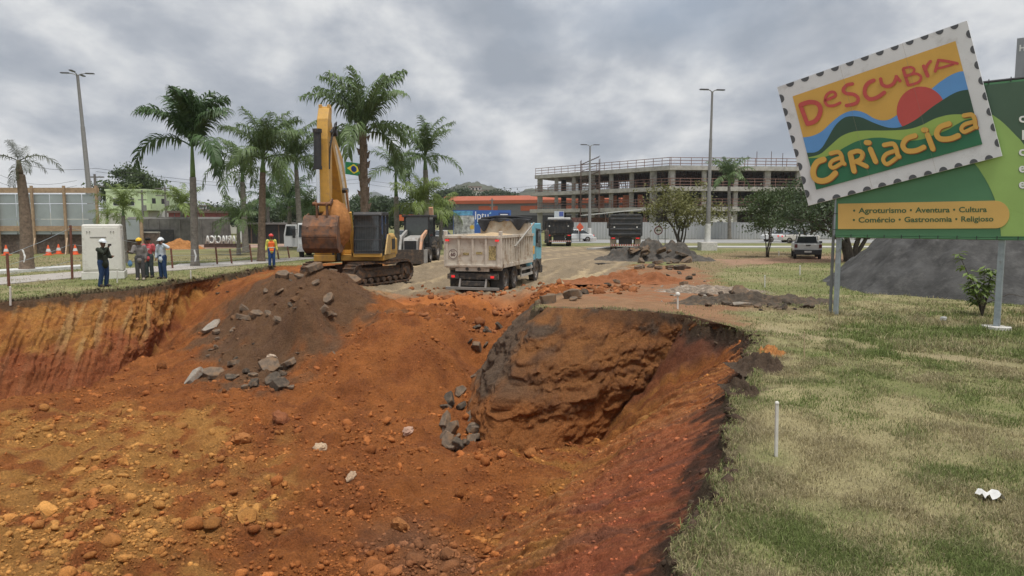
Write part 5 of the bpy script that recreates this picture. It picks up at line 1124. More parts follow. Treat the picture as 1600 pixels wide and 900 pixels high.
# ---------------------------------------------------------------- backhoe loader
bh = thing('backhoe_loader', 'backhoe loader with wide front bucket on the ground between excavator and tipper', 'backhoe', (*P2(655, 409), H1(*P2(655, 409))), -R(6))
pch = mat('loader_peach', (.60, .33, .20), .55, dirt=((.35, .27, .2), .4, 4)); lgr = mat('loader_grey', (.34, .33, .31), .6, dirt=(MUD, .3, 4))
m = MB(); pr = [(-2.05, .02), (-1.55, .02), (-1.3, .25), (-1.25, .75), (-1.35, .8), (-1.4, .35), (-1.62, .12), (-2.05, .1)]; m.prism([(-1.95, .02), (-1.45, .02), (-1.25, .3), (-1.6, .8), (-1.7, .78), (-1.42, .32), (-1.52, .12), (-1.95, .1)], 'x', -1.65, .75); lb = m.build('front_bucket', mat('bucket_dark', (.075, .062, .052), .7, .2, var=.3, dirt=(MUD, .4, 3)), bh, bevel=.01)
m = MB(); m.b6(-1.65, .75, -2.02, -1.9, .0, .82); m.build('bucket_plate', MATS['bucket_dark'], lb, bevel=.01)
for s in (-1.65, .75): m = MB(); m.b6(s - .02, s + .05, -1.98, -1.2, .03, .82); m.build('bucket_side_plate', lgr, lb)
ox = -.2
for s in (-1, 1):
    m = MB(); m.prism([(-1.7, .35), (-1.5, .35), (-.9, 1.35), (.2, 1.75), (.2, 1.95), (-1.1, 1.6), (-1.3, 1.2)], 'x', ox + s * .62 - .07, ox + s * .62 + .07); m.build('loader_arm', pch if s > 0 else lgr, bh, bevel=.02)
    m = MB(); m.tube([(ox + s * .62, -1.2, .5), (ox + s * .5, -.1, 1.25)], .06, 8); m.build('loader_cylinder', cdk, bh)
m = MB(); m.prism([(-1.35, .7), (.3, .7), (.3, 1.62), (-1.2, 1.48), (-1.35, 1.3)], 'x', ox - .45, ox + .45); m.build('hood', lgr, bh, bevel=.06)
m = MB(); m.b6(ox - .36, ox + .36, -1.37, -1.345, .78, 1.32); m.build('radiator_grille', cdk, bh)
m = MB()
for x in (ox - .78, ox + .78):
    for y in (.3, 1.9): m.bar((x, y, .9), (x * .97, y, 2.75), .09)
m.b6(ox - .88, ox + .88, .15, 2.1, 2.72, 2.86); m.b6(ox - .8, ox + .8, .3, 1.95, .7, 1.2); m.build('cab_frame', cdk, bh, bevel=.03)
m = MB(); m.b6(ox - .74, ox + .74, .34, 1.86, 1.2, 2.72); m.build('cab_glass', mat('cab_glass_green', (.05, .06, .058), .08, spec=.8), bh)
for s in (-1, 1): wheel(bh, (ox + s * .85, -.35, .45), .45, .34, out=s); wheel(bh, (ox + s * .85, 1.5, .75), .75, .5, out=s)
m = MB(); m.b6(ox - .35, ox + .35, -1.2, 2.3, .45, .75); m.build('chassis', cdk, bh)
m = MB(); m.prism([(2.1, .9), (2.4, .9), (3.0, 2.6), (2.75, 3.4), (2.55, 3.35), (2.7, 2.6)], 'x', ox + .25, ox + .5); m.build('backhoe_boom', pch, bh, bevel=.02)
m = MB(); m.prism([(2.6, 3.4), (2.85, 3.3), (3.3, 1.6), (3.15, 1.5)], 'x', ox + .28, ox + .47); m.build('backhoe_arm', pch, bh, bevel=.02)
# ---------------------------------------------------------------- white truck behind the excavator bucket
wt = thing('flatbed_truck', 'white truck with open cab door behind the excavator bucket', 'truck', (*P2(489, 403), 0), R(8))
whp = mat('vehicle_white', (.62, .63, .63), .35, var=.05, dirt=((.4, .37, .33), .15, 3), coat=.3)
m = MB(); m.prism([(0, .55), (1.7, .55), (1.7, 2.35), (.35, 2.35), (.05, 1.45)], 'x', -1.0, 1.0); c_ = m.build('cab', whp, wt, bevel=.06)
m = MB(); m.prism([(-.005, 1.42), (.05, 1.40), (.35, 2.22), (.28, 2.22)], 'x', -.9, .9); m.build('windscreen', glass, c_)
m = MB(); m.b6(-.5, .5, -.03, -.0, .95, 1.2); m.build('grille', cdk, c_)
m = MB(); m.b6(-1.02, 1.02, -.12, .1, .42, .68); m.build('front_bumper', mat('bumper_grey', (.4, .4, .4), .5), wt, bevel=.03)
for s in (-1, 1):
    m = MB(); m.b6(s * .72 - .17, s * .72 + .17, -.04, -.005, .78, .95); m.build('headlight', clear_l, c_)
    m = MB(); m.b6(s * 1.22 - .09, s * 1.22 + .09, .05, .12, 1.35, 1.95); m.bar((s * .98, .2, 1.9), (s * 1.22, .1, 1.9), .03); m.build('mirror', cdk, wt)
    wheel(wt, (s * .85, .8, .42), .42, .26, out=s); wheel(wt, (s * .85, 4.3, .42), .42, .4, out=s)
m = MB(); m.prism([(-1.9, .75), (-1.03, .75), (-1.03, 1.55), (-1.03, 2.25), (-1.75, 2.25), (-1.9, 1.6)], 'y', .22, .28); d_ = m.build('open_door', whp, wt, bevel=.02)
m = MB(); m.prism([(-1.8, 1.5), (-1.13, 1.5), (-1.13, 2.15), (-1.7, 2.15)], 'y', .205, .215); m.build('door_window', glass, d_)
m = MB(); m.b6(-1.1, 1.1, 1.9, 5.6, .85, 1.0); m.build('flatbed', whp, wt); m = MB(); m.b6(-.4, .4, .5, 5.4, .5, .84); m.build('chassis', tdk, wt)
for s in (-1, 1): m = MB(); m.b6(s * 1.08 - .02, s * 1.08 + .02, 1.9, 5.6, 1.0, 1.4); m.build('side_board', lgr, wt)
# ---------------------------------------------------------------- pickup and cars
pk = thing('pickup_truck', 'white compact pickup parked on the grass left of billboard post, seen from behind', 'pickup', (*P2(1262, 405), 0), -R(19))
m = MB(); m.prism([(-.80, .38), (.80, .38), (.86, .65), (.84, 1.02), (-.84, 1.02), (-.86, .65)], 'y', 0, 4.3); m.build('body', whp, pk, bevel=.07)
m = MB(); m.prism([(-.70, 1.02), (.70, 1.02), (.60, 1.52), (-.60, 1.52)], 'y', 1.5, 2.9); m.build('cabin', whp, pk, bevel=.06)
m = MB(); m.prism([(-.64, 1.06), (.64, 1.06), (.56, 1.44), (-.56, 1.44)], 'y', 1.44, 1.498); m.build('rear_window', glass, pk)
m = MB(); m.b6(-.80, .80, .1, 1.45, 1.03, 1.06); m.build('bed_cover', cdk, pk)
m = MB(); m.prism([(-.82, .30), (.82, .30), (.84, .62), (-.84, .62)], 'y', -.10, -.003); m.build('rear_bumper', mat('plastic_dark', (.045, .045, .047), .7), pk, bevel=.03)
m = MB(); m.b6(-.22, .22, -.112, -.101, .44, .55); m.build('number_plate', plate_w, pk); m = MB(); m.b6(-.14, .14, -.02, -.004, .88, .95); m.build('tailgate_handle', cdk, pk)
for s in (-1, 1):
    m = MB(); m.b6(s * .74 - .09, s * .74 + .09, -.025, -.003, .74, .98); h_ = m.build('tail_light', mat('tail_light_dark', (.12, .02, .02), .3), pk)
    wheel(pk, (s * .76, .75, .31), .31, .2, out=s); wheel(pk, (s * .76, 3.5, .31), .31, .2, out=s)
    m = MB(); m.b6(s * .95 - .1, s * .95 + .1, 2.7, 2.78, .98, 1.12); m.build('mirror', cdk, pk)
    m = MB(); m.tube([(s * .72, 1.5, 1.0), (s * .62, 1.75, 1.56), (s * .6, 2.8, 1.56)], .02, 6); m.build('roof_rail', cdk, pk)
def car(loc, rz, mt, label, group=None, sx=1.0):
    c = thing('parked_car', label, 'car', loc, rz, group)
    side = [(-2.05, .32), (-2.1, .7), (-1.95, .88), (-1.05, .95), (.9, .97), (1.75, .92), (2.05, .75), (2.05, .32)]
    m = MB(); m.prism([(a * sx, b) for a, b in side], 'y', -.82, .82); m.build('body', mt, c, bevel=.09)
    m = MB(); pr = [(-1.0, .94), (-.35, 1.42), (.75, 1.44), (1.5, .94)]; vs = [(a * sx, s * (.76 if b < 1 else .6), b) for s in (-1, 1) for a, b in pr]
    m.add(vs, [(0, 1, 2, 3), (7, 6, 5, 4), (0, 4, 5, 1), (1, 5, 6, 2), (2, 6, 7, 3), (3, 7, 4, 0)]); m.build('cabin', glass, c, bevel=.03)
    m = MB(); m.prism([(-.4 * sx, 1.425), (.8 * sx, 1.445), (.7 * sx, 1.48), (-.3 * sx, 1.47)], 'y', -.6, .6); m.build('roof', mt, c, bevel=.02)
    m = MB()
    for s in (-1, 1): m.bar((.2 * sx, s * .79, .95), (.2 * sx, s * .63, 1.44), .06)
    m.build('door_pillar', mt, c)
    for s in (-1, 1):
        for x in (-1.3, 1.28): wheel(c, (x * sx, s * .76, .31), .31, .2, 'y', out=s)
        m = MB(); m.b6(-2.1 * sx, -2.0 * sx, s * .62 - .14, s * .62 + .14, .62, .76); m.build('headlight', clear_l, c)
        m = MB(); m.b6(1.99 * sx, 2.07 * sx, s * .62 - .14, s * .62 + .14, .68, .84); m.build('tail_light', redl, c)
    return c
p = D(1218, 377, 84); car((p.x, p.y, .02), 0, whp, 'white car on far road behind the slim tree', 'cars on the far road')
p = D(1247, 378, 80); car((p.x, p.y, .02), math.pi, mat('car_pale', (.55, .52, .5), .3, coat=.3), 'pale car on far road just above the pickup', 'cars on the far road')
p = D(900, 374, 86); car((p.x, p.y, 0), R(4), whp, 'white hatchback parked by the site hoarding behind black tipper', 'cars on the far road')
for i, (px, py, Y, cc, lb) in enumerate([(655, 372, 75, (.05, .05, .055), 'dark car parked beyond the slim palm'), (632, 373, 80, (.4, .4, .42), 'silver car parked beyond the slim palm'), (690, 372, 78, (.45, .45, .44), 'silver car parked below blue billboard')]):
    p = D(px, py, Y); car((p.x, Y, 0), R(80 + 20 * i), mat('car_paint_%d' % i, cc, .3, coat=.4), lb, 'cars parked behind the palms')
# ================================================================== palms and trees
bark = mat('palm_trunk_grey', (.20, .18, .155), .9, var=.3, scale=7, bump=.7, bscale=22, dirt=((.10, .09, .075), .4, 3)); barkb = mat('palm_trunk_brown', (.17, .125, .09), .95, var=.4, scale=8, bump=.9, bscale=16)
shaft = mat('crownshaft_green', (.10, .17, .045), .5, var=.2, scale=3)
def leafm(name, c): 
    m = mat(name, c, .5, var=.35, scale=1.6, spec=.4); n = m.node_tree.nodes; l = m.node_tree.links; b = n['Principled BSDF']
    t = n.new('ShaderNodeBsdfTranslucent'); src = b.inputs['Base Color'].links[0].from_socket; l.new(src, t.inputs[0]); mx = n.new('ShaderNodeMixShader'); mx.inputs[0].default_value = .28
    l.new(b.outputs[0], mx.inputs[1]); l.new(t.outputs[0], mx.inputs[2]); l.new(mx.outputs[0], n['Material Output'].inputs[0]); return m
LF = {'dark': leafm('frond_dark_green', (.070, .125, .046)), 'mid': leafm('frond_green', (.110, .165, .060)), 'light': leafm('frond_light_green', (.17, .23, .06)), 'dry': leafm('frond_dry', (.055, .066, .030))}
def frond_mesh(L_, droop, r, nl=30, ll=.62, lw=.045, twist=0, hang=.8):
    """a feather frond leaving the origin along +x, rising then drooping"""
    k = 16; e0 = droop[0]; e1 = droop[1]; pts = [Vector((0, 0, 0))]; dirs = []
    for i in range(k):
        t = i / (k - 1); e = e0 + (e1 - e0) * t ** 1.25; d = Vector((math.cos(e), 0, math.sin(e))); dirs.append(d); pts.append(pts[-1] + d * L_ / k)
    m = MB(); m.tube(pts, [max(.006, .032 * (1 - .85 * i / k)) * (L_ / 2.6) for i in range(k + 1)], 5, cap=False)
    for i in range(nl):
        t = .16 + .84 * i / (nl - 1); q = t * k; a = int(min(q, k - 1)); p = pts[a].lerp(pts[a + 1], min(1, q - a)); d = dirs[min(a, k - 1)]
        up = Vector((-d.z, 0, d.x))
        ln = ll * (.55 + .75 * math.sin(math.pi * min(1, .18 + t * .78))) * r.uniform(.85, 1.12)
        for s in (-1, 1):
            fw = .55 + .5 * t + r.uniform(-.12, .12); lift = r.uniform(-.35, .75)
            d1 = (Vector((0, s, 0)) + d * fw + up * lift).normalized(); d2 = (d1 + Vector((0, 0, -hang * r.uniform(.7, 1.3)))).normalized(); d3 = (d2 + Vector((0, 0, -hang * 1.2))).normalized()
            sd = d.cross(d1).normalized().cross(d1).normalized() * lw * (L_ / 2.6) * .5
            a1 = p + d1 * ln * .35; a2 = a1 + d2 * ln * .35; a3 = a2 + d3 * ln * .34
            m.add([p - sd * .5, p + sd * .5, a1 + sd, a1 - sd, a2 + sd * .8, a2 - sd * .8, a3], [(0, 1, 2, 3), (3, 2, 4, 5), (5, 4, 6)])
    return m
def palm(label, base, top, L_, n, leaf='dark', trunk_r=(.24, .15), shaft_len=0.0, trunkm=bark, seed=0, erect=.3, hang=.8, ll=.62, lw=.045, nl=30, spear=True, group='palms on the lawn', angles=None, droopf=1.0, bulge=.0, mark=False, tilt=0, nfr=4, category='palm', shaftm=None):
    """base, top: world points (top = where the fronds leave); nfr different frond meshes shared between the fronds"""
    r = random.Random(seed); b, t = Vector(base), Vector(top); h = (t - b).length; trunk_r = (trunk_r[0] * .8, trunk_r[1] * .78); L_ *= 1.22
    o = thing('palm_tree', label, category, b, 0, group); T = t - b; k = 18
    te = 1 - shaft_len / h; pts, rad = [], []
    for i in range(k * 2 + 1):
        q = i / (k * 2) * te; bow = Vector((math.sin(q * math.pi) * bulge, 0, 0))
        pts.append(T * q + bow); fl = .35 * math.exp(-q * h / .35)
        rad.append((trunk_r[0] + (trunk_r[1] - trunk_r[0]) * q) * (1 + fl + .12 * math.sin(q * math.pi) + (.025 if i % 2 else -.025)))
    pts[0] = pts[0] - Vector((0, 0, .1)); m = MB(); m.tube(pts, rad, 12); tk = m.build('trunk', trunkm, o, smooth='all')
    if shaft_len:
        m = MB(); rs = trunk_r[1]; m.tube([T * (te + (1 - te) * q) for q in np.linspace(0, 1, 7)], [rs * 1.05, rs * 1.0, rs * .92, rs * .8, rs * .7, rs * .6, rs * .5], 12); m.build('crownshaft', shaftm or shaft, o, smooth='all')
    if mark:
        zf, c_ = mark; p_ = T * zf; m = MB(); m.tube([p_ + Vector((.06, -trunk_r[0] * .95, -.3)), p_ + Vector((.14, -trunk_r[0] * .92, 0)), p_ + Vector((.05, -trunk_r[0] * .92, .35))], .05, 6, sq=.5); m.build('paint_mark', mat('mark_white', (.7, .7, .68), .7), tk)
    meshes = {}
    lst = angles or []
    if not lst:
        for i in range(n):
            lv = i / (n - 1); lst.append((i * 2.39996 + r.uniform(-.3, .3), 1.42 - lv * 1.30 + erect * .25 + r.uniform(-.15, .15), .85 - lv * 1.95 * droopf - r.uniform(.2, .65)))
    lm = LF[leaf]
    for i, (az_, e0, e1, *lf) in enumerate(lst):
        key = i if i < 7 else i % 7 + (0 if e0 > .6 else 100)
        if key not in meshes:
            fm = frond_mesh(L_ * (lf[0] if lf else r.uniform(.9, 1.06)), (e0, e1), r, nl, ll, lw, 0, hang)
            fo = fm.build('frond', lm, o); meshes[key] = fo.data
        else: fo = link_mesh('frond', meshes[key], lm, o)
        fo.location = T - T.normalized() * r.uniform(0, .12); fo.rotation_euler = (r.uniform(-.25, .25), 0, az_)
    if spear: m = MB(); m.tube([T, T + Vector((.03, 0, L_ * .4)), T + Vector((.06, 0, L_ * .7))], [.02, .012, .003], 5); m.build('spear_leaf', lm, o)
    return o
def ptop(px, py, Y): return D(px, py, Y)
b = P(305, 416); palm('tall royal palm with smooth grey trunk right of the standing workers', b, D(300, 226, b.y), 3.05, 20, 'dark', (.25, .17), 1.75, seed=1, hang=.75, ll=.78, lw=.065, nl=44, mark=(.085, 1), erect=.9)
b = P(42, 425); palm('stripped palm with thick dark trunk and few fronds at far left', b, D(29, 250, b.y), 1.75, 6, 'dry', (.36, .20), .7, trunkm=barkb, shaftm=barkb, seed=2, bulge=.12, spear=False, hang=1.0, ll=.38, nl=24, lw=.05, mark=(.14, 1),
     angles=[(-.1, .45, -1.0, 1.15), (3.3, .5, -.7, 1.0), (1.6, 1.3, .7, .45), (4.4, 1.45, 1.0, .5), (5.6, .2, -1.3, .6), (2.6, 1.4, 1.0, .5), (4.9, -1.0, -1.5, .6), (.5, .3, -1.2, .6)])
b = P(196, 411); palm('small bright green palm beside the white utility cabinet', b, D(192, 328, b.y), 1.55, 15, 'light', (.19, .11), .35, seed=3, hang=.6, ll=.42, nl=26, lw=.05)
b = P(162, 404); palm('small bright green palm half hidden behind the white cabinet', b, D(168, 338, b.y), 1.25, 11, 'light', (.15, .1), .25, seed=23, hang=.6, ll=.4, nl=22, lw=.05)
b = P(408, 409); palm('dense palm with brown trunk left of the orange vest worker', b, D(411, 246, b.y), 2.9, 20, 'mid', (.27, .2), .9, barkb, seed=4, hang=.95, ll=.72, lw=.055, nl=34, droopf=1.2)
b = D(384, 390, 56); b.z = 0; palm('palm with pale slim trunk just left of the dense brown palm', b, D(378, 268, 56), 3.0, 16, 'mid', (.3, .2), .8, seed=5, hang=.9, ll=.75, lw=.06, droopf=1.25)
b = D(470, 382, 60); b.z = 0; palm('drooping palm behind the excavator arm on its left', b, D(462, 250, 60), 3.4, 18, 'mid', (.3, .2), .8, seed=6, hang=1.1, ll=.9, lw=.065, droopf=1.25)
b = D(571, 392, 47); b.z = 0; palm('tallest palm with shaggy brown trunk behind the excavator boom', b, D(567, 206, 47), 4.0, 18, 'mid', (.30, .30), 0, barkb, seed=7, hang=1.15, ll=.95, lw=.06, nl=40, droopf=1.1, erect=.5)
tallp = [o for o in COL.objects if o.get('label', '').startswith('tallest palm')][0]
rr = random.Random(3)
for i in range(26):                                                  # old leaf bases on the shaggy trunk
    z = 3.2 + i * .21; a = i * 2.4; m = MB(); c_, s_ = math.cos(a), math.sin(a); rb = .31
    m.add([(c_ * rb - s_ * .12, s_ * rb + c_ * .12, z), (c_ * rb + s_ * .12, s_ * rb - c_ * .12, z), (c_ * (rb + .16), s_ * (rb + .16), z + .5), (c_ * (rb - .12), s_ * (rb - .12), z + .35)], [(0, 1, 2), (0, 2, 3), (1, 3, 2), (0, 3, 1)]); m.build('leaf_base', barkb, tallp)
b = D(621, 392, 55); b.z = 0; palm('slim palm with green crownshaft right of the excavator cab', b, D(618, 268, 55), 2.2, 14, 'mid', (.26, .18), 1.9, seed=8, hang=.5, ll=.6, lw=.055, nl=28)
b = D(669, 384, 58); b.z = 0; palm('tall upright palm behind the backhoe loader', b, D(664, 246, 58), 3.2, 16, 'mid', (.33, .22), 1.0, seed=9, hang=.75, ll=.75, lw=.06, erect=.8)
b = D(655, 384, 53); b.z = 0; palm('low bushy light green palm in front of the tall upright one', b, D(657, 322, 53), 2.3, 20, 'light', (.2, .16), .2, seed=10, hang=1.0, ll=.7, lw=.05, erect=.6)
b = D(688, 384, 62); b.z = 0; palm('low light green palm at left edge of the blue billboard', b, D(690, 330, 62), 1.9, 14, 'light', (.2, .15), .2, seed=11, hang=.9, ll=.6, lw=.055)
b = D(1140, 372, 95); b.z = 0; palm('lone palm in front of the unfinished building', b, D(1139, 276, 95), 2.9, 15, 'mid', (.3, .22), 1.2, seed=12, hang=.7, ll=.8, lw=.1, nl=22)
b = D(373, 398, 52); b.z = 0; palm('short palm between the royal palm and dense brown palm', b, D(372, 344, 52), 1.9, 13, 'mid', (.17, .12), .3, seed=13, hang=.8, ll=.6, lw=.06, nl=24)
b = D(453, 384, 66); b.z = 0; palm('short dark palm left of the white truck', b, D(452, 314, 66), 2.6, 14, 'dark', (.25, .2), .5, seed=14, hang=.8, ll=.75, lw=.07, nl=24)
b = D(285, 372, 75); b.z = 0; palm('distant light green palm behind the royal palm trunk', b, D(284, 322, 75), 2.6, 14, 'light', (.25, .2), .5, seed=15, hang=.8, ll=.7, lw=.08, nl=22)
b = D(420, 372, 80); b.z = 0; palm('distant palm between dense brown palm and orange vest worker', b, D(418, 316, 80), 2.6, 13, 'dark', (.25, .2), .5, seed=16, hang=.8, ll=.75, lw=.08, nl=22)
b = D(503, 382, 64); b.z = 0; palm('palm seen behind the excavator arm lower end', b, D(478, 330, 64), 2.4, 12, 'mid', (.25, .2), .5, seed=17, hang=.8, ll=.75, lw=.08, nl=22)
# ---- broadleaf trees
tbark = mat('tree_bark', (.075, .062, .05), .95, var=.35, scale=8, bump=.8, bscale=20)
def leaf_mat(name, c): return leafm(name, c)
TL_ = {'olive': leafm('leaf_olive', (.165, .165, .055)), 'green': leafm('leaf_green', (.075, .11, .038)), 'dark': leafm('leaf_dark', (.060, .090, .038)), 'far': leafm('leaf_far', (.060, .088, .042))}
def broad_tree(label, base, H, rx, rz_, stems, nleaf, leaf, lm, seed, cz=None, spread=.8, group='trees across the site', name='broadleaf_tree', clumps=46, ry=None, flat=.55, cx=0):
    r = np.random.default_rng(seed); o = thing(name, label, 'tree', base, 0, group); cz = cz or H - rz_; ry = ry or rx
    # clump centres in an uneven ellipsoid
    cc = r.normal(size=(clumps, 3)); cc /= np.linalg.norm(cc, axis=1)[:, None]; cc *= (r.random((clumps, 1)) ** .45); cc = cc * [rx, ry, rz_] * (1 + .12 * r.normal(size=(clumps, 1))) + [cx, 0, cz]
    m = MB(); rr_ = random.Random(seed)
    forks = []
    for (sx, sy, rad) in stems:
        top = Vector((sx, sy, cz - rz_ * .35)); p0 = Vector((sx * .12, sy * .12, -.15)); pts_ = [p0.lerp(top, t) + Vector((rr_.uniform(-.12, .12), rr_.uniform(-.12, .12), 0)) * (1 if 0 < t < 1 else 0) + Vector((sx, sy, 0)) * (-.25 * math.sin(t * math.pi)) for t in (0, .2, .4, .6, .8, 1)]
        m.tube(pts_, [rad * (1.25 if i == 0 else 1 - .09 * i) for i in range(6)], 8); forks += [(q, rad * .5) for q in pts_[2:]]
    tk = m.build('trunk', tbark, o, smooth='all')
    lb = MB()
    for i in range(clumps):
        c_ = Vector(cc[i]); q, rad = min(forks, key=lambda g_: (g_[0] - c_).length + rr_.uniform(0, .8)); mid = q.lerp(c_, .5) + Vector((rr_.uniform(-.2, .2), rr_.uniform(-.2, .2), -.12 * (c_ - q).length))
        lb.tube([q, mid, c_], [rad * .7, rad * .42, .012], 5)
    lb.build('limbs', tbark, o)
    idx_ = r.integers(0, clumps, nleaf); cs = spread * (.6 + .8 * r.random(clumps)); off = r.normal(size=(nleaf, 3)) * [1, 1, flat] * (cs[idx_] * .5)[:, None]
    pc = cc[idx_] + off; n = nleaf; Rm = rotm(n, r); sl = leaf * (.6 + .8 * r.random(n))
    q4 = np.array([[-1, 0, 0], [0, -.45, .08], [1, 0, 0], [0, .45, .08]]) * .5
    Vv = np.einsum('nij,kj->nki', Rm, q4) * sl[:, None, None] + pc[:, None]
    me = raw_mesh('crown', Vv.reshape(-1, 3), np.arange(n * 4).reshape(-1, 4)); link_mesh('crown', me, lm, o); return o
b = P(1063, 389); broad_tree('spreading olive green tree with several bent stems beside the rubble heap', b, 6.2, 3.7, 2.0, [(-1.6, 0, .13), (-.5, .3, .12), (.6, -.2, .10), (1.4, .2, .08)], 4600, .25, TL_['olive'], 1, cz=3.9, spread=1.0, flat=.5, clumps=60)
b = P(1199, 402); broad_tree('slim young tree with airy crown between lamp post and pickup', b, 4.9, 1.7, 1.7, [(.1, 0, .07), (.5, .1, .05), (-.5, 0, .045)], 5200, .17, TL_['green'], 2, cz=3.3, spread=.75, clumps=34)
b = P(1330, 409); broad_tree('dark leaning tree with gnarled low branches behind the billboard', b, 4.9, 3.6, 1.6, [(-1.8, 0, .2), (-.6, .5, .22), (1.0, 0, .2), (2.2, .3, .16), (-2.8, -.3, .12)], 8500, .2, TL_['dark'], 3, cz=3.2, spread=.9, cx=-1.0, clumps=60)
b = D(1262, 392, 52); b.z = 0; broad_tree('dark bushy tree just behind the pickup', b, 5.2, 2.4, 1.7, [(.3, 0, .12), (-.7, .2, .1), (.9, .2, .08)], 5500, .19, TL_['dark'], 33, cz=3.5, spread=.9, clumps=50)
b = D(202, 345, 125); b.z = 0; broad_tree('big round dark green tree behind the pale green house', b, 12.0, 4.7, 3.2, [(0, 0, .4), (1.5, 0, .25), (-1.5, 0, .25)], 9000, .55, TL_['green'], 4, cz=8.4, spread=1.6, group='background trees')
b = D(228, 345, 130); b.z = 0; broad_tree('smaller round tree right of the big one behind the pale green house', b, 9.2, 3.0, 2.3, [(0, 0, .3), (.8, 0, .2)], 4500, .5, TL_['green'], 5, cz=7.0, spread=1.3, group='background trees')
b = D(247, 352, 120); b.z = 0; broad_tree('dark tree beside the right end of the pale green house', b, 6.0, 1.9, 2.2, [(0, 0, .2)], 3000, .45, TL_['dark'], 6, cz=3.8, spread=1.2, group='background trees')
b = D(287, 358, 110); b.z = 0; broad_tree('rounded dark tree behind the royal palm trunk', b, 5.2, 3.0, 2.0, [(0, 0, .25), (1, 0, .15)], 4500, .45, TL_['dark'], 7, cz=3.2, spread=1.3, group='background trees')
lbs = ['left of the flag pole', 'just right of the flag pole', 'behind the excavator cab roof', 'behind the slim palm trunk', 'left of the upright palm', 'behind the low bushy palm', 'above the left part of the red roof', 'beside the pale block on the hill', 'above the middle of red roof', 'right of the pale block on the hill', 'behind the white letters', 'between the palms left of white truck', 'above the dark shed', 'right of dark shed behind white truck']
for i, (px, py, Y, H, rx, kk_) in enumerate([(515, 350, 115, 5.6, 3.4, 'far'), (545, 352, 120, 6.2, 3.6, 'far'), (580, 350, 125, 7.6, 4.2, 'green'), (600, 352, 118, 6.0, 3.4, 'far'), (640, 352, 122, 6.4, 3.5, 'far'), (676, 350, 120, 6.6, 3.6, 'far'), (695, 314, 330, 3.4, 3, 'far'), (725, 313, 330, 3.8, 3.6, 'dark'), (764, 314, 335, 3, 3, 'far'), (790, 314, 335, 2.6, 3, 'far'), (345, 362, 130, 5.0, 3.6, 'far'), (430, 355, 125, 6.4, 4.6, 'far'), (395, 356, 128, 5.8, 4.6, 'dark'), (468, 354, 120, 6.2, 4.2, 'far')]):
    b = D(px, py, Y); b.z = 0 if Y < 200 else b.z - 8
    broad_tree('leafy background tree ' + lbs[i], b, H + (8 if Y > 200 else 0), rx, H * .36, [(0, 0, .25), (rx * .3, 0, .16)], 3000, .5 if Y < 200 else 1.3, TL_[kk_], 40 + i, cz=H * .62 + (8 if Y > 200 else 0), spread=1.5 if Y < 200 else 3.5, group='background trees', clumps=30)
# ---- shrub at the billboard post
sh = thing('shrub', 'leafy green shrub in front of gravel heap beside right billboard post', 'shrub', (*P2(1535, 494), 0), 0)
r = np.random.default_rng(5); m = MB(); tips = []
for i in range(9):
    a = r.random() * 6.3; t_ = Vector((math.cos(a) * r.uniform(.1, .55) - .15, math.sin(a) * .3, r.uniform(.7, 1.75))); m.tube([(0, 0, 0), t_ * .5 + Vector((0, 0, .12)), t_], [.018, .012, .006], 5); tips += [t_ * q for q in (.5, .65, .8, .92, 1.0)]
m.tube([(0, 0, .3), (.6, -.1, .6), (1.3, -.2, .45)], [.012, .009, .005], 5); m.build('stems', tbark, sh)
lvs, lfs = [], []
for t_ in tips:
    for j in range(5):
        a = r.random() * 6.3; d = Vector((math.cos(a), math.sin(a), r.uniform(-.6, .3))).normalized(); s = d.cross(Vector((0, 0, 1))).normalized() * .055; L_ = r.uniform(.16, .28); p0 = t_ + Vector(r.normal(size=3) * .03)
        b0 = len(lvs); lvs += [p0, p0 + d * L_ * .5 + s, p0 + d * L_ + Vector((0, 0, -.04)), p0 + d * L_ * .5 - s]; lfs.append((b0, b0 + 1, b0 + 2, b0 + 3))
m = MB(); m.add(lvs, lfs); m.build('leaves', leafm('shrub_leaf', (.17, .24, .06)), sh)
# ================================================================== buildings and street
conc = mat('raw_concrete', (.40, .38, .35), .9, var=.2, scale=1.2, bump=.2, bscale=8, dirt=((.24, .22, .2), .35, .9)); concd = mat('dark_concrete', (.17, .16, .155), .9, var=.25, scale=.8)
railm = mat('site_rail_brown', (.22, .125, .10), .8); scafm = mat('scaffold_brown', (.12, .075, .06), .8); whw = mat('plaster_white', (.62, .61, .58), .85, var=.08, dirt=((.4, .37, .32), .25, .8))
ub_ = thing('unfinished_building', 'long three storey concrete building under construction with open floors', 'building', (27.5, 125, 0))
def rel(p): return (p[0] - 27.5, p[1] - 125)
PL, PC, PR = (4.8, 152), (27.5, 125), (80, 131.5)
def foot(ext): return [rel((PL[0] - ext, PL[1] + ext * 1.1)), rel((PC[0], PC[1])), rel(PR), rel((80, 158)), rel((40, 152)), rel((16 - ext, 172))]
LEV = [(4.95, 1.0), (8.5, .9), (12.1, 0.0)]
def lerp2(a, b, t): return (a[0] + (b[0] - a[0]) * t, a[1] + (b[1] - a[1]) * t)
def inset(a, b, d):
    L_ = math.hypot(b[0] - a[0], b[1] - a[1]); n_ = (-(b[1] - a[1]) / L_, (b[0] - a[0]) / L_); return (a[0] + n_[0] * d, a[1] + n_[1] * d), (b[0] + n_[0] * d, b[1] + n_[1] * d)
rr = random.Random(8)
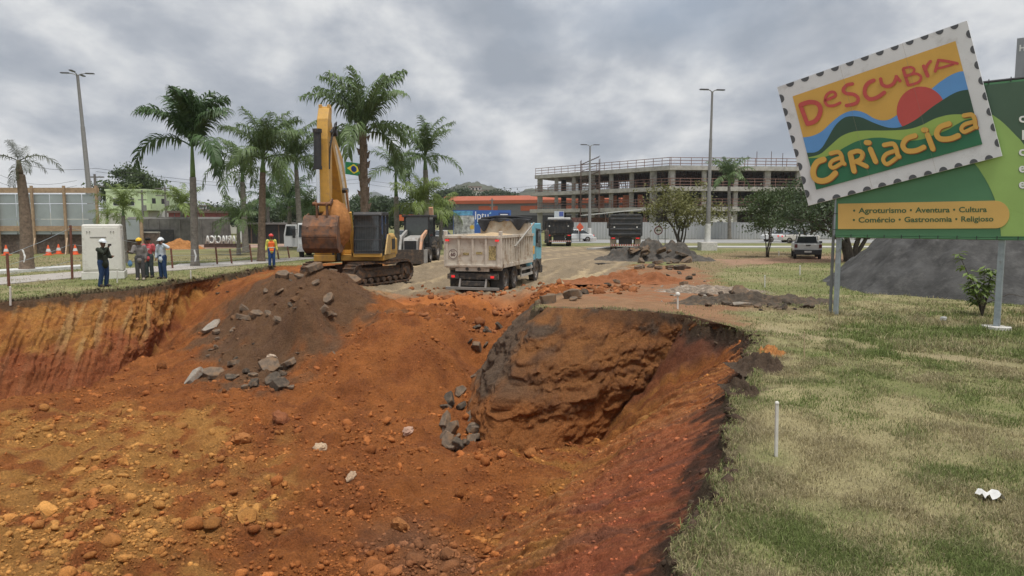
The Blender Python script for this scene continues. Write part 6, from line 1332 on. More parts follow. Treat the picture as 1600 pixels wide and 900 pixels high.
for i, (z, ext) in enumerate(LEV):
    m = MB(); m.prism(foot(ext), 'z', z - .75, z); sl = m.build('floor_slab', conc, ub_)
    z0 = 0 if i == 0 else LEV[i - 1][0]
    for (a, b, nC) in ((rel(PL), rel(PC), 7), (rel(PC), rel(PR), 9)):
        for dd, mt_ in ((1.0, conc), (8.0, concd)):  # inner row takes darker concrete: shade inside the floors put into the colour
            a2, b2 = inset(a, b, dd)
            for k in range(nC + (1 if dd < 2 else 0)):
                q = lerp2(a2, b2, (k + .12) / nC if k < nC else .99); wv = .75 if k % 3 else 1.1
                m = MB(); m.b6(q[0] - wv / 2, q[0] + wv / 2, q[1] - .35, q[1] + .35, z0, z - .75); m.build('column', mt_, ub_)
        # guard rail on the slab edge above
        a3, b3 = inset(a, b, .25); L_ = math.hypot(b[0] - a[0], b[1] - a[1]); m = MB(); n_ = int(L_ / 1.9)
        for k in range(n_ + 1):
            q = lerp2(a3, b3, k / n_); m.bar((q[0], q[1], z), (q[0] + rr.uniform(-.04, .04), q[1], z + 1.45), .09)
        for h in (.35, .9, 1.4):
            m.bar((a3[0], a3[1], z + h), (b3[0], b3[1], z + h), .08, .10)
        tag(m.build('guard_rail', railm, ub_), kind='stuff')
        # props under the slab above
        m = MB()
        for k in range(int(L_ * (3.0 if i == 2 else 1.3))):
            t = rr.uniform(.32 if a == rel(PL) else 0, 1); q0, q1 = inset(a, b, rr.uniform(1.5, 9)); q = lerp2(q0, q1, t); dx = rr.choice((0, 0, .9, -.9)); m.bar((q[0], q[1], z0), (q[0] + dx, q[1], z - .75), .08)
            if i == 2 and k % 3 == 0: zz2 = rr.uniform(z0 + .6, z - 1); e = lerp2(q0, q1, min(1, t + 3 / L_)); m.bar((q[0], q[1], zz2), (e[0], e[1], zz2), .07)
        if m.v: tag(m.build('shoring_props', scafm, ub_), kind='stuff')
m = MB(); a, b = inset(lerp2(rel(PL), rel(PC), .42), rel(PC), 14); c, d = inset(rel(PC), rel(PR), 12)
for (p0, p1) in ((a, b), (c, d)):
    L_ = math.hypot(p1[0] - p0[0], p1[1] - p0[1]); m.box(((p0[0] + p1[0]) / 2, (p0[1] + p1[1]) / 2, 5.6), (L_, .3, 11.2), rz=math.atan2(p1[1] - p0[1], p1[0] - p0[0]))
m.build('core_wall', concd, ub_)  # dark concrete here paints in the shade of the open interior
m = MB()                                                             # stair scaffold tower
q = lerp2(rel(PL), rel(PC), .42); q = (q[0] - .9, q[1] - 1.2)
for dx in (0, 1.6, 3.2):
    for dy in (0, 1.4): m.bar((q[0] + dx, q[1] + dy - dx * 1.1, 0), (q[0] + dx, q[1] + dy - dx * 1.1, 14.2), .1)
for k in range(10):
    z = .8 + k * 1.4; m.bar((q[0], q[1], z), (q[0] + 3.2, q[1] - 3.5, z), .08); m.bar((q[0], q[1] + 1.4, z), (q[0] + 3.2, q[1] - 2.1, z + 1.2 * (k % 2)), .08); m.bar((q[0], q[1], z), (q[0] + 3.2, q[1] - 3.5, z + 1.3), .07)
tag(m.build('scaffold_tower', scafm, ub_), kind='stuff')
m = MB(); 
for k in range(16): x = 14 + k * 2.2 + rr.uniform(-.5, .5); m.bar((x, 2.6, 12.1), (x, 2.6, 12.1 + rr.uniform(1.2, 3.6)), .08)
tag(m.build('starter_bars', scafm, ub_), kind='stuff')
for k in range(4): q = lerp2(rel(PL), rel(PC), .56 + k * .09); m = MB(); m.b6(q[0] - .7 + (k % 2) * .3, q[0] + .5, q[1] + 2.5, q[1] + 2.8, 4.95, 7.3); m.build('brick_pier', mat('hollow_brick', (.42, .16, .09), .9), ub_)
m = MB(); m.b6(0, 1.9, 0, .08, 0, 2.5); o = m.build('site_board', mat('board_pale', (.55, .6, .68), .6), ub_); p = D(866, 350, 140); o.location = (p.x - 27.5, 15, p.z)
m = MB(); m.b6(.95, 1.8, -.012, -.004, 1.5, 2.4); m.build('site_board_print', mat('board_blue', (.08, .12, .4), .6), o)
# red mesh screen, canopy and site cabins in front of the ground floor
ca = thing('site_canopy', 'pale sheet metal canopy beside the unfinished building above the hoarding', 'canopy', (14.5, 112, 0))
m = MB(); m.prism([(-3.4, 3.3), (6.5, 4.3), (6.5, 4.42), (-3.4, 3.42)], 'y', -1.5, 3.5); m.build('roof_sheet', mat('canopy_pale', (.55, .55, .54), .6, var=.1), ca)
for x in (-3, 0, 3, 6): m = MB(); m.bar((x, -1.3, 0), (x, -1.3, 3.5 + (x + 3.4) * .1), .12); m.build('post', scafm, ca)
m = MB(); m.b6(-5, 7, 1.5, 1.6, 1.5, 3.0); m.build('mesh_screen', mat('mesh_red', (.14, .07, .06), .9, var=.6, scale=3), ca)
for i, (px, Y, w_, h, lb) in enumerate([(1082, 108, 3.4, 3.4, 'white site cabin above the hoarding left of the tall lamp post'), (1125, 110, 4.0, 3.2, 'white site cabin above the hoarding right of the tall lamp post')]):
    p = D(px, 345, Y); k_ = thing('site_cabin', lb, 'cabin', (p.x, Y, 0)); m = MB(); m.b6(-w_ / 2, w_ / 2, 0, 2.5, 0, h); m.build('wall', whw, k_); m = MB(); m.b6(-w_ / 2 - .1, w_ / 2 + .1, -.1, 2.6, h, h + .12); m.build('roof', concd, k_); m = MB(); m.b6(-.45, .45, -.03, -.003, .3, 2.4); m.build('door', cdk, k_)
# hoarding of corrugated sheets
hf = thing('site_hoarding', 'long grey corrugated metal hoarding in front of the unfinished building', 'fence', (8, 97, 0))
hgm = mat('hoarding_grey', (.40, .41, .43), .5, .2, var=.06, scale=.6, dirt=((.3, .28, .26), .2, 1.2)); m = MB(); prof = []
for k in range(13): x = k * .1; prof.append((x, -.02 if k % 4 < 2 else .03))
m.v = [(x, y, z) for z in (.05, 2.3) for x, y in prof]; m.f = [(i, i + 1, 13 + i + 1, 13 + i) for i in range(12)]; pm = m.build('sheet_panel', hgm, hf).data
for k in range(1, 52): link_mesh('sheet_panel', pm, hgm, hf, (k * 1.21, rr.uniform(-.012, .012), rr.uniform(-.03, .03)))
m = MB(); m.b6(0, 62, .04, .1, 0, .15); m.build('base_rail', concd, hf)
# red and grey store behind
st_ = thing('long_store_building', 'long low building with red roof band and dark grey wall behind the blue billboard', 'building', (-20, 195, 0), math.atan2(-28, 70))
for nm, z0, z1, mt_, y in (('wall_lower', 0, 3.9, mat('store_black', (.03, .03, .033), .7), 0), ('wall_upper', 3.9, 7.0, mat('store_grey', (.13, .13, .135), .7), -.05)):
    m = MB(); m.b6(0, 75, y, 30, z0, z1); m.build(nm, mt_, st_)
m = MB(); m.prism([(-.3, 7.0), (-.3, 7.9), (4, 9.2), (30, 9.2), (30, 7.0)], 'x', 0, 75); m.build('roof_band', mat('store_red', (.36, .085, .035), .6, var=.1, scale=.3), st_)
for x in (12, 24, 36, 50): m = MB(); m.b6(x, x + 5.5, -.1, -.06, 5.1, 6.4); m.build('red_panel', MATS['store_red'], st_)
# blue billboard
ip = thing('blue_billboard', 'blue tax billboard with a map picture behind the tipper truck', 'billboard', (D(708, 350, 62).x, 62, 0), R(0))
W_ = (798 - 708) / FPX * 62
m = MB(); m.b6(0, W_, 0, .12, .8, 3.42); pn_ = m.build('panel', mat('iptu_blue', (.045, .13, .42), .5, var=.15, scale=.6), ip)
m = MB(); m.b6(.05, 1.85, -.006, -.002, .9, 2.95); m.build('map_picture', mat('map_grey', (.40, .41, .41), .6, var=.75, scale=3.2), pn_)
m = MB(); m.b6(.05, 1.7, -.006, -.002, 2.97, 3.35); m.build('sky_picture', mat('map_sky', (.13, .36, .58), .6, var=.5, scale=3), pn_)
txt_local('title', 'Iptu', (2.5, -.012, 2.62), 1.15, 1.0, mat('print_white', (.8, .82, .85), .6), pn_, .0)
for (x, z, s, c) in ((2.0, 2.2, .25, (.25, .55, .75)), (2.5, 1.4, .5, (.12, .4, .65)), (2.9, 1.8, .3, (.1, .3, .6)), (3.1, 3.1, .2, (.35, .6, .8))):
    m = MB(); m.add([(x, -.008, z), (x + s, -.008, z), (x + s, -.008, z + s)], [(0, 1, 2)]); m.build('print_triangle', mat('iptu_tint_%d' % int(x * 10), c, .6), pn_)
m = MB(); disc(m, (1.65, -.012, 1.95), .001, .19); m.build('yellow_dot', mat('iptu_yellow', (.65, .45, .08), .6), pn_)
m = MB(); m.b6(3.95, 4.9, -.008, -.003, 2.75, 3.2); o = m.build('print_panel', mat('iptu_dark', (.03, .06, .2), .6), pn_); m = MB(); m.b6(4.1, 4.75, -.014, -.010, 3.0, 3.08); m.b6(4.1, 4.6, -.014, -.010, 2.86, 2.94); tag(m.build('print_lines', MATS['print_white'], o), kind='stuff')
for x in (.5, W_ - .5): m = MB(); m.bar((x, .2, 0), (x, .2, 3.3), .12); m.build('post', steel, ip)
# pale green house
gh = thing('green_house', 'pale green two storey house with balcony behind the small palm', 'house', (-57.3, 101, 0), -R(4))
grn = mat('plaster_green', (.50, .60, .36), .85, var=.1, scale=.7, dirt=((.35, .4, .28), .25, .9)); wndm = mat('window_dark', (.03, .035, .04), .2)
m = MB(); m.b6(0, 6.0, 0, 8, 0, 6.7); m.build('wall', grn, gh); m = MB(); m.b6(-.1, 6.1, -.1, 8.1, 6.7, 6.95); m.build('parapet', grn, gh)
m = MB(); m.b6(6.003, 6.06, .1, 7.9, .1, 3.9); m.build('white_side', whw, gh)
for (x, z, w_, h) in ((3.2, 4.6, 1.0, 1.1), (1.0, 4.6, 1.0, 1.1)):
    m = MB(); m.b6(x, x + w_, -.02, -.004, z, z + h); o = m.build('window', whw, gh); m = MB(); m.b6(x + .07, x + w_ - .07, -.035, -.023, z + .07, z + h - .07); m.build('pane', wndm, o)
for y in (1.2, 3.6): m = MB(); m.b6(6.02, 6.04, y, y + .9, 4.4, 5.7); m.build('window', wndm, gh)
m = MB(); m.b6(4.8, 7.2, -1.0, 3, 3.95, 4.1); m.b6(7.1, 7.2, -1.0, 3, 4.1, 4.9); m.b6(4.8, 7.2, -1.0, -.9, 4.1, 4.9); m.build('balcony', grn, gh)
m = MB(); m.b6(6.07, 6.09, .8, 2.0, .2, 2.6); m.build('door', wndm, gh)
m = MB(); m.b6(-6, 3.0, -5, -1, 0, 3.6); m.build('garage', whw, gh); m = MB(); m.b6(.6, 2.4, -5.03, -5.004, 1.6, 3.0); m.build('garage_sign', plate_w, gh)
bl_ = thing('red_shed', 'dark red corrugated shed right of the pale green house', 'shed', (-46.3, 100, 0)); m = MB(); m.b6(-1.8, 5, 0, 4, 0, 3.6); m.build('wall', mat('shed_red', (.22, .065, .06), .8, var=.3, scale=2), bl_); m = MB(); m.b6(-2.2, 5.2, -.2, 4.2, 3.6, 3.9); m.build('roof', mat('shed_roof', (.14, .10, .085), .9), bl_)
for k in range(3): m = MB(); m.b6(-1 + k * 1.7, -.9 + k * 1.7, -.05, -.004, 0, 3.5); m.build('wall_batten', concd, bl_)
# timber framed sheet hoarding on a rough wall at the left
YH = 54.0; s_ = FPX / YH
def hx(px): return (px - 800) / FPX * YH
def hz(py): return CZ - (py - 345) * YH / FPX
lw_ = thing('boundary_wall', 'rough dark brick boundary wall under the metal sheet screen at left', 'wall', (hx(-60), YH + .25, 0))
brk = mat('rough_brick', (.115, .085, .07), .95, var=.5, scale=5, bump=.6, bscale=14, dirt=((.2, .17, .15), .3, 2)); Wl = hx(246) - hx(-60)
m = MB(); m.b6(0, Wl, 0, .3, -.2, hz(364)); m.build('masonry', brk, lw_); m = MB(); m.b6(0, Wl, -.03, .33, hz(364), hz(364) + .1); m.build('coping', conc, lw_)
sc_ = thing('sheet_screen', 'screen of grey metal sheets on timber posts and rails at left', 'screen', (0, YH, 0))
wood = mat('raw_timber', (.36, .255, .165), .8, var=.25, scale=4, bump=.3, bscale=20); sheetm = mat('galvanised_sheet', (.36, .40, .41), .38, .35, var=.12, scale=.7)
pxs = [-55, 2, 57, 107, 157]
for i in range(4):
    for c in range(2):
        x0_, x1_ = hx(pxs[i]) + (hx(pxs[i + 1]) - hx(pxs[i])) * c / 2 + .03, hx(pxs[i]) + (hx(pxs[i + 1]) - hx(pxs[i])) * (c + 1) / 2 - .03
        for (ya, yb) in ((304, 318), (319, 342), (343, 366)):
            m = MB(); m.b6(x0_, x1_, rr.uniform(.02, .05), .07, hz(yb), hz(ya)); m.build('metal_sheet', sheetm, sc_)
for px in pxs: m = MB(); m.b6(hx(px) - .08, hx(px) + .08, -.2, -.03, 0, hz(291)); m.build('timber_post', wood, sc_, bevel=.01); m = MB(); m.bar((hx(px) + .1, -.2, hz(372)), (hx(px) + .9, -1.8, 0), .08); m.build('timber_brace', wood, sc_)
for py in (298, 357): m = MB(); m.b6(hx(-60), hx(160), -.028, .015, hz(py + 4), hz(py - 4)); m.build('timber_rail', wood, sc_)
lp_ = thing('sheet_panel_screen', 'plain grey sheet screen with brown post right of the white cabinet', 'screen', (0, YH - .1, 0)); m = MB(); m.b6(hx(196), hx(221), 0, .05, hz(374), hz(343)); m.build('metal_sheet', sheetm, lp_); m = MB(); m.b6(hx(222), hx(226), -.05, .1, 0, hz(343)); m.build('timber_post', wood, lp_)
# distant wall, black panel, letters, shed
rw_ = thing('retaining_wall', 'long grey brown ribbed retaining wall behind the workers', 'wall', (-40, 74, 0)); rwm = mat('ribbed_wall', (.13, .125, .115), .95, var=.35, scale=1.5, bump=.5, bscale=6)
m = MB(); m.prism([(0, 0), (0, 2.7), (.5, 2.9), (1.0, 0)], 'x', 0, 10.5); m.build('wall_face', rwm, rw_)
for k in range(10): m = MB(); m.b6(k * 1.1, k * 1.1 + .12, -.1, -.002, 0, 2.6); m.build('wall_rib', rwm, rw_)
m = MB(); m.b6(1.6, 5.0, -.35, -.25, .3, 1.6); bp_ = m.build('black_panel', cdk, rw_)
hp = P(283, 390); heap('soil_heap', hp.x - .6, hp.y + 1, 2.2, 1.5, .9, soil_o, 'reddish soil heap beyond the workers near the royal palm', 'soil heap', 21, 40, .25)
sd = thing('dark_shed', 'long low black shed behind the orange vest worker', 'shed', (D(388, 370, 78).x, 78, 0)); m = MB(); m.b6(0, 4.2, 0, 3, 0, 2.1); m.build('wall', cdk, sd); m = MB(); m.b6(-.2, 5.3, -.3, 3.2, 2.1, 2.3); m.build('roof', concd, sd)
for k in range(3): m = MB(); m.b6(.3 + k * 1.5, .42 + k * 1.5, -.06, -.003, 0, 2.1); m.build('door_frame', scafm, sd)
ll_ = thing('letter_sign', 'white block letters on dark stand seen from behind near the palms', 'sign', (D(351, 380, 66).x, 66, 0))
lo = txt_local('letters', 'CARIACICA', (-.1, 0, .42), 3.3, 1.02, plate_w, ll_, .02, mirror=True); md = lo.modifiers.new('solid', 'SOLIDIFY'); md.thickness = .18; tag(lo, kind='stuff')
m = MB(); m.b6(-1.9, 1.9, -.1, .5, 0, .38); m.build('stand', mat('stand_brown', (.09, .06, .05), .8), ll_); m = MB(); m.prism([(1.25, .5), (1.8, .5), (1.85, 1.1), (1.7, 1.5), (1.3, 1.5), (1.2, 1.0)], 'y', .2, .35); m.build('emblem', plate_w, ll_)
# kerbs, path, roads
pavm = mat('pale_paving', (.36, .33, .30), .9, var=.15, scale=1.5, bump=.2); rdm = mat('far_road_concrete', (.42, .41, .39), .9, var=.12, scale=.4)
def strip(name, pxs_, z, mt, kind='structure'):
    m = MB(); m.prism([P2(*q) for q in pxs_], 'z', -.15, z); return tag(m.build(name, mt), kind=kind)
strip('path', [(-120, 444), (130, 424.5), (300, 413), (450, 403.5), (500, 400), (500, 403.5), (450, 408.5), (300, 421), (130, 434), (-120, 456)], .035, pavm)
kb = MB(); kb.prism([P2(-60, 433), P2(126, 420.5), P2(126, 418), P2(-60, 429.5)], 'z', -.1, .16); tag(kb.build('white_kerb', plate_w), 'white kerb along the path in front of the left palm', 'kerb')
strip('palm_paving', [(270, 417), (330, 415), (382, 413), (378, 411.5), (330, 412), (280, 413.5)], .05, mat('pale_slab', (.5, .48, .45), .9))
strip('road', [(300, 389), (470, 386), (470, 381), (300, 383)], .03, mat('earth_road', (.33, .22, .165), .9))
for nm, Y0, Y1, xa, xb2, mt_ in (('road', 80, 92, 4, 110, mat('far_road_asphalt', (.26, .26, .255), .9)), ('kerb_strip', 92, 92.6, 6, 110, rdm), ('kerb_strip', 79.2, 79.98, 14, 110, rdm), ('footway', 65.5, 68.6, 14.5, 110, rdm)):
    m = MB(); m.b6(xa, xb2, Y0, Y1, -.1, .03 if nm == 'road' else .10); tag(m.build(nm, mt_), kind='structure')
m = MB(); m.prism([(6.5, 62), (9, 66), (14.45, 68.6), (14.45, 67.8), (9.6, 65.2), (7.2, 61.6)], 'z', -.1, .13); tag(m.build('kerb_strip', rdm), kind='structure')
# fence of rusty posts and wire on the left lawn
fp = [(14, 448, 396), (113, 437, 352), (270, 420, 388), (340, 414, 386), (363, 413, 389), (394, 410, 382), (436, 406, 380), (453, 404, 385)]
wf = thing('wire_fence', 'row of rusty fence posts with thin wires along the path', 'fence', (0, 0, 0)); tops = []
rustp = mat('rusty_post', (.15, .06, .04), .85, var=.3)
for px, pb, pt_ in fp:
    b = P(px, pb); t = D(px - (4 if px > 350 else 3), pt_, b.y); m = MB(); m.tube([b - Vector((0, 0, .2)), t], .05, 8); m.build('post', rustp, wf); tops.append((b, t))
for fr_ in (.35, .65, .95):
    for a, b in zip(tops[:-1], tops[1:]):
        p0, p1 = a[0].lerp(a[1], fr_), b[0].lerp(b[1], fr_); m = MB(); m.tube([p0, p0.lerp(p1, .5) - Vector((0, 0, .05)), p1], .007, 4); m.build('wire', steel, wf)
# lamp posts
polem = mat('lamp_post_grey', (.22, .215, .205), .6, .2, var=.15)
def lamp_post(label, base, top, r0, arms, arm_len, white=0, block=None, group='street lamp posts'):
    b, t = Vector(base), Vector(top); T = t - b; o = thing('street_lamp', label, 'lamp post', b, 0, group)
    m = MB(); m.tube([T * q for q in (0, .35, .36, .7, .71, 1)], [r0, r0 * .85, r0 * .72, r0 * .6, r0 * .5, r0 * .4], 10); m.build('pole', polem, o, smooth=True)
    for k in range(arms):
        a = k * 2 * math.pi / arms + .15; d = Vector((math.cos(a), math.sin(a), 0)); e = T + d * arm_len + Vector((0, 0, .15)); m = MB(); m.tube([T - T.normalized() * .1, T + d * arm_len * .4 + Vector((0, 0, .08)), e], .04, 6); ar = m.build('arm', polem, o)
        m = MB(); m.box(e + d * .3, (.75, .28, .10), rz=a); m.build('lamp_head', mat('lamp_head_grey', (.10, .10, .11), .5), ar, bevel=.03)
    if white: m = MB(); m.tube([T * 0, T * white], [r0 * 1.25, r0 * 1.1], 10); m.build('white_painted_base', plate_w, o, smooth=True)
    if block: m = MB(); m.b6(-block[0] / 2, block[0] / 2, -block[0] / 2, block[0] / 2, -.1, block[1]); m.build('base_block', MATS['footing_concrete'], o, bevel=.03)
    return o
b = D(146, 345, 66); b.z = 0; lamp_post('leaning four armed lamp post rising behind the sheet screen at left', b, D(121, 117, 66), .30, 4, .75)
b = D(921, 373, 88); b.z = 0; lamp_post('two armed lamp post in front of the left wing of unfinished building', b, D(922, 228, 88), .22, 2, .5, .14, (1.6, .45))
b = P(1105, 391); lamp_post('tall two armed lamp post with white base block left of billboard', b, D(1113, 143, b.y), .22, 2, .42, .17, (1.35, .7))
# utility poles and cables
def upole(label, px, pyb, pyt, Y, arm=1.2):
    b = D(px, pyb, Y); b.z = 0; t = D(px, pyt, Y); o = thing('utility_pole', label, 'utility pole', b, 0, 'utility poles'); h = t.z; m = MB(); m.tube([(0, 0, 0), (0, 0, h)], [.16, .11], 8); m.build('pole', concd, o)
    for k in range(2): m = MB(); m.b6(-arm, arm, -.06, .06, h - .35 - k * .9, h - .23 - k * .9); m.build('cross_arm', concd, o)
    m = MB(); m.cyl((.25, 0, h - 2.2), .22, .7); m.build('transformer', polem, o); return o
upole('utility pole with cross arms between green house and royal palm', 260, 350, 291, 92)
upole('utility pole with bracket beside the leaning lamp post', 152, 350, 272, 70, .9)
upole('utility pole in front of the green house balcony', 224, 350, 297, 88, .5)
upole('dark utility pole above the red roofed store', 769, 350, 310, 110, .4)
for i, (a, b_) in enumerate((((-40, 224, 80), (150, 263, 78)), ((150, 263, 78), (560, 280, 110)), ((150, 268, 78), (560, 286, 112)), ((-40, 255, 75), (120, 282, 80)), ((-40, 268, 75), (120, 290, 80)), ((560, 280, 110), (840, 290, 150)), ((560, 286, 112), (840, 297, 150)))):
    p0, p1 = D(*a), D(*b_); m = MB(); m.tube([p0.lerp(p1, t) - Vector((0, 0, 1.2 * math.sin(t * math.pi))) for t in np.linspace(0, 1, 12)], .018, 4); tag(m.build('overhead_cable', cdk), 'thin overhead cable strung across the sky over the left lawn and palms', 'cable', 'overhead cables')
# flag
fl_ = thing('flag_pole', 'green and yellow national flag on a pole behind the excavator boom', 'flag', (D(541, 380, 72).x, 72, 0)); ht = D(541, 249, 72).z
m = MB(); m.tube([(0, 0, 0), (0, 0, ht)], [.06, .035], 8); m.build('pole', steel, fl_)
def fsheet(name, f, mt, par, nu=14, nv=8):
    m = MB(); m.v = [f(a, b) for a in np.linspace(0, 1, nu) for b in np.linspace(0, 1, nv)]; m.f = [(i * nv + j, i * nv + j + 1, (i + 1) * nv + j + 1, (i + 1) * nv + j) for i in range(nu - 1) for j in range(nv - 1)]; return m.build(name, mt, par, smooth='all')
def wv(x): return .10 * math.sin(x * 4.5) * min(1, x * 2)
fg = fsheet('flag_cloth', lambda a, b: (.06 + a * 1.75, wv(a * 1.75), ht - .2 - 1.25 * (1 - b) - .25 * a), mat('flag_green', (.015, .16, .06), .8), fl_)
def rh(a, b): u = (a - .5) * .8; v = (b - .5) * .8 * (1 - abs(u) / .4); return (.06 + (.5 + u) * 1.75, wv((.5 + u) * 1.75) - .012, ht - .2 - 1.25 * (.5 - v) - .25 * (.5 + u))
fsheet('flag_rhombus', rh, mat('flag_yellow', (.65, .52, .03), .8), fg)
def dk(a, b): t = a * 2 * math.pi; u, v = .17 * b * math.cos(t), .24 * b * math.sin(t); return (.06 + (.5 + u) * 1.75, wv((.5 + u) * 1.75) - .024, ht - .2 - 1.25 * (.5 - v) - .25 * (.5 + u))
fsheet('flag_disc', dk, mat('flag_blue', (.01, .03, .16), .8), fg, 20, 4)
# road signs
rs = thing('road_sign', 'round white arrow sign with dark red rim beside the rubble heap', 'road sign', (*P2(1028, 389), 0)); zc = D(1028, 360, rs.location.y).z
m = MB(); m.tube([(0, 0, 0), (0, 0, zc)], .04, 8); m.build('pole', steel, rs); m = MB(); m.cyl((0, -.05, zc), .36, .02, 'y', 28); di = m.build('disc', plate_w, rs)
m = disc(MB(), (0, -.064, zc), .30, .385); m.build('rim', mat('sign_rim', (.16, .03, .035), .6), di); m = MB(); m.add([(-.24, -.064, zc), (-.06, -.064, zc + .13), (-.06, -.064, zc + .045), (.22, -.064, zc + .045), (.22, -.064, zc - .045), (-.06, -.064, zc - .045), (-.06, -.064, zc - .13)], [(0, 1, 2, 3, 4, 5, 6)]); m.build('arrow', cdk, di)
sp_ = thing('sign_post', 'bare thin post right of the round arrow sign', 'post', (*P2(1039, 388), 0)); m = MB(); m.tube([(0, 0, 0), (0, 0, 2.1)], .035, 6); m.build('shaft', polem, sp_); m = MB(); m.ball((0, 0, 2.12), .05, 8, 6); m.build('cap', polem, sp_)
os_ = thing('orange_work_sign', 'small orange work sign in front of the hoarding', 'road sign', (D(906, 372, 85).x, 85, 0)); m = MB(); m.tube([(0, 0, 0), (0, 0, 1.5)], .05, 6); m.build('pole', cdk, os_); m = MB(); m.prism([(-.45, 1.75), (0, 1.25), (.45, 1.75), (0, 2.3)], 'y', -.08, -.05); m.build('board', mat('sign_orange', (.62, .10, .04), .6), os_)
# cones
cone_m = mat('cone_orange', (.72, .11, .03), .6); lbc = ['left of the far left palm trunk', 'just right of the far left palm trunk', 'second right of the far left palm', 'closest to the white cabinet']
for i, (px, py) in enumerate([(10, 399), (76, 399), (92, 397), (118, 398)]):
    b = P(px, py); c = thing('traffic_cone', 'orange traffic cone on the grass ' + lbc[i], 'traffic cone', b, 0, 'orange traffic cones'); m = MB(); m.lathe([(.001, .74), (.04, .75), (.2, .05), (.001, .05)], (0, 0, 0), n=14); m.build('cone', cone_m, c, smooth=True); m = MB(); m.b6(-.25, .25, -.25, .25, 0, .05); m.build('base', cone_m, c); m = MB(); m.lathe([(.155, .28), (.105, .48)], (0, 0, 0), n=14); m.v = [(x * 1.04, y * 1.04, z) for x, y, z in m.v]; m.build('reflective_band', plate_w, c)
# stakes
stw = mat('stake_white', (.62, .60, .55), .8, var=.12, dirt=((.4, .35, .28), .2, 8)); styl = mat('stake_wood', (.42, .33, .2), .85)
for i, (px, pb, pt_, r_, mt_, lb) in enumerate([(1213, 712, 630, .021, stw, 'tall white marker stake on the near lawn right of pit'), (1059, 489, 460, .028, stw, 'white stake with knobbed top on the rim above the pit'), (1195, 449, 431, .025, stw, 'white stake behind the rubble strip'), (1250, 430, 416, .035, stw, 'stubby white stake on the grass near the pickup'),
      (1280, 502, 477, .016, styl, 'thin wooden stake left of the billboard post'), (1257, 562, 519, .014, styl, 'thin wooden peg in the dry grass right of pit'), (16, 470, 449, .03, stw, 'white stake at far left rim of the pit'), (183, 441, 420, .025, stw, 'thin white stake between dark jacket man and cabinet'), (298, 437, 424, .03, stw, 'short white stake on the rim below the royal palm'), (1217, 400, 393, .04, stw, 'tiny white stake right of the slim tree')]):
    b = P(px, pb); t = D(px + (1 if i == 0 else 0), pt_, b.y); o = thing('marker_stake', lb, 'stake', b, 0, 'survey stakes round the pit'); T = t - b
    m = MB(); m.bar((0, 0, -.15), T, r_ * 1.5); m.build('shaft', mt_, o, bevel=.004)
    m = MB(); m.ball(T, r_ * (2.4 if i == 1 else 1.1), 8, 6); m.build('tip', mt_, o)
p = P(1547, 780); m = MB(); rr2 = random.Random(2); m.v = [((i - 4) * .024 + rr2.uniform(-.008, .008), (j - 3) * .024 + rr2.uniform(-.008, .008), .045 + .03 * rr2.random() + .02 * math.sin(i * 1.3 + j)) for i in range(9) for j in range(7)]; m.f = [(i * 7 + j, i * 7 + j + 1, i * 7 + j + 8, i * 7 + j + 7) for i in range(8) for j in range(6)]
tag(m.build('paper_scrap', plate_w, smooth='all', loc=(p.x, p.y, H1(p.x, p.y))), 'crumpled white scrap lying on the near lawn at right', 'litter')
p = P(1474, 502); m = MB(); m.box((0, 0, .06), (.14, .1, .1), rz=.4); tag(m.build('paper_cup', plate_w, bevel=.02, loc=(p.x, p.y, H1(p.x, p.y))), 'small white litter in the green grass under the billboard', 'litter')
# tower at the right edge
tw = thing('hotel_tower', 'grey high rise tower at right edge above the billboard', 'tower', (D(1587, 95, 150).x, 150, 0), R(-36)); zt2 = D(1588, 60, 150).z
m = MB(); m.b6(0, 16, 0, 16, 0, zt2); m.build('wall', mat('tower_grey', (.20, .21, .225), .6, var=.1, scale=.3), tw); m = MB(); m.b6(2.0, 14, -.3, -.01, 2, zt2 - 5); fa = m.build('facade_panel', mat('tower_panel', (.26, .27, .29), .5), tw)
for k in range(12): m = MB(); m.b6(2.4, 13.6, -.36, -.305, 4 + k * 2.7, 5.2 + k * 2.7); m.build('window_band', wndm, fa)
txt_local('roof_sign', 'HO', (1.6, -.05, zt2 - 2.6), 2.2, 1.7, plate_w, tw, .03)
# ---- far hills and hillside town
def hill(name, pxs_, Y, label, mt, depth, seed, rough=.06, n=90):
    xs = np.linspace(pxs_[0][0], pxs_[-1][0], n); tops_ = np.interp(xs, [q[0] for q in pxs_], [q[1] for q in pxs_]); m = 9; X = (xs - 800) / FPX * Y; Zt = CZ + (345 - tops_) * Y / FPX
    Zt = np.maximum(Zt, .5) ; V_ = []
    for j in range(m):
        t = j / (m - 1); prof_ = math.sin(min(1, t * 1.25) * math.pi / 2); y_ = Y - depth * .5 * (1 - t) * 1.0
        nz = fbm(X / Y * 60, np.full(n, t * 4.0), seed, 4); V_.append(np.c_[X, np.full(n, y_) + nz * depth * .02, Zt * prof_ * (1 + rough * nz * (.3 + t)) + rough * 2 * nz])
    V_.append(np.c_[X, np.full(n, Y + depth), np.full(n, -2.0)]); V_ = np.concatenate(V_); i_ = np.arange((m + 1) * n).reshape(m + 1, n)
    me = raw_mesh(name, V_, np.stack([i_[:-1, :-1], i_[:-1, 1:], i_[1:, 1:], i_[1:, :-1]], -1).reshape(-1, 4)); me.polygons.foreach_set('use_smooth', np.ones(len(me.polygons), bool))
    tag(link_mesh(name, me, mt), kind='structure')
hm1 = mat('wooded_hill', (.066, .070, .048), .95, var=.5, scale=.06, bump=.8, bscale=.2); hm2 = mat('far_hill', (.06, .068, .055), .95, var=.25, scale=.01)
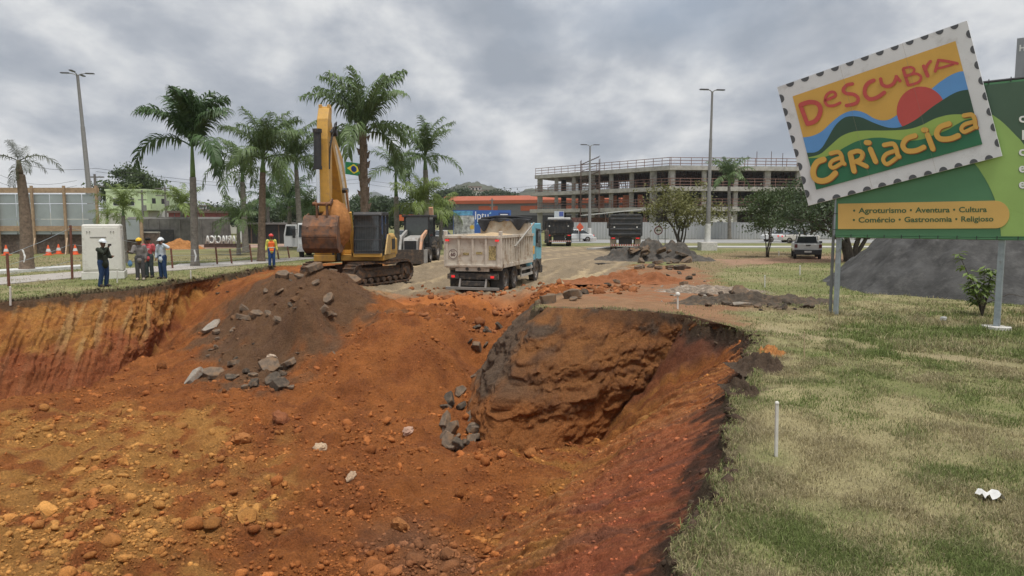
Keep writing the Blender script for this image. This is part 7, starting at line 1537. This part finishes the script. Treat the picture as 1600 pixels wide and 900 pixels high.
hill('hill', [(660, 330), (690, 308), (705, 300), (722, 292), (735, 288), (748, 288), (765, 293), (782, 299), (800, 305), (820, 300), (840, 296), (860, 300), (900, 312), (960, 335)], 800, None, hm1, 300, 5, n=160)
hill('hill', [(-200, 338), (0, 340), (250, 338), (300, 326), (330, 322), (350, 321), (365, 325), (390, 334), (460, 332), (520, 330), (560, 318), (572, 308), (585, 302), (598, 303), (610, 308), (640, 322), (700, 330)], 2600, None, hm2, 900, 9, n=200)
hill('hill', [(760, 330), (830, 314), (855, 296), (868, 287), (878, 289), (888, 293), (897, 284), (908, 290), (940, 308), (1000, 320), (1300, 330)], 3000, None, hm2, 900, 11, n=140)
hill('hill', [(225, 345), (255, 336), (285, 326), (320, 328), (345, 338), (400, 341), (480, 340), (560, 341), (640, 343)], 420, None, hm1, 160, 13, n=90)
rh_ = random.Random(12); hcols = [(.55, .52, .47), (.46, .40, .33), (.5, .36, .26), (.42, .42, .42), (.6, .58, .54)]
def house_block(loc, w_, d_, h, label, group, c, nwin=3, rows=2):
    o = thing('hillside_house', label, 'house', loc, rh_.uniform(-.2, .2), group); m = MB(); m.b6(-w_ / 2, w_ / 2, 0, d_, -6, h); m.build('wall', mat('house_%d' % hcols.index(c), c, .9, var=.12, scale=.3), o)
    m = MB(); m.b6(-w_ / 2 - .3, w_ / 2 + .3, -.3, d_ + .3, h, h + .5); m.build('roof', mat('roof_brown', (.2, .13, .10), .9), o)
    for r0 in range(rows):
        for k in range(nwin): x = -w_ / 2 + (k + .5) * w_ / nwin; z = h * (r0 + .45) / rows; m = MB(); m.b6(x - .55, x + .55, -.08, -.01, z, z + 1.1); m.build('window', wndm, o)
rows_ = ['in the top row', 'in the middle row', 'in the bottom row']
cols_ = ['leftmost', 'second from left', 'third from left', 'third from right', 'second from right', 'rightmost']
for r0 in range(3):
    for k in range(6):
        px = 258 + k * 15.5 + r0 * 3; Y = 380 - r0 * 14; p = D(px, 331 + r0 * 6.5 + (k % 2) * 1.5 + (3 if k > 4 else 0), Y)
        house_block((p.x, Y, p.z), rh_.uniform(4.2, 6.4), 5, rh_.uniform(2.6, 4.2), '%s house %s of the hillside town' % (cols_[k], rows_[r0]), 'hillside town houses', rh_.choice(hcols))
p = D(742, 305, 500); house_block((p.x, 500, p.z), 9, 8, 5.5, 'pale block on the hill above the red roof', 'buildings on the hill', hcols[4], 4, 2); p = D(752, 308, 495); house_block((p.x, 495, p.z), 20, 8, 4.2, 'long low white building on the hill above the red roof', 'buildings on the hill', hcols[4], 6, 1)
p = D(708, 312, 480); house_block((p.x, 480, p.z), 8, 6, 3.0, 'small white house on the hill left of the long one', 'buildings on the hill', hcols[0], 3, 1)
p = D(346, 354, 140); house_block((p.x, 140, 0), 7, 6, 3.6, 'low white building above the white letters', 'buildings behind the palms', hcols[4], 4, 1); p = D(400, 352, 130); house_block((p.x, 130, 0), 6, 6, 3.2, 'low grey building between the two palm trunks', 'buildings behind the palms', hcols[3], 3, 1)
sm = thing('market_stall', 'stall with orange roof beyond the slim palm', 'stall', (D(645, 370, 82).x, 82, 0)); m = MB(); m.prism([(-1.9, 2.5), (1.9, 2.5), (1.5, 3.2), (-1.5, 3.2)], 'y', 0, 2.5); m.build('roof', mat('stall_orange', (.55, .12, .04), .7), sm)
for x in (-1.7, 1.7): m = MB(); m.bar((x, .1, 0), (x, .1, 2.5), .1); m.build('post', steel, sm)
m = MB(); m.b6(-1.6, 1.6, .5, 2.2, 0, 1.1); m.build('counter', concd, sm)
# ================================================================== people and cabinet
skin_d = mat('skin_brown', (.16, .085, .055), .6, var=.08); hairm = mat('hair_black', (.012, .010, .009), .8)
def blob(name, mt, parent, chains, vox=.022, smooth=3):
    """continuous body or garment: tapered limbs fused into one surface"""
    m = MB()
    for pts_, rad, sq in chains:
        pv = [Vector(p) for p in pts_]; P_, R_ = [], []
        for i in range(len(pv) - 1):
            for t in (0, .33, .67): P_.append(pv[i].lerp(pv[i + 1], t)); R_.append(rad[i] + (rad[i + 1] - rad[i]) * t)
        P_.append(pv[-1]); R_.append(rad[-1]); m.tube(P_, R_, 12, sq=sq)
        m.ball(P_[0], R_[0] * .97, 10, 8); m.ball(P_[-1], R_[-1] * .97, 10, 8)
    o = m.build(name, mt, parent); 
    md = o.modifiers.new('fuse', 'REMESH'); md.mode = 'VOXEL'; md.voxel_size = vox; md.use_smooth_shade = True
    s = o.modifiers.new('smooth', 'SMOOTH'); s.factor = .5; s.iterations = smooth; return o
def person(label, loc, rz, J, top, trousers, shoes, helmet=None, cap=None, vest=None, long_sleeve=True, loose=1.0, hair=True, group='workers on the lawn'):
    """figure faces -y; J holds joints that differ from standing"""
    o = thing('person', label, 'person', loc, rz, group)
    j = dict(hipL=(.09, 0, .92), hipR=(-.09, 0, .92), kneeL=(.10, -.02, .5), kneeR=(-.10, -.02, .5), ankL=(.11, .02, .09), ankR=(-.11, .02, .09), toeL=(.13, -.17, .04), toeR=(-.13, -.17, .04),
             chest=(0, 0, 1.32), neck=(0, 0, 1.47), head=(0, -.02, 1.63), shL=(.19, 0, 1.42), shR=(-.19, 0, 1.42), elL=(.25, .03, 1.14), elR=(-.25, .03, 1.14), haL=(.25, -.08, .90), haR=(-.25, -.08, .90)); j.update(J); v = {k: Vector(q) for k, q in j.items()}
    hip = (v['hipL'] + v['hipR']) / 2
    ch = [([hip, (hip + v['chest']) / 2 + Vector((0, .01, 0)), v['chest'], v['neck'] - Vector((0, 0, .06))], [.135, .125, .15, .10], .78), ([v['neck'] - Vector((0, 0, .05)), v['head'] - Vector((0, 0, .08))], [.058, .055], 1),
          ([v['head'] - Vector((0, .01, .075)), v['head'] + Vector((0, .012, .04))], [.072, .098], 1.12), ([v['head'] + Vector((0, -.095, -.005)), v['head'] + Vector((0, -.108, -.03))], [.014, .018], 1)]
    for s in ('L', 'R'):
        ch += [([v['hip' + s], v['knee' + s], v['ank' + s]], [.095, .062, .042], 1), ([v['ank' + s], v['toe' + s]], [.045, .035], 1), ([v['sh' + s], v['el' + s], v['ha' + s]], [.062, .045, .032], 1)]
        d = (v['ha' + s] - v['el' + s]).normalized(); pq = v['ha' + s] + d * .05; side = d.cross(Vector((0, 1, 0.2))).normalized() * .022
        ch.append(([v['ha' + s], pq], [.034, .036], .6))
        for f in range(4): q0 = pq + side * (f - 1.5) * .9; L_ = (.068, .078, .074, .058)[f]; ch.append(([q0, q0 + d * L_ * .6, q0 + d * L_ + Vector((0, -.02, 0))], [.011, .010, .009], 1))
        ch.append(([v['ha' + s] + d * .01, v['ha' + s] + d * .05 + side * 2.2, v['ha' + s] + d * .085 + side * 2.4], [.013, .012, .010], 1))
        e_ = v['head'] + Vector(((.1 if s == 'L' else -.1), .01, -.02)); ch.append(([e_ + Vector((0, 0, .02)), e_ - Vector((0, 0, .02))], [.014, .012], 1))
    blob('body', skin_d, o, ch, .016, 2)
    for sx in (-1, 1): m = MB(); m.ball(v['head'] + Vector((sx * .034, -.098, .012)), .013, 8, 6); m.build('eye', hairm, o)
    m = MB(); m.box(v['head'] + Vector((0, -.098, -.062)), (.05, .012, .01)); m.build('mouth', mat('lips', (.13, .05, .04), .6), o)
    if hair and not helmet: m = MB(); m.ball(v['head'] + Vector((0, .02, .05)), (.105, .118, .095), 14, 10); m.build('hair', hairm, o, smooth='all')
    g = []
    for s in ('L', 'R'): g.append(([v['hip' + s] + Vector((0, 0, .04)), v['knee' + s], v['ank' + s] + Vector((0, 0, -.02))], [.118 * (loose * .5 + .5), .088, .078], 1))
    g.append(([hip + Vector((0, 0, .10)), hip - Vector((0, 0, .05))], [.15, .14], .82)); blob('trousers', trousers, o, g)
    for s in ('L', 'R'): blob('shoe', shoes, o, [([v['ank' + s] - Vector((0, -.01, .01)), v['toe' + s]], [.062, .048], 1)], .02, 1)
    g = [([hip + Vector((0, 0, -.06)), (hip + v['chest']) / 2, v['chest'], v['neck'] - Vector((0, 0, .055))], [.160 * loose, .152 * loose, .175, .115], .80)]
    for s in ('L', 'R'):
        e = v['ha' + s].lerp(v['el' + s], .12) if long_sleeve else v['sh' + s].lerp(v['el' + s], .75); g.append(([v['sh' + s], v['el' + s], e] if long_sleeve else [v['sh' + s], e], [.088, .072, .055] if long_sleeve else [.088, .078], 1))
    blob('jacket' if loose > 1.1 else 'shirt', top, o, g)
    if vest: 
        blob('vest', vest, o, [([hip + Vector((0, 0, .0)), (hip + v['chest']) / 2, v['chest'], v['neck'] - Vector((0, 0, .07))], [.172, .168, .19, .12], .85)])
        m = MB(); c_ = (hip + v['chest']) / 2; m.lathe([(.178, -.03), (.178, .03)], (0, 0, 0), n=24); m.v = [(x + c_.x, y * .9 + c_.y, z + c_.z - .06) for x, y, z in m.v]; m.build('reflective_band', mat('reflective', (.62, .62, .5), .4), o)
    if helmet:
        h = v['head']; m = MB(); m.lathe([(.001, .135), (.05, .128), (.095, .10), (.125, .05), (.132, .0), (.128, .0)], (0, 0, 0), n=24); m.v = [(x + h.x, y * 1.12 + h.y + .01, z + h.z + .04) for x, y, z in m.v]; hh = m.build('helmet', helmet, o, smooth='all')
        m = MB(); m.prism([(math.cos(t) * .115, -.10 - math.sin(t) * .115) for t in np.linspace(0, math.pi, 12)], 'z', .035, .047); m.v = [(x + h.x, y + h.y, z + h.z) for x, y, z in m.v]; m.build('helmet_peak', helmet, hh); m = MB(); m.tube([h + Vector((0, -.13, .10)), h + Vector((0, -.06, .18)), h + Vector((0, .08, .18))], .014, 6); m.build('helmet_ridge', helmet, hh)
    if cap:
        h = v['head']; m = MB(); m.ball(h + Vector((0, .01, .06)), (.108, .12, .075), 14, 10); q = m.build('cap', cap, o, smooth='all'); m = MB(); m.prism([(math.cos(t) * .08, -.09 - math.sin(t) * .10) for t in np.linspace(0, math.pi, 10)], 'z', .05, .06); m.v = [(x + h.x, y + h.y, z + h.z) for x, y, z in m.v]; m.build('cap_peak', cap, q)
    return o
fab = lambda n, c: mat(n, c, .9, var=.18, scale=9, bump=.3, bscale=25, spec=.2)
wh_h, ye_h, rd_h = mat('helmet_white', (.68, .72, .75), .35), mat('helmet_yellow', (.72, .47, .02), .35), mat('helmet_red', (.60, .06, .05), .35)
denim, gtr, dsh = fab('denim_blue', (.028, .055, .125)), fab('trousers_grey', (.075, .072, .075)), fab('shoe_dark', (.05, .04, .035))
def at(px, py): p = P(px, py); return (p.x, p.y, H1(p.x, p.y))
person('man in dark green jacket and white helmet raising a phone at the pit edge', at(163, 449), R(72), dict(elR=(-.20, -.32, 1.28), haR=(-.16, -.46, 1.50), elL=(.27, -.05, 1.12), haL=(.20, -.25, 1.15), head=(0, -.04, 1.64), chest=(0, .03, 1.32), kneeL=(.1, -.05, .5), ankR=(-.11, .08, .09), toeR=(-.13, -.11, .04)), fab('jacket_green', (.03, .036, .026)), denim, dsh, wh_h, loose=1.25, group='people at the pit edge')
pp = at(163, 449); rz_ = R(72); q = Vector((-.15, -.53, 1.60)); q = Matrix.Rotation(rz_, 3, 'Z') @ q
ph = thing('phone', 'dark phone held up by the man in the green jacket', 'phone', (pp[0] + q.x, pp[1] + q.y, pp[2] + q.z), rz_); m = MB(); m.box((0, 0, 0), (.15, .012, .075)); m.build('case', cdk, ph, bevel=.004); m = MB(); m.box((0, .008, 0), (.138, .003, .065)); m.build('screen', glass, ph)
person('man in grey long sleeve shirt and yellow helmet standing with two others', at(220, 437.5), R(20), dict(elR=(-.27, -.12, 1.16), haR=(-.36, -.30, 1.22), haL=(.22, -.02, .88)), fab('shirt_grey', (.19, .175, .17)), gtr, fab('shoe_tan', (.3, .25, .2)), ye_h, group='people at the pit edge')
rs_ = person('man in red printed shirt and dark cap standing behind the other two', at(234, 434), R(5), dict(haL=(.30, -.03, .90)), fab('shirt_red', (.50, .10, .11)), fab('trousers_teal', (.05, .065, .07)), dsh, None, fab('cap_black', (.015, .015, .016)), long_sleeve=False, group='people at the pit edge')
m = MB(); m.box((.03, -.165, 1.27), (.16, .012, .035)); m.box((-.02, -.165, 1.21), (.13, .012, .03)); tag(m.build('shirt_print', plate_w, rs_), kind='stuff')
person('man in pale blue shirt and white helmet with hand raised to his face', at(255, 435.5), -R(15), dict(elL=(.42, -.08, 1.36), haL=(.16, -.13, 1.52), elR=(-.27, .0, 1.14), haR=(-.24, -.1, .9), head=(0, -.05, 1.62)), fab('shirt_pale_blue', (.50, .56, .62)), denim, dsh, wh_h, loose=1.08, group='people at the pit edge')
person('worker in orange reflective vest, yellow sleeves and red helmet behind the orange spoil', (*P2(425, 417), .0), R(25), dict(haL=(.29, -.02, .9), haR=(-.29, -.05, .9)), fab('sleeve_yellow', (.55, .55, .13)), fab('work_blue', (.03, .075, .20)), dsh, rd_h, vest=mat('vest_orange', (.85, .17, .03), .7), group='people at the pit edge')
pp = at(254, 436)
# plastic bag carried by the man in grey
pg_ = at(220, 437.5); m = MB(); m.ball((0, 0, 0), (.10, .07, .15), 12, 8); m.v = [(x * (1 - .5 * max(0, z / .15)), y, z) for x, y, z in m.v]; tag(m.build('plastic_bag', mat('bag_blue', (.12, .25, .42), .5), smooth='all', loc=(pg_[0] - .30, pg_[1] - .22, pg_[2] + 1.08 - .35)), 'small blue plastic bag held by the man in grey', 'bag')
# white utility cabinet
cb = at(156, 437); wc = thing('utility_cabinet', 'large white utility cabinet with doors standing behind the man in green jacket', 'cabinet', (cb[0] - .05, cb[1] + .5, cb[2]), R(24))
cabm = mat('cabinet_white', (.66, .65, .60), .45, var=.05, dirt=((.45, .43, .38), .25, 2.2))
def taper(x0, x1, y0, y1, z0, z1, k):
    m = MB(); m.b6(x0, x1, y0, y1, z0, z1); cx, cy = (x0 + x1) / 2, (y0 + y1) / 2; m.v = [(cx + (x - cx) * (k if z > z0 + .01 else 1), cy + (y - cy) * (k if z > z0 + .01 else 1), z) for x, y, z in m.v]; return m
taper(-.76, .76, -.66, .66, .33, 2.33, .94).build('housing', cabm, wc, bevel=.07)
m = MB(); m.b6(-.80, .80, -.70, .70, 0, .33); m.build('plinth', cabm, wc, bevel=.02)
for nm, x0_, x1_, z0_, z1_ in (('front_panel', -.66, .66, .42, 2.2),):
    m = MB(); m.b6(x0_, x1_, -.672, -.645, z0_, z1_); m.v = [(x * (1 - .03 * z), y + .018 * (z - .33), z) for x, y, z in m.v]; fpn = m.build(nm, cabm, wc, bevel=.01)
    m = MB(); m.b6(-.42, .18, -.665, -.648, 1.78, 1.80); m.build('panel_seam', concd, fpn)
    for x in (-.52, -.42, .36, .46): m = MB(); m.cyl((x, -.66, 2.02), .022, .03, 'y', 10); m.build('rivet', concd, fpn)
m = MB(); m.b6(.745, .775, -.52, .48, .42, 2.12); m.v = [(x - .022 * (z - .33), y, z) for x, y, z in m.v]; dr = m.build('door', cabm, wc, bevel=.02)
m = MB(); m.b6(.742, .752, -.34, .22, 1.58, 1.86); m.build('door_sign', plate_w, dr); m = MB(); m.add([(.756, -.06, 1.66), (.756, .03, 1.73), (.756, -.06, 1.80), (.756, -.15, 1.73)], [(0, 1, 2, 3)]); m.build('door_emblem', mat('emblem_blue', (.08, .10, .3), .6), dr)
for z in (.7, 1.3, 1.9): m = MB(); m.b6(.775 - .022 * z, .80 - .022 * z, .43, .47, z - .06, z + .06); m.build('hinge', concd, dr)
# ================================================================== air
hz_m = bpy.data.materials.new('haze_air'); hz_m.use_nodes = True; _n9 = hz_m.node_tree.nodes; _n9.clear()
_o9 = _n9.new('ShaderNodeOutputMaterial'); _v9 = _n9.new('ShaderNodeVolumePrincipled'); _v9.inputs['Color'].default_value = (.86, .91, 1, 1); _v9.inputs['Density'].default_value = .00016; _v9.inputs['Anisotropy'].default_value = .2
hz_m.node_tree.links.new(_v9.outputs[0], _o9.inputs['Volume'])
m = MB(); m.b6(-4100, 4100, -80, 4100, -4.5, 185); tag(m.build('haze', hz_m), 'thin pale haze in the air over the whole site', 'haze', kind='stuff')
